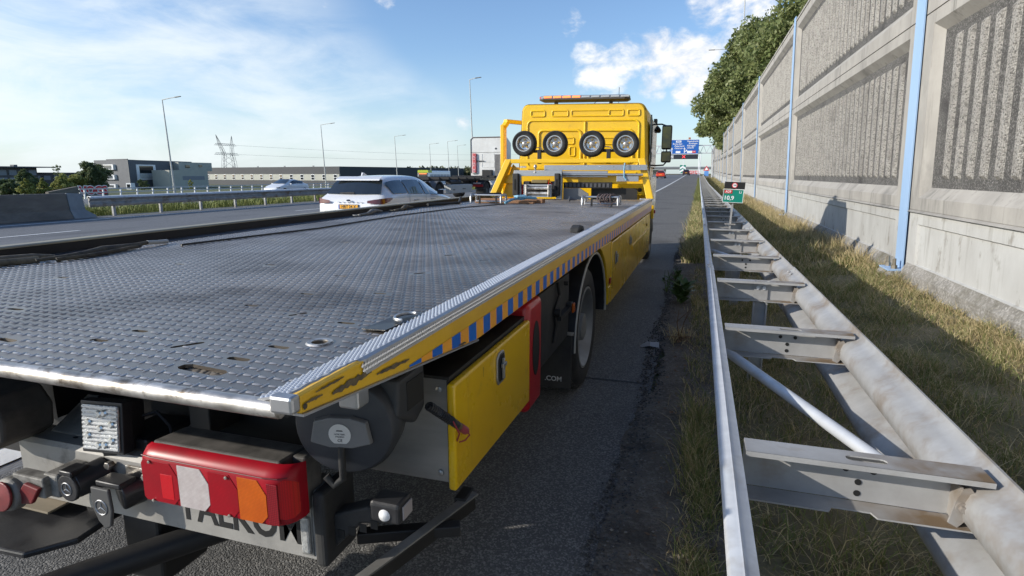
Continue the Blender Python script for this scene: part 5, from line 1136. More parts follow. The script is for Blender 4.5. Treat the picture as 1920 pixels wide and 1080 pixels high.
for i, (x, y, lb) in enumerate(((-2.98, 4.95, 'dark chain hook lying along the left side rail, the nearer of two'), (-3.0, 5.65, 'dark chain hook lying along the left side rail, the farther of two'))):
    z = DZ+dz(y)+.012; m = MB(); m.tube([(x, y-.25, z), (x+.02, y-.12, z+.006), (x, y, z+.02), (x-.02, y+.1, z+.02), (x, y+.18, z+.01)], [.010, .013, .026, .018, .010], 8); m.tube([(x+.03*math.cos(a), y-.28+.035*math.sin(a), z) for a in np.linspace(.4, 5.6, 10)], .009, 6); solo('chain_hook', m, STRAPD if i else CHAS, lb, 'hook', 'chain hooks lying along the left rail', smooth=50)
cab_pts = [(-2.72, 2.5), (-2.58, 3.56), (-2.64, 4.86), (-2.53, 6.16), (-2.36, 6.75), (-2.3, 6.95)]
m = MB(); m.tube([(x, y, DZ+dz(y)+.009) for x, y in cab_pts], .0065, 6); solo('winch_cable', m, BLACKP, 'thin black cable lying lengthwise on the deck near the left side rail', 'cable', smooth=60)
m = MB(); z = DZ+.04; m.tube([(-3.0, 7.2, z+.06), (-2.93, 7.0, z+.02), (-2.86, 6.8, z+.01), (-2.95, 6.5, z+.01), (-3.0, 6.2, z+.015)], .018, 8); m.tube([(-3.05, 7.9, z+.09), (-2.95, 7.5, z+.10), (-2.85, 7.4, z+.10), (-2.6, 7.7, z+.10)], .014, 8); solo('black_hose', m, RUB, 'black hose coiled at the left front corner of the deck', 'hose', smooth=60)
# ------------------------------------------------------------------ other vehicles
def car(name, label, cat, loc, heading, st, paint, detail=True, wheels=((.95, .31), (3.62, .31)), halfw=.86):
    """st: stations (y, z_bottom, z_belt, z_roof, half_width, half_roof), y=0 at the tail, local +Y forward."""
    t = thing(name, label, cat, loc)
    def sec(s):
        y, zb_, zt, zr, w, wr = s; zm = zb_+(zt-zb_)*.45
        h = [(0, zb_), (w*.84, zb_), (w*.97, zb_+.10), (w, zm), (w*.992, zt-.10), (w*.955, zt), (wr, zr-.075 if zr-zt > .12 else zr-.02), (wr*.80, zr-.012), (0, zr)]
        return [(x, y, z) for x, z in h] + [(-x, y, z) for x, z in h[-2:0:-1]]
    m = MB(); m.loft([sec(s) for s in st]); body = part('body', m, paint, t, smooth=38, local=True)
    ss = body.modifiers.new('sub', 'SUBSURF'); ss.levels = 2; ss.render_levels = 2
    def at(y):
        for a, c in zip(st, st[1:]):
            if a[0] <= y <= c[0]:
                k = (y-a[0])/(c[0]-a[0]); return tuple(p+(q-p)*k for p, q in zip(a, c))
        return st[-1]
    def win(nm, ya, yb, sgn, lo=.06, hi=.86, n=6, sl=(0, 0)):
        m = MB(); g = []
        for i in range(n+1):
            y = ya+(yb-ya)*i/n; _, _, zt, zr, w, wr = at(y); row = []
            for f in (lo, (lo+hi)/2, hi):
                yy = y + (sl[0]*(1-i/n)+sl[1]*i/n)*f; x0, x1 = w*.955, wr
                row.append((sgn*(x0+(x1-x0)*f+.004+.02*math.sin(f*3.14)), yy, zt+(zr-.06-zt)*f))
            g.append(row)
        m.loft(g, cap=False, closed=False); return part(nm, m, GLASS, t, local=True)
    return t, body, at, win
est = [(-.02, .40, .66, .70, .70, .55), (.03, .30, .80, .84, .82, .66), (.10, .28, .93, .965, .875, .72), (.22, .27, .99, 1.04, .895, .72), (.46, .26, 1.01, 1.30, .905, .63), (.66, .25, 1.015, 1.435, .91, .60), (1.0, .24, 1.01, 1.475, .915, .605), (1.9, .22, .99, 1.495, .915, .615),
       (2.55, .22, .97, 1.47, .915, .605), (2.95, .22, .955, 1.32, .915, .61), (3.42, .22, .93, 1.02, .91, .70), (3.75, .23, .89, .945, .90, .72), (4.2, .24, .82, .86, .87, .66), (4.5, .27, .72, .75, .78, .58), (4.64, .34, .60, .63, .62, .46), (4.68, .40, .54, .56, .5, .4)]
ex, ey = -7.78, 11.88
t, body, at, win = car('estate_car', 'silver white estate car driving past in the lane beside the flatbed', 'car', (ex, ey, 0), 0, est, CARW)
win('side_window', .62, 1.30, 1, .10, .86, sl=(-.10, .0)); win('side_window', 1.36, 2.22, 1, .06, .86); win('side_window', 2.28, 3.18, 1, .04, .84, sl=(0, -.62))
win('side_window', .62, 1.30, -1, .10, .86); win('side_window', 1.36, 2.22, -1); win('side_window', 2.28, 3.1, -1, .04, .84, sl=(0, -.55))
def LP(name, mb, mat, par=None, **k): return part(name, mb, mat, par or t, local=True, **k)
m = MB(); g = []
for y, z, w in ((.205, 1.035, .72), (.30, 1.135, .70), (.40, 1.255, .665), (.52, 1.365, .61)):
    g.append([(w*f, y+.05*f*f-.028, z+.012) for f in (-1, -.8, -.4, 0, .4, .8, 1)])
m.loft(g, cap=False, closed=False); rw = LP('rear_window', m, GLASS)
m = MB(); m.bar((-.02, .185, 1.075), (-.34, .20, 1.062), .02, .03); m.box(-.08, .06, .165, .20, 1.055, 1.085); LP('wiper', m, BLACKP, rw)
m = MB(); m.prism([(.50, 1.40), (.42, 1.355), (.44, 1.395), (.60, 1.455)], 'x', -.60, .60); LP('roof_spoiler', m, CARW, bevel=.008)
m = MB(); m.prism([(.62, 1.468), (.86, 1.478), (.70, 1.545), (.66, 1.545)], 'x', -.02, .02); LP('aerial_fin', m, CARW, bevel=.006)
for s, l in ((1, None), (-1, None)):
    g = [[(s*.50, -.006, .845), (s*.50, -.002, .90)], [(s*.66, .002, .835), (s*.66, .012, .925)], [(s*.80, .045, .82), (s*.80, .058, .945)], [(s*.885, .12, .83), (s*.892, .135, .955)], [(s*.925, .27, .875), (s*.925, .28, .965)], [(s*.932, .42, .93), (s*.932, .42, .965)]]
    m = MB(); m.loft(g, cap=False, closed=False); LP('tail_light', m, M('tail_light_red', (.11, .006, .012), .12, coat=.8) if 'tail_light_red' not in bpy.data.materials else bpy.data.materials['tail_light_red'], smooth=60)
m = MB(); m.box(-.27, .27, -.012, .02, .70, .815); LP('plate_recess', m, M('shaded_recess', (.20, .20, .21), .5), bevel=.01)
m = MB(); m.box(-.26, .26, -.024, -.012, .715, .80); pl_ = LP('number_plate', m, PLATE, bevel=.003)
text('HRT 24 X', .092, BPRT, t, (.015, -.0255, .757), local=True, bold=.002); m = MB(); m.box(-.26, -.225, -.0255, -.024, .716, .799); LP('blue_band', m, BLUES, pl_)
m = MB(); m.prism([(.05*math.cos(a), .905+.022*math.sin(a)) for a in np.linspace(0, 6.28, 17)[:-1]], 'y', -.005, .02); LP('badge', m, M('dark_badge', (.04, .05, .09), .3, .5))
m = MB(); [m.box(-.30+i*.12, -.25+i*.12, .006, .03, .858, .870) for i in range(6)]; LP('chrome_letters', m, ALU2)
m = MB(); m.box(.90, .935, 1.58, 1.80, .855, .88); m.box(.90, .935, 2.55, 2.77, .845, .87); LP('door_handle', m, STAIN, bevel=.008)
m = MB(); m.prism([(.90, 3.0), (1.10, 2.98), (1.10, 3.12), (.92, 3.18)], 'z', .96, 1.10); LP('wing_mirror', m, CARW, bevel=.03, seg=3); m = MB(); m.box(.90, 1.08, 2.965, 2.98, .97, 1.09); LP('mirror_glass', m, BLACKP)
m = MB()
for y in (1.33, 2.25): m.add([(.919, y, .30), (.919, y+.012, .30), (.905, y+.012, 1.0), (.905, y, 1.0)], [(0, 1, 2, 3)])
LP('door_gap', m, BPRT)
m = MB(); m.prism([(4.15, .72), (4.5, .66), (4.62, .62), (4.6, .70), (4.35, .80)], 'x', .62, .86); LP('headlight', m, CLRL, bevel=.02)
m = MB(); m.box(-.8, .8, -.03, .1, .30, .42); LP('bumper_lower', m, BLACKP, bevel=.03)
def cwheels(t, ys, w, r=.325):
    for y in ys:
        for s in (-1, 1):
            m = MB(); m.lathe([(.2, -.1), (r-.03, -.11), (r, -.08), (r, .08), (r-.03, .11), (.2, .1)], (s*(w-.10), y, r), (s, 0, 0), 24, cap=False); q = LP('wheel', m, RUB, t, smooth=40)
            m = MB(); m.lathe([(.21, .105), (.19, .07), (.05, .06), (0, .07)], (s*(w-.10), y, r), (s, 0, 0), 16, cap=False); LP('rim', m, ALU2, q, smooth=40)
cwheels(t, (.92, 3.62), .90)

# white hatchback coming the other way
hb_ = [(0, .35, .70, .72, .72, .5), (.1, .28, .88, .93, .86, .66), (.5, .24, .98, 1.10, .92, .62), (1.1, .22, 1.0, 1.32, .94, .60), (1.7, .2, 1.0, 1.43, .94, .60), (2.3, .2, .99, 1.44, .94, .60), (2.9, .2, .96, 1.28, .93, .62), (3.5, .2, .92, 1.0, .92, .70), (4.1, .22, .82, .85, .90, .66), (4.55, .26, .68, .70, .80, .5), (4.7, .36, .55, .57, .6, .4)]
t, body, at, win = car('hatchback_car', 'white rounded hatchback seen over the median rail on the opposite carriageway', 'car', (-37.2, 49.0, gz(-37.2, 47)+.03), 0, hb_, WHITE)
for s in (1, -1): win('side_window', 1.1, 1.95, s, .08, .85, sl=(-.35, 0)); win('side_window', 2.0, 3.0, s, .06, .82, sl=(0, -.3))
m = MB(); g = []
for y, z, w in ((2.55, 1.40, .56), (2.9, 1.26, .60), (3.25, 1.10, .66), (3.5, 1.0, .70)): g.append([(w*f, y+.02-.08*f*f, z+.035) for f in (-1, -.5, 0, .5, 1)])
m.loft(g, cap=False, closed=False); LP('windscreen', m, GLASS)
m = MB(); [m.box(s*.93, s*1.12, 2.9, 3.05, .93, 1.05) for s in (1, -1)]; LP('wing_mirror', m, WHITE, bevel=.03)
m = MB(); [m.box(s*.55, s*.86, 4.25, 4.5, .66, .72) for s in (1, -1)]; LP('headlight', m, GLASS, bevel=.02)
cwheels(t, (.9, 3.7), .92); t.rotation_euler.z = math.pi

# two cars far ahead
far = [(0, .35, .75, .77, .74, .6), (.06, .26, .90, .95, .86, .7), (.3, .24, .97, 1.25, .88, .62), (.55, .22, 1.0, 1.48, .90, .60), (1.6, .2, 1.0, 1.52, .90, .62), (2.4, .2, .97, 1.45, .90, .60), (3.1, .2, .95, 1.05, .90, .7), (3.8, .22, .85, .9, .88, .66), (4.1, .3, .6, .62, .7, .5)]
for nm, lb, x, y, mt in (('hatchback_car', 'small orange red car ahead on the motorway, left of the dark car', -7.25, 118, M('orange_red_car_paint', (.60, .045, .012), .3, coat=.6)), ('hatchback_car', 'small dark car far ahead on the motorway near the white edge line', -3.35, 158, M('dark_car_paint', (.035, .012, .016), .3, coat=.6))):
    t, body, at, win = car(nm, lb, 'car', (x, y, rz(y)), 0, far, mt)
    for s in (1, -1): win('side_window', .7, 2.6, s)
    m = MB(); g = []
    for yy, z, w in ((.12, 1.02, .66), (.28, 1.2, .62), (.42, 1.38, .56)): g.append([(w*f, yy+.03*f*f-.03, z+.02) for f in (-1, -.5, 0, .5, 1)])
    m.loft(g, cap=False, closed=False); LP('rear_window', m, GLASS)
    m = MB(); [m.box(s*.62, s*.86, -.01, .08, .82, .95) for s in (1, -1)]; LP('tail_light', m, LREDD if x < -6 else LRED)
    m = MB(); m.box(-.26, .26, -.02, .0, .62, .72); LP('number_plate', m, PLATE)
    m = MB(); m.box(-.86, .86, .0, .2, .24, .42); LP('bumper_lower', m, BLACKP, bevel=.04); cwheels(t, (.75, 3.3), .88)

# articulated lorry without a load
TX0, TX1 = -15.85, -13.40; TY = 40.0
t = thing('tractor_unit', 'tall dirty white lorry cab seen from behind, left of the yellow cab', 'lorry', ((TX0+TX1)/2, TY, 0))
m = MB(); m.loft([rrect(TX0+.03, TX1-.03, 1.15, 4.10, .15, .05, TY), rrect(TX0, TX1, 1.1, 4.14, .18, .05, TY+.08), rrect(TX0, TX1, .9, 4.18, .2, .05, TY+1.2), rrect(TX0+.05, TX1-.05, .5, 3.9, .2, .1, TY+2.1), rrect(TX0+.1, TX1-.1, .5, 2.6, .2, .1, TY+2.25)])
for q in range(len(m.v)): pass
cb = part('cab', m, GREYP, t, smooth=35)
m = MB(); m.tube([(TX0+.05, TY-.01, 1.6), (TX0+.05, TY-.01, 3.95), (TX0+.2, TY-.01, 4.09), (TX1-.2, TY-.01, 4.09), (TX1-.05, TY-.01, 3.95), (TX1-.05, TY-.01, 2.9)], .035, 6); part('dark_edge_seal', m, M('brown_seal', (.10, .08, .07), .7), cb)
m = MB(); m.box(TX0+.2, TX0+.48, TY-.14, TY-.01, 1.62, 2.98); part('red_air_duct', m, M('red_banner', (.45, .02, .03), .5, col2=(.6, .2, .2), nscale=9), t, bevel=.03)
m = MB()
for z in (1.75, 2.2, 2.65): m.tube([(TX0+.34+.07*math.cos(a), TY-.145, z+.12*math.sin(a)) for a in np.linspace(0, 5.4, 10)], .014, 5)
part('white_swirls', m, WPRT, t)
m = MB(); m.box(TX0+.48, TX0+1.05, TY-.08, TY-.02, 2.42, 2.47); part('hose_rail', m, BLACKM, t); m = MB(); m.box(TX0+.95, TX1-.75, TY-.2, TY-.01, 1.41, 1.82); m.box(TX0+.5, TX1-.5, TY-.3, TY-.02, 1.22, 1.42); part('rear_fittings', m, BLACKM, t, bevel=.02)
m = MB(); m.box(TX0, TX1, TY-.012, TY+.02, 3.03, 3.06); m.box(TX0+.18, TX0+.5, TY-.06, TY-.01, 1.52, 1.6); part('seam', m, M('seam_grey', (.20, .20, .19), .6), cb)
bs = lambda a, b_, z0, z1: (lambda mm: mm.tube([(a, TY-.005, z0), (a, TY-.005, z1), (b_, TY-.005, z1), (b_, TY-.005, z0), (a, TY-.005, z0)], .016, 5))(MB())
for q in ((TX0+.9, TX1-.62, 2.45, 2.95), (TX0+.9, TX1-.62, 2.0, 2.36)): part('pressed_bead', bs(*q), GREYP, cb)
m = MB(); m.prism([(TY-.5, 1.3), (TY+.1, 1.25), (TY+.1, 2.95), (TY-.25, 2.95), (TY-.45, 2.3)], 'x', TX1-.08, TX1-.02); m.box(TX1-.55, TX1-.05, TY-.12, TY, 1.4, 2.9); part('side_deflector', m, M('dirty_deflector', (.22, .21, .20), .5, col2=(.08, .08, .08), nscale=1.5), t, bevel=.02)
m = MB(); m.cyl((TX1-.5, TY-.02, 3.3), (TX1-.5, TY+.02, 3.3), .07, 12); part('camera', m, BLACKP, t)
m = MB(); m.box(TX0+.75, TX1-.75, TY-4.2, TY+1, .85, 1.10); m.box(TX0+.9, TX1-.9, TY-4.0, TY-2.9, 1.10, 1.22); part('chassis', m, BLACKM, t)
for s in (TX0+.35, TX1-.35):
    m = MB(); m.lathe([(.25, -.28), (.48, -.28), (.51, -.22), (.51, .22), (.48, .28), (.25, .28)], (s, TY-3.1, .51), (1, 0, 0), 28, cap=False); w = part('wheel', m, RUB, t, smooth=40)
    m = MB(); m.lathe([(.27, .27), (.24, .2), (.2, .1), (.1, .12), (.09, .26), (0, .27)], (s, TY-3.1, .51), (1 if s > -14.6 else -1, 0, 0), 20, cap=False); part('rim', m, CHAS, w, smooth=40)
    m = MB(); m.lathe([(.25, -.15), (.48, -.15), (.50, -.1), (.50, .1), (.48, .15)], (s, TY+.9, .5), (1, 0, 0), 24, cap=False); part('wheel', m, RUB, t, smooth=40)
m = MB(); [m.prism([(TY-3.8, .55), (TY-3.7, .95), (TY-3.3, 1.12), (TY-2.9, 1.12), (TY-2.5, .95), (TY-2.4, .6), (TY-2.46, .6), (TY-2.55, .92), (TY-2.92, 1.07), (TY-3.28, 1.07), (TY-3.65, .92), (TY-3.74, .55)], 'x', s-.3, s+.3) for s in (TX0+.35, TX1-.35)]; part('mudguard', m, BLACKP, t)
m = MB(); m.box(TX1-.75, TX1-.05, TY-3.95, TY-3.86, .70, .86); part('tail_lamp', m, LRED, t, bevel=.02); m = MB(); m.box(TX1-.75, TX1-.2, TY-3.95, TY-3.87, .88, .98); part('reverse_lamp', m, LCLR, t, bevel=.02)
m = MB(); m.cyl((TX1-.35, TY-2.1, .75), (TX1-.35, TY-.4, .75), .33, 18); part('fuel_tank', m, GREYP, t, smooth=40, bevel=.02)

t = thing('skeletal_trailer', 'empty low container trailer with a grey locker coupled behind the white lorry cab', 'trailer', (-14.6, 32, 0))
m = MB()
for x in (-15.05, -14.15): m.box(x-.07, x+.07, 26.5, 37.3, 1.12, 1.38)
for y in np.arange(26.6, 37, 1.3): m.box(-15.8, -13.4, y, y+.12, 1.22, 1.36)
m.box(-15.85, -13.35, 36.6, 37.1, 1.3, 1.42); part('frame', m, BLACKM, t, bevel=.01)
m = MB(); m.box(-13.75, -13.32, 30.6, 33.8, .44, .92); lk_ = part('locker', m, CREAM, t, bevel=.02); m = MB(); m.box(-13.318, -13.30, 32.3, 32.75, .64, .70); m.box(-13.318, -13.305, 30.9, 31.15, .6, .68); part('locker_handle', m, CHAS, lk_)
m = MB(); m.box(-15.8, -15.4, 30.6, 33.8, .44, .92); part('locker', m, CREAM, t, bevel=.02)
for y in (27.6, 29.1):
    for x in (-13.55, -15.65):
        m = MB(); m.lathe([(.25, -.18), (.47, -.18), (.50, -.12), (.50, .12), (.47, .18), (.25, .18)], (x, y, .5), (1, 0, 0), 28, cap=False); w = part('wheel', m, RUB, t, smooth=40)
        m = MB(); m.lathe([(.26, .17), (.24, .1), (.1, .06), (.08, .17), (0, .18)], (x, y, .5), (1 if x > -14 else -1, 0, 0), 18, cap=False); part('rim', m, CHAS, w, smooth=40)
        m = MB(); A = [(y+.62*math.cos(a), .5+.62*math.sin(a)) for a in np.linspace(.1, 3.04, 14)]; Bq = [(y+.66*math.cos(a), .5+.66*math.sin(a)) for a in np.linspace(3.04, .1, 14)]
        m.prism(A+Bq, 'x', x-.22, x+.22); part('mudguard', m, M('grey_mudguard', (.10, .10, .10), .6) if 'grey_mudguard' not in bpy.data.materials else bpy.data.materials['grey_mudguard'], t, smooth=40)
m = MB(); m.box(-14.3, -14.1, 34.2, 34.4, .3, 1.2); m.box(-15.1, -14.9, 34.2, 34.4, .3, 1.2); m.cyl((-14.0, 31.8, 1.0), (-14.0, 33.4, 1.0), .18, 14); m.cyl((-14.4, 34.6, 1.05), (-14.4, 36, 1.05), .15, 14); part('landing_legs', m, BLACKM, t)
m = MB(); m.box(-13.32, -13.30, 34.6, 34.7, 1.0, 1.1); part('side_marker', m, LAMB, t)

# bus on the other side
bz = gz(-58, 124); t = thing('bus', 'lime green and white bus coming the other way, in front of the distant wood', 'bus', (-58.0, 124, bz))
m = MB(); m.loft([rrect(-59.25, -56.75, bz+.3, bz+3.15, .2, .1, 118), rrect(-59.25, -56.75, bz+.3, bz+3.2, .2, .1, 118.3), rrect(-59.25, -56.75, bz+.3, bz+3.2, .2, .1, 130)]); part('body', m, WHITE, t, smooth=35)
m = MB(); m.loft([rrect(-59.27, -56.73, bz+2.75, bz+3.3, .22, .02, 117.95), rrect(-59.27, -56.73, bz+2.75, bz+3.32, .22, .02, 119.9)]); part('roof_front', m, M('lime_paint', (.42, .50, .03), .4), t, smooth=35)
m = MB(); m.box(-59.1, -56.9, 117.9, 117.94, bz+2.35, bz+2.72); part('destination_display', m, BPRT, t); m = MB(); m.box(-58.9, -57.1, 117.87, 117.9, bz+2.45, bz+2.62); part('display_letters', m, ORANGEL, t)
m = MB(); m.box(-59.1, -56.9, 117.93, 117.98, bz+1.2, bz+2.3); part('windscreen', m, GLASS, t)
for i in range(6): m = MB(); m.box(-56.76, -56.72, 119+i*1.8, 120.6+i*1.8, bz+1.4, bz+2.4); part('window', m, M('bus_window', (.30, .36, .40), .1, coat=.5) if i == 0 else bpy.data.materials['bus_window'], t)
for y in (120, 127.5): m = MB(); m.cyl((-57.1, y, bz+.5), (-56.74, y, bz+.5), .48, 18); part('wheel', m, RUB, t)
# ------------------------------------------------------------------ central reservation
bt = thing('concrete_barrier', 'dark stained concrete median barrier at the left with a pale grey end piece', 'barrier', (-20.6, 14.5, 0))
prof = [(-20.95, 0), (-20.9, .08), (-20.78, .3), (-20.72, .87), (-20.58, .87), (-20.50, .3), (-20.38, .08), (-20.34, 0)]
for i in range(5):
    y1 = 14.50-i*4.0; m = MB(); m.prism(prof, 'y', y1-3.985, y1); part('barrier_segment', m, BARC, bt, bevel=.02)
m = MB(); m.loft([[(x-.0, 14.52, z) for x, z in prof], [(x, 15.05 + (.25 if z < .3 else 0), z*.96) for x, z in prof]]); part('end_piece', m, BARG, bt, bevel=.015)
mg = thing('median_guardrail', 'long galvanised median guardrail running from the pale barrier end', 'guardrail', (-20.6, 15.3, 0))
for i in range(18):
    a, c = 15.2+i*4, 19.2+i*4+.1; m = MB(); o = .004*(i % 2)
    pr = [(-20.50, .74), (-20.44, .70), (-20.42, .64), (-20.50, .57), (-20.50, .53), (-20.42, .46), (-20.44, .40), (-20.50, .36), (-20.53, .36), (-20.53, .74)]
    m.loft([[(x+o, a, z+rz(a)) for x, z in pr], [(x+o, c, z+rz(c)) for x, z in pr]]); part('rail_beam', m, GALVD, mg, smooth=40)
    m = MB(); m.loft([[(x, a, z+rz(a)) for x, z in ((-20.56, .745), (-20.38, .73), (-20.36, .66), (-20.60, .66))], [(x, c, z+rz(c)) for x, z in ((-20.56, .745), (-20.38, .73), (-20.36, .66), (-20.60, .66))]]); part('top_rail', m, GALV, mg, bevel=.01)
for i in range(36):
    y = 16.1+i*2.0; z = rz(y); m = MB(); m.prism([(-20.62, -.1), (-20.54, -.1), (-20.54, .7), (-20.62, .7)], 'y', y, y+.10); m.v = [(a, c, q+z) for a, c, q in m.v]; part('post', m, GALVD, mg)
rl = thing('white_railing', 'long white low railing along the far edge of the opposite carriageway', 'railing', (-60.5, 46, gz(-60.5, 46)))
m = MB()
for h in (1.0, .62): 
    pts_ = [(-60.5, y, gz(-60.5, y)+h) for y in (44, 60, 80, 100, 125)]
    for a, c in zip(pts_, pts_[1:]): m.bar(a, c, .10, .12)
part('rail', m, CREAM, rl)
for i in range(40):
    y = 44.5+i*2; m = MB(); z = gz(-60.5, y); m.bar((-60.5, y, z-.1), (-60.42, y, z+1.0), .12, .14); part('post', m, WHITE, rl)
# ------------------------------------------------------------------ lamp columns
def lamp(x, y, zt, label, arm=1.6, r=.09, reach=1):
    z0 = gz(x, y); t = thing('street_lamp', label, 'street lamp', (x, y, z0), 'street lamps along the motorway'); h = zt-z0
    m = MB(); m.tube([(0, 0, 0), (0, 0, h*.5), (0, 0, h)], [r*1.25, r, r*.62], 8); m.cyl((0, 0, 0), (0, 0, 1.2), r*1.7, 8); m.tube([(0, 0, h-.05), (reach*arm*.5, -.1, h+.04), (reach*arm, -.2, h+.08)], r*.55, 6); part('column', m, CREAM, t, smooth=40, local=True)
    m = MB(); m.loft([[(reach*(arm-.1), -.2-w, h+.02) , (reach*(arm-.1), -.2+w, h+.02), (reach*(arm-.1), -.2+w, h+.13), (reach*(arm-.1), -.2-w, h+.13)] for w in (.12,)] + [[(reach*(arm+.75), -.2-.10, h+.08), (reach*(arm+.75), -.2+.10, h+.08), (reach*(arm+.75), -.2+.10, h+.16), (reach*(arm+.75), -.2-.10, h+.16)]]); part('lamp_head', m, CHAS, t, bevel=.02, local=True)
    t.rotation_euler.y = LEAN; return t
for x, y, lb in ((-63.5, 58.3, 'tall street lamp nearest the camera, rising in front of the grey brick office'), (-67.5, 96, 'street lamp rising behind the silver estate car, in front of the long warehouse'), (-70, 128.5, 'street lamp at the right end of the long warehouse roof'),
                 (-78, 164.5, 'street lamp over the distant wood, nearest the warehouse'), (-67, 153, 'street lamp over the distant wood, the middle of three'), (-74, 176.5, 'street lamp over the distant wood, nearest the white lorry cab')):
    k = x/-22; lamp(x, y, {-63.5: 10.6, -67.5: 10.6, -70: 10.5, -78: 10.5, -67: 10.5, -74: 10.5}[x], lb, 2.4)
lamp(-29.9, 76.8, 14.1, 'very tall street lamp standing above the white lorry cab', 1.0, .085)
lamp(6.1, 104, 36, 'tall lamp column rising out of the trees behind the noise barrier', 1.2, .10)
lamp(4.2, 96, 19.6, 'lamp head poking out of the trees above the noise barrier', 2.6, .08, -1)
# ------------------------------------------------------------------ buildings to the left
def quadbox(p0, p1, depth, z0, z1):
    """box whose front face runs from p0 to p1 (x, y), extending back from the viewer."""
    (ax, ay), (bx, by) = p0, p1; d = Vector((bx-ax, by-ay, 0)).normalized(); nrm = Vector((-d.y, d.x, 0)) * depth
    m = MB(); ps = [Vector((ax, ay, 0)), Vector((bx, by, 0)), Vector((bx, by, 0))+nrm, Vector((ax, ay, 0))+nrm]
    return m.add([(p.x, p.y, z0) for p in ps]+[(p.x, p.y, z1) for p in ps], [(0, 3, 2, 1), (4, 5, 6, 7), (0, 1, 5, 4), (1, 2, 6, 5), (2, 3, 7, 6), (3, 0, 4, 7)])
def facade(p0, p1, s0, s1, z0, z1, out):
    """patch on the face p0->p1 between fractions s0, s1, standing out by out metres."""
    a, c = Vector((*p0, 0)), Vector((*p1, 0)); d = (c-a); nrm = Vector((d.y, -d.x, 0)).normalized()
    P_ = [a+d*s0, a+d*s1]; 
    m = MB(); v = []
    for o in (-.2, out):
        for z in (z0, z1): v += [P_[0]+nrm*o+Vector((0, 0, z)), P_[1]+nrm*o+Vector((0, 0, z))]
    return m.add(v, [(0, 1, 3, 2), (4, 6, 7, 5), (0, 4, 5, 1), (2, 3, 7, 6), (0, 2, 6, 4), (1, 5, 7, 3)])
g0 = gz(-190, 160)
of = thing('office_building', 'grey brick office block with white framed windows and a pale stair block', 'building', (-187, 154, g0))
A0, A1, A2 = (-200.5, 157), (-187, 154), (-193.5, 187)
m = MB(); m.prism([A0, A1, (-188.4, 158.2), (-205, 163)], 'z', g0-1, 6.5); part('brick_wing', m, GBRICK, of)
m = MB(); m.add([(A1[0], A1[1], g0-1), (A2[0], A2[1], g0-1), (-215, 183, g0-1), (-208, 158, g0-1)] + [(A1[0], A1[1], 6.45), (A2[0], A2[1], 6.45), (-215, 183, 6.45), (-208, 158, 6.45)], [(0, 3, 2, 1), (4, 5, 6, 7), (0, 1, 5, 4), (1, 2, 6, 5), (2, 3, 7, 6), (3, 0, 4, 7)])
m.v = [(x+.05, y, z) for x, y, z in m.v]; part('dark_wing', m, GDARK, of)
m = MB(); m.box(-188, -186.6, 153.8, 154.2, 6.5, 6.7); part('roof_edge', facade(A0, A1, 0, 1, 6.5, 6.75, .15), GDARK, of)
for z0, z1 in ((3.1, 4.9), (-.25, 1.45), (-3.3, -1.9)):
    w = part('window', facade(A0, A1, -.06, .44, z0, z1, 1.1), WHITE, of)
    part('pane', facade(A0, A1, .0, .36, z0+.3, z1-.3, 1.16), M('grey_pane', (.10, .11, .12), .2) if 'grey_pane' not in bpy.data.materials else bpy.data.materials['grey_pane'], w)
w = part('window', facade(A1, A2, .10, .38, -.4, 4.9, .25), WHITE, of); part('pane', facade(A1, A2, .14, .34, .1, 4.5, .31), GLASS, w); part('blind', facade(A1, A2, .14, .34, .1, 1.9, .36), CREAM, w)
w = part('window', facade(A1, A2, .62, .80, 4.0, 4.9, .12), GMID, of)
m = MB(); m.box(-186, -178, 162, 179, g0-1, 3.0); bz_ = part('pale_stair_block', m, BEIGE, of)
w = part('window', facade((-178, 162), (-178, 179), .32, .9, -.5, .9, .06), GMID, bz_); 
m = MB(); m.box(-195, -188.5, 176, 192, 2.8, 6.05); part('pale_upper_block', m, BEIGE, of)
m = MB(); m.box(-188.5, -188.3, 179, 181, 4.0, 5.0); m.box(-188.5, -188.3, 185.5, 187, 4.4, 5.2); part('window', m, GLASS, of)
m = MB(); m.box(-186.6, -184.5, 152, 153.6, g0-.5, -1.4); part('white_porch', m, WHITE, of); m = MB(); m.box(-186.2, -184.9, 151.9, 151.98, g0+.2, -1.8); part('door', m, GLASS, of)
gw = -3.5
wh = thing('warehouse', 'long low grey warehouse with a pale band of small windows', 'building', (-200, 230, gw))
B0, B1, B2 = (-268, 245), (-145, 216), (-158, 309)
part('wall', quadbox(B0, B1, 90, gw-2, 4.8), GWARE, wh)
part('pale_band', facade(B0, B1, 0, .999, -1.1, 1.6, .08), BEIGE, wh)
m = MB(); m.add([(B1[0], B1[1], gw-1), (B2[0], B2[1], gw-1), (-190, 310, gw-1), (-180, 225, gw-1), (B1[0], B1[1], 4.79), (B2[0], B2[1], 4.79), (-190, 310, 4.79), (-180, 225, 4.79)], [(0, 3, 2, 1), (4, 5, 6, 7), (0, 1, 5, 4), (1, 2, 6, 5), (2, 3, 7, 6), (3, 0, 4, 7)]); m.v = [(x+.06, y+.02, z) for x, y, z in m.v]
part('side_wall', m, GMID, wh); part('pale_band', facade(B1, B2, .001, 1, -1.1, 1.6, .14), BEIGE, wh)
for i in range(16):
    s = .14+i*.0555; w = part('window', facade(B0, B1, s, s+.0165, -1.0, 1.5, .16), WHITE, wh); m = facade(B0, B1, s+.002, s+.0145, -.75, .15, .25); q = facade(B0, B1, s+.002, s+.0145, .4, 1.3, .25); m.add(q.v, q.f); part('pane', m, GLASS, w)
for i in range(6):
    s = .12+i*.15; part('roof_vent', facade(B0, B1, s, s+.008, 4.8, 5.3, -.05), GMID, wh)
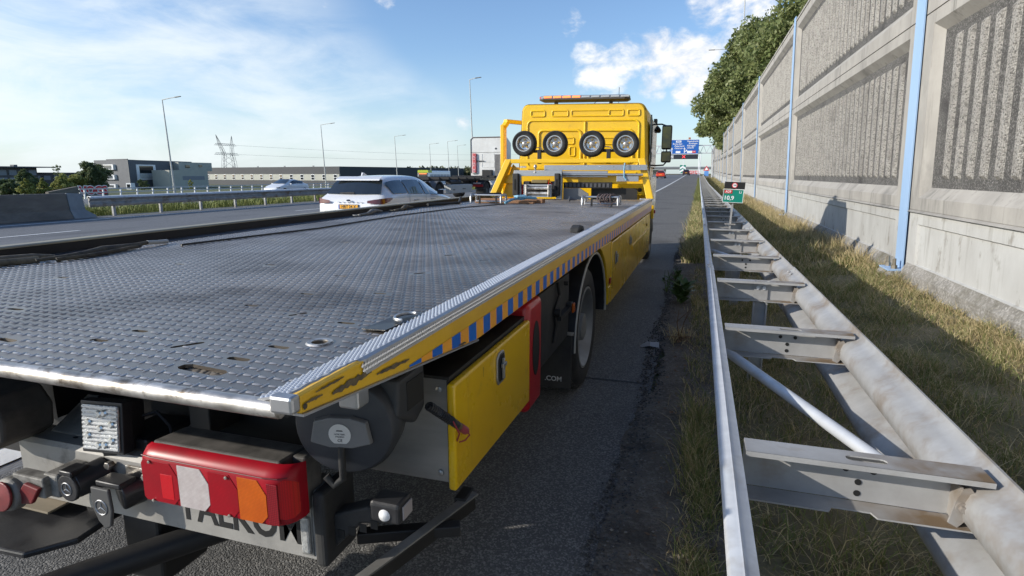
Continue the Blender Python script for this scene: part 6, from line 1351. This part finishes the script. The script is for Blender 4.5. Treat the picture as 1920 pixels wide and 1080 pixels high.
d = (Vector((*B2, 0))-Vector((*B1, 0))).normalized(); n_ = Vector((d.y, -d.x, 0)); rmx = Matrix(((d.x, 0, n_.x, 0), (d.y, 0, n_.y, 0), (0, 1, 0, 0), (0, 0, 0, 1)))
p = Vector((*B1, 0))+d*13+n_*.2+Vector((0, 0, .3)); link('lettering', text_mesh('Valspars', 2.2, M('dull_red_lettering', (.35, .08, .08), .6), Matrix.Translation(p-BASE[wh]) @ rmx, .02), wh)
gd = gz(-230, 150)
db = thing('dark_office_building', 'dark flat roofed office building behind the trees at the far left', 'building', (-230, 150, gd))
DK = M('dark_glass_cladding', (.05, .055, .06), .4, col2=(.08, .085, .09), nscale=.4)
m = MB(); m.box(-250, -230, 139, 153, gd-1, 3.9); part('tower', m, DK, db)
m = MB(); m.box(-254, -227, 134, 158, 3.9, 4.25); part('roof_slab', m, GDARK, db)
m = MB(); m.box(-252, -236, 60, 139, gd-1, 1.6); m.box(-252, -234, 153, 190, gd-1, 1.9); part('low_wing', m, DK, db)
m = MB(); m.box(-253, -233, 152.9, 192, 1.9, 2.2); m.box(-253, -235, 58, 139, 1.6, 1.85); part('roof_slab', m, GDARK, db)
for i in range(3):
    for j in range(4):
        m = MB(); m.box(-229.98, -229.8, 140.5+j*3.2, 142.9+j*3.2, -4+i*2.6, -2.2+i*2.6); part('window', m, M('pale_pane', (.22, .26, .30), .15) if 'pale_pane' not in bpy.data.materials else bpy.data.materials['pale_pane'], db)
for j in range(10):
    m = MB(); m.box(-233.98, -233.8, 154+j*3.6, 156.4+j*3.6, -.6, 1.0); part('window', m, bpy.data.materials['pale_pane'], db)
for j in range(14):
    m = MB(); m.box(-235.98, -235.8, 84+j*3.6, 86.8+j*3.6, -1.2, .6); part('window', m, bpy.data.materials['pale_pane'], db)
m = MB(); [m.box(-242, -240, y, y+1.2, 4.25, 5.0) for y in (138, 152)]; part('roof_unit', m, GDARK, db)
# sloping retaining wall with graffiti
gg = gz(-80, 62); m = MB(); m.prism([(54.5, gg-1), (62.6, gg-1), (62.6, -.12), (58.3, -.12), (54.5, -.75)], 'x', -81, -80.4); rw_ = solo('graffiti_wall', m, BARC, 'dark retaining wall with red and white graffiti letters reading VOGS behind the median barrier', 'wall', loc=(-80.7, 57, gg))
mt = Matrix.Translation(Vector((-80.38, 60.5, -.72))-Vector((-80.7, 57, gg))) @ FACE_X
link('white_outline', text_mesh('VOGS', 1.5, WPRT, mt, .005, bold=.16), rw_); mt = Matrix.Translation(Vector((-80.36, 60.5, -.72))-Vector((-80.7, 57, gg))) @ FACE_X
link('red_lettering', text_mesh('VOGS', 1.5, REDPRT, mt, .012, bold=.06), rw_)
# pylon and its lines
py_ = thing('electricity_pylon', 'lattice electricity pylon standing beyond the warehouse roof', 'pylon', (-600, 640, -3))
m = MB(); bars = []
Lf, Rt = 626, 653; zb_ = -3
def pyl(y, z, x=0): return (-600+x, y, z)
for sx in (-3, 3):
    for y0, ya, yb, yc in ((631, 632.5, 634, 628), (652, 650.5, 648, 648.5)):
        pts_ = [pyl(y0, zb_, sx), pyl(ya, 18, sx*.6), pyl(yb, 28, sx*.5), pyl(yc, 40, sx*.3), pyl(yc+(-5.5 if y0 < 640 else 1.0), 52, 0)]
        off = 2.0
        for s in (-1, 1):
            for a, c in zip(pts_, pts_[1:]): m.bar(Vector(a)+Vector((0, s*off*(1 if a[2] < 45 else .2), 0)), Vector(c)+Vector((0, s*off*(1 if c[2] < 45 else .05), 0)), .32, .32)
for y0, y1, z in ((618, 659, 27), (619.5, 656, 39)):
    for sx in (-1.2, 1.2):
        m.bar(pyl(y0, z, sx), pyl(y1, z, sx), .3, .3); m.bar(pyl(y0+3, z+2.2, sx), pyl(y1-3, z+2.2, sx), .3, .3)
    k = 10
    for i in range(k):
        a, c = y0+(y1-y0)*i/k, y0+(y1-y0)*(i+1)/k; m.bar(pyl(a, z), pyl((a+c)/2, z+2.2), .22, .22); m.bar(pyl((a+c)/2, z+2.2), pyl(c, z), .22, .22)
for i in range(5):
    z0, z1 = -3+i*8, 5+i*8; yl = lambda z: np.interp(z, [-3, 18, 28, 40], [631, 632.5, 634, 628]); yr = lambda z: np.interp(z, [-3, 18, 28, 40], [652, 650.5, 648, 648.5])
    for f in (yl, yr): m.bar(pyl(f(z0)-2.4, z0), pyl(f(z1)+2.4, z1), .22, .22); m.bar(pyl(f(z0)+2.4, z0), pyl(f(z1)-2.4, z1), .22, .22)
m.v = [(x, y, z) for x, y, z in m.v]; part('lattice', m, M('pylon_steel', (.19, .20, .21), .6), py_)
m = MB()
for i in range(4):
    z0, z1 = -3+i*7.5, 4.5+i*7.5; m.bar(pyl(634, z0), pyl(648, z1), .22, .22); m.bar(pyl(648, z0), pyl(634, z1), .22, .22)
part('cross_bracing', m, bpy.data.materials['pylon_steel'], py_)
m = MB()
for z, ys0 in ((40, 656), (28, 659)):
    for dz_, ye in ((0, 1500),):
        m.tube([(-600+(ye-ys0)*t*.28, ys0+(ye-ys0)*t, z-14*4*t*(1-t)*.5+(16 if z < 30 else 14)*t) for t in np.linspace(0, 1, 16)], .10, 4)
part('power_line', m, M('power_line', (.16, .18, .20), .6), py_)
# ------------------------------------------------------------------ gantry and road furniture ahead
gy = 120.0; gt = thing('sign_gantry', 'overhead lattice gantry carrying the blue direction sign across the motorway', 'gantry', (-8, gy, rz(gy)))
m = MB(); z0, z1 = 5.55, 7.0; x0, x1 = -24, 2.2
for yy in (gy+.5, gy+1.7):
    for z in (z0, z1): m.bar((x0, yy, z), (x1, yy, z), .14, .14)
    k = 22
    for i in range(k):
        a, c = x0+(x1-x0)*i/k, x0+(x1-x0)*(i+1)/k; m.bar((a, yy, z0), ((a+c)/2, yy, z1), .08, .08); m.bar(((a+c)/2, yy, z1), (c, yy, z0), .08, .08)
part('truss', m, GALV, gt)
part('leg', MB().box(2.1, 2.3, gy+.6, gy+1.6, rz(gy), 7.1), GALV, gt); part('leg', MB().box(-24.2, -23.8, gy+.6, gy+1.6, rz(gy)-.3, 7.1), GALV, gt)
bs_ = thing('direction_sign', 'large blue direction sign for Rotterdam hanging on the gantry', 'sign', (-3.1, gy, 5.4), None)
m = MB(); m.box(-5.72, -.46, gy, gy+.15, 5.36, 8.10); part('sign_face', m, BLUES, bs_, bevel=.03)
m = MB(); m.box(-5.72, -.46, gy-.012, gy-.004, 8.04, 8.10); m.box(-5.72, -.46, gy-.012, gy-.004, 5.36, 5.42); part('white_border', m, WPRT, bs_)
def st(s, x, z, sz=.40, al='LEFT'): text(s, sz, WPRT, bs_, (x, gy-.012, z), align=al, name='lettering', bold=.006)
st('Rotterdam', -5.30, 7.28); st('-Feijenoord', -5.05, 6.87); st('-Centrum', -5.05, 6.46); st('Papendrecht', -2.65, 7.75); st('-Kralingen', -2.4, 7.34); st('Nijmegen', -2.65, 6.94); st('Utrecht', -2.65, 6.54)
m = MB(); m.box(-4.75, -3.75, gy-.012, gy-.004, 7.55, 7.92); m.box(-4.7, -3.85, gy-.012, gy-.004, 5.55, 5.95); m.box(-2.6, -1.65, gy-.012, gy-.004, 5.55, 5.98); part('white_patch', m, WPRT, bs_)
text('RING', .3, BLUES, bs_, (-4.25, gy-.018, 7.73), bold=.006); m = MB(); m.box(-1.65, -1.0, gy-.012, gy-.004, 5.55, 5.98); part('red_route_patch', m, REDPRT, bs_); text('A15', .28, WPRT, bs_, (-1.33, gy-.018, 5.77), bold=.006)
def arrow(x, z0, z1, bend=0):
    m = MB(); m.box(x-.06, x+.06, gy-.014, gy-.004, z0, z1-.3); m.add([(x-.2, gy-.014, z1-.35), (x+.2, gy-.014, z1-.35), (x, gy-.014, z1)], [(0, 1, 2)])
    if bend: m.bar((x, gy-.009, z0+.15), (x+.35, gy-.009, z0+.45), .012, .12, up=(0, 0, 1)); m.add([(x+.2, gy-.014, z0+.62), (x+.5, gy-.014, z0+.6), (x+.48, gy-.014, z0+.28)], [(0, 1, 2)])
    part('arrow', m, WPRT, bs_)
arrow(-5.45, 5.5, 6.6); arrow(-3.1, 5.55, 6.65, 1)
ms_ = thing('matrix_sign', 'dark lane signal panel with a red cross under the blue direction sign', 'sign', (-3.1, gy, 4.5))
m = MB(); m.box(-5.75, -.5, gy+.02, gy+.4, 4.42, 5.32); part('casing', m, M('matrix_casing', (.02, .025, .035), .5), ms_, bevel=.03)
m = MB(); m.bar((-3.38, gy+.0, 4.62), (-2.92, gy+.0, 5.12), .02, .15, up=(0, 1, 0)); m.bar((-2.92, gy-.004, 4.62), (-3.38, gy-.004, 5.12), .02, .15, up=(0, 1, 0)); m.v = [(x, y, z) for x, y, z in m.v]
for a, c in (((-3.42, 4.60), (-2.88, 5.14)), ((-2.88, 4.60), (-3.42, 5.14))):
    m.add([(a[0]-.08, gy+.006, a[1]), (a[0]+.08, gy+.006, a[1]), (c[0]+.08, gy+.006, c[1]), (c[0]-.08, gy+.006, c[1])], [(0, 1, 2, 3)])
part('red_cross', m, REDX, ms_)
m = MB(); m.box(-5.7, -5.05, gy+.0, gy+.018, 4.5, 5.2); pq = part('lit_panel', m, M('grey_lit_panel', (.30, .32, .33), .5), ms_); text('70', .5, WPRT, ms_, (-5.37, gy-.004, 4.85), bold=.01)
m = MB(); m.box(-2.45, -2.05, gy+.2, gy+.4, 8.1, 8.5); m.box(-2.42, -2.08, gy+.18, gy+.2, 8.15, 8.45); solo('warning_beacon', m, M('orange_box', (.40, .16, .08), .5), 'small orange brown box standing on top of the blue direction sign', 'beacon')
ov = thing('motorway_overpass', 'distant dark concrete overpass crossing above the motorway', 'bridge', (-14, 420, 1.6))
m = MB(); m.box(-160, 60, 420, 434, 4.9, 6.1); part('deck', m, M('shaded_bridge_concrete', (.16, .17, .18), .8), ov); m = MB(); m.box(-160, 60, 419.7, 420, 6.1, 6.7); part('parapet', m, M('bridge_parapet', (.30, .32, .34), .7), ov)
for x in range(-150, 50, 14): m = MB(); m.box(x, x+1.2, 424, 430, -2, 4.9); part('pier', m, CREAM, ov)
m = MB(); m.prism([(-80, -1), (-34, -1), (-30, 1.7), (-24, 4.6), (-80, 4.6)], 'y', 425, 433); part('abutment', m, CONC, ov)
sv = thing('chevron_sign', 'green and white chevron marker standing at the exit ahead', 'sign', (-5.4, 205, rz(205)))
m = MB(); m.box(-6.45, -4.55, 205, 205.1, 1.95, 4.55); part('panel', m, GREENS, sv)
m = MB()
for z in (2.4, 3.5): m.add([(-6.45, 204.98, z-.45), (-5.5, 204.98, z+.2), (-4.55, 204.98, z-.45), (-4.55, 204.98, z+.2), (-5.5, 204.98, z+.83), (-6.45, 204.98, z+.2)], [(0, 1, 4, 5), (1, 2, 3, 4)])
part('white_chevrons', m, WPRT, sv); m = MB(); m.box(-5.7, -5.3, 205.1, 205.2, rz(205), 2.1); part('post', m, GALV, sv)
ws = thing('warning_sign', 'triangular warning sign over a small blue plate at the end of the crash barrier', 'sign', (1.1, 112, rz(112)))
m = MB(); m.add([(.55, 112, 2.15), (1.65, 112, 2.15), (1.1, 112, 3.05), (.55, 112.05, 2.15), (1.65, 112.05, 2.15), (1.1, 112.05, 3.05)], [(0, 1, 2), (5, 4, 3), (0, 3, 4, 1), (1, 4, 5, 2), (2, 5, 3, 0)]); part('red_triangle', m, REDPRT, ws); m = MB(); m.add([(.78, 111.98, 2.27), (1.42, 111.98, 2.27), (1.1, 111.98, 2.8)], [(0, 1, 2)]); part('white_triangle', m, WPRT, ws)
m = MB(); m.box(.75, 1.5, 112, 112.05, 1.2, 2.1); part('blue_plate', m, M('pale_blue_plate', (.12, .3, .7), .4), ws); m = MB(); m.box(1.05, 1.15, 112.06, 112.14, rz(112)-.1, 2.9); part('post', m, GALV, ws)
mastw = M('white_mast', (.75, .76, .78), .5)
for x, y, z, r, lb in ((-.40, 162, 6.3, .10, 'left of two white masts standing beneath the right end of the direction sign'), (-.05, 168, 6.8, .11, 'right thicker one of two white masts beneath the right end of the direction sign'), (-4.5, 172, 6.2, .07, 'thin pale mast standing behind the green chevron marker')):
    m = MB(); m.cyl((x, y, rz(y)), (x, y, z), r, 8); solo('white_mast', m, mastw, lb, 'mast')
m = MB()
for i in range(6): m.box(-2.6+i*.42, -2.3+i*.42, 165, 165.1, 1.75, 2.5)
m.box(-2.7, .3, 165.1, 165.2, 1.6, 1.75); solo('red_white_barrier', m, M('red_white_boards', (.75, .60, .60), .5, col2=(.65, .06, .08), nscale=3, ncon=(.45, .5)), 'row of red and white marker boards across the far end of the hard shoulder', 'barrier')
structure('exit_grass', sheet([-16, -11, -7.6, -5.6], [170, 190, 215, 300], .06), DRYG)

# ------------------------------------------------------------------ trees
def leaf_cloud(name, pts, size, mat, parent, flat=.0):
    n = len(pts); nr = nrng.normal(0, 1, (n, 3)); nr[:, 2] = np.abs(nr[:, 2])+flat; nr /= np.linalg.norm(nr, axis=1)[:, None]
    a = np.cross(nr, nrng.normal(0, 1, (n, 3))); a /= np.linalg.norm(a, axis=1)[:, None]; c = np.cross(nr, a); s = size*nrng.uniform(.55, 1.35, n)[:, None]
    V = np.stack([pts-a*s, pts-c*s*.55+nr*s*.12, pts+a*s, pts+c*s*.55+nr*s*.12], 1)
    V -= np.array(BASE[root_of(parent)])
    return link(name, npmesh(name, V.reshape(-1, 3), [(np.arange(n)*4)[:, None]+np.array([[0, 1, 2, 3]])], mat), parent)
def tree(name, label, x, y, h, r, z_low, n, size, mat, nclump=60, shape='round', sx=1.0, trunk_r=.22, gap=.9):
    z0 = gz(x, y); t = thing(name, label, 'tree', (x, y, z0), None); cz, hz = (z_low+h)/2, (h-z_low)/2
    C_ = []
    while len(C_) < nclump:
        u = nrng.uniform(-1, 1, 3); q = np.linalg.norm(u)
        if q > 1 or q < .35*nrng.random(): continue
        k = 1.0
        if shape == 'cone': k = max(.08, (1-(u[2]+1)/2)**.8)
        C_.append((u[0]*r*k*sx, u[1]*r*k, cz+u[2]*hz, (.22 if shape == 'cone' else .27)*r*nrng.uniform(.7, 1.3)*(1 if shape != 'cone' else max(.35, k*1.2))))
    C_ = np.array(C_); ids = nrng.integers(0, nclump, n); d = nrng.normal(0, 1, (n, 3)); d /= np.linalg.norm(d, axis=1)[:, None]; d *= (nrng.random(n)**.45)[:, None]
    pts = C_[ids, :3]+d*C_[ids, 3:4]*np.array([1, 1, .85])+np.array([x, y, z0])
    leaf_cloud('crown', pts, size, mat, t, .2)
    m = MB(); m.tube([(0, 0, -.2), (.05*r, 0, z_low), (0, .04*r, cz), (.02, 0, h*.92)], [trunk_r, trunk_r*.8, trunk_r*.5, trunk_r*.12], 8)
    for c_ in C_[:14]:
        b0 = Vector((0, 0, max(z_low*.8, c_[2]-.35*hz))); m.tube([b0, (b0+Vector(c_[:3]))/2+Vector((0, 0, .05*hz)), Vector(c_[:3])], [trunk_r*.4, trunk_r*.25, trunk_r*.1], 5)
    part('trunk', m, BARK, t, smooth=60, local=True); return t
tree('broadleaf_tree', 'nearest big leafy tree behind the noise barrier, its top cut by the frame', 9.4, 56, 18.0, 5.8, 2.5, 30000, .21, LEAFM, 90)
tree('broadleaf_tree', 'second leafy tree from the camera behind the noise barrier', 7.6, 66, 17.6, 5.4, 2.5, 28000, .23, LEAFM, 80)
tree('broadleaf_tree', 'third leafy tree from the camera behind the noise barrier, reaching over its top', 6.0, 77, 17.6, 5.2, 2.5, 26000, .25, LEAFM, 80)
tree('broadleaf_tree', 'farthest leafy tree behind the noise barrier, overhanging toward the gantry', 4.4, 86, 15.8, 5.0, 3.9, 24000, .26, LEAFM, 80)
tree('conifer_tree', 'first small pointed conifer from the left behind the median barrier', -107, 69.2, 3.1, 1.7, .1, 5200, .17, LEAFY, 60, 'cone', trunk_r=.08)
tree('conifer_tree', 'second small pointed conifer from the left behind the median barrier', -107, 71.8, 3.1, 1.5, .1, 5200, .17, LEAFY, 60, 'cone', trunk_r=.08)
tree('conifer_tree', 'third and widest small pointed conifer behind the median barrier', -107, 75.0, 3.5, 2.5, .1, 8000, .17, LEAFY, 80, 'cone', trunk_r=.08)
tree('broadleaf_tree', 'dark green bush at the far left of the row of conifers', -112, 69.5, 2.9, 1.7, .1, 4000, .2, LEAFD, 40, trunk_r=.08)
tree('conifer_tree', 'bluish green spruce in front of the dark office building', -130, 84, 5.4, 3.6, .2, 9000, .26, LEAFD, 80, 'cone', trunk_r=.12)
tree('conifer_tree', 'large dark conifer standing beside the grey brick office', -113, 85.6, 6.2, 2.7, .1, 13000, .22, LEAFD, 80, 'round', trunk_r=.15)
tree('broadleaf_tree', 'yellowish low tree between the conifers and the large dark conifer', -113, 81, 3.8, 2.6, .3, 7000, .2, LEAFY, 50, trunk_r=.1)
tree('thin_tree', 'sparse thin tree top above the dark office roof', -126, 88, 6.0, 1.2, 2.6, 420, .14, LEAFD, 14, trunk_r=.07)
tree('broadleaf_tree', 'small dark shrub at the foot of the grey brick office', -150, 127.5, 3.6, 1.3, .2, 1800, .2, LEAFD, 24, trunk_r=.08)
tree('broadleaf_tree', 'pale small tree beside the pale stair block', -150, 144, 3.2, .9, .2, 600, .2, LEAFY, 14, trunk_r=.06)
# far-off wood
wd = []
for i in range(150):
    u = nrng.random(); x = -150+u*66 + nrng.normal(0, 3); y = 300+u*40+nrng.normal(0, 8); h = (9.8 if u < .55 else 9.2)*nrng.uniform(.8, 1.02) * (1 if u < .62 else .62); n = 110
    d = nrng.normal(0, 1, (n, 3)); d /= np.linalg.norm(d, axis=1)[:, None]; d *= (nrng.random(n)**.4)[:, None]
    wd.append(np.stack([x+d[:, 0]*2.2, y+d[:, 1]*2.2, -3.6+h*.55+d[:, 2]*h*.46], 1))
wd = np.concatenate(wd); n = len(wd); nr = nrng.normal(0, 1, (n, 3)); nr /= np.linalg.norm(nr, axis=1)[:, None]; a = np.cross(nr, nrng.normal(0, 1, (n, 3))); a /= np.linalg.norm(a, axis=1)[:, None]; c = np.cross(nr, a)
V = np.stack([wd-a*.75, wd-c*.6, wd+a*.75, wd+c*.6], 1)
o = link('distant_wood', npmesh('distant_wood', V.reshape(-1, 3), [(np.arange(n)*4)[:, None]+np.array([[0, 1, 2, 3]])], M('distant_foliage', (.075, .095, .035), .8, island=(.16, .15, .065)))); o['kind'] = 'stuff'
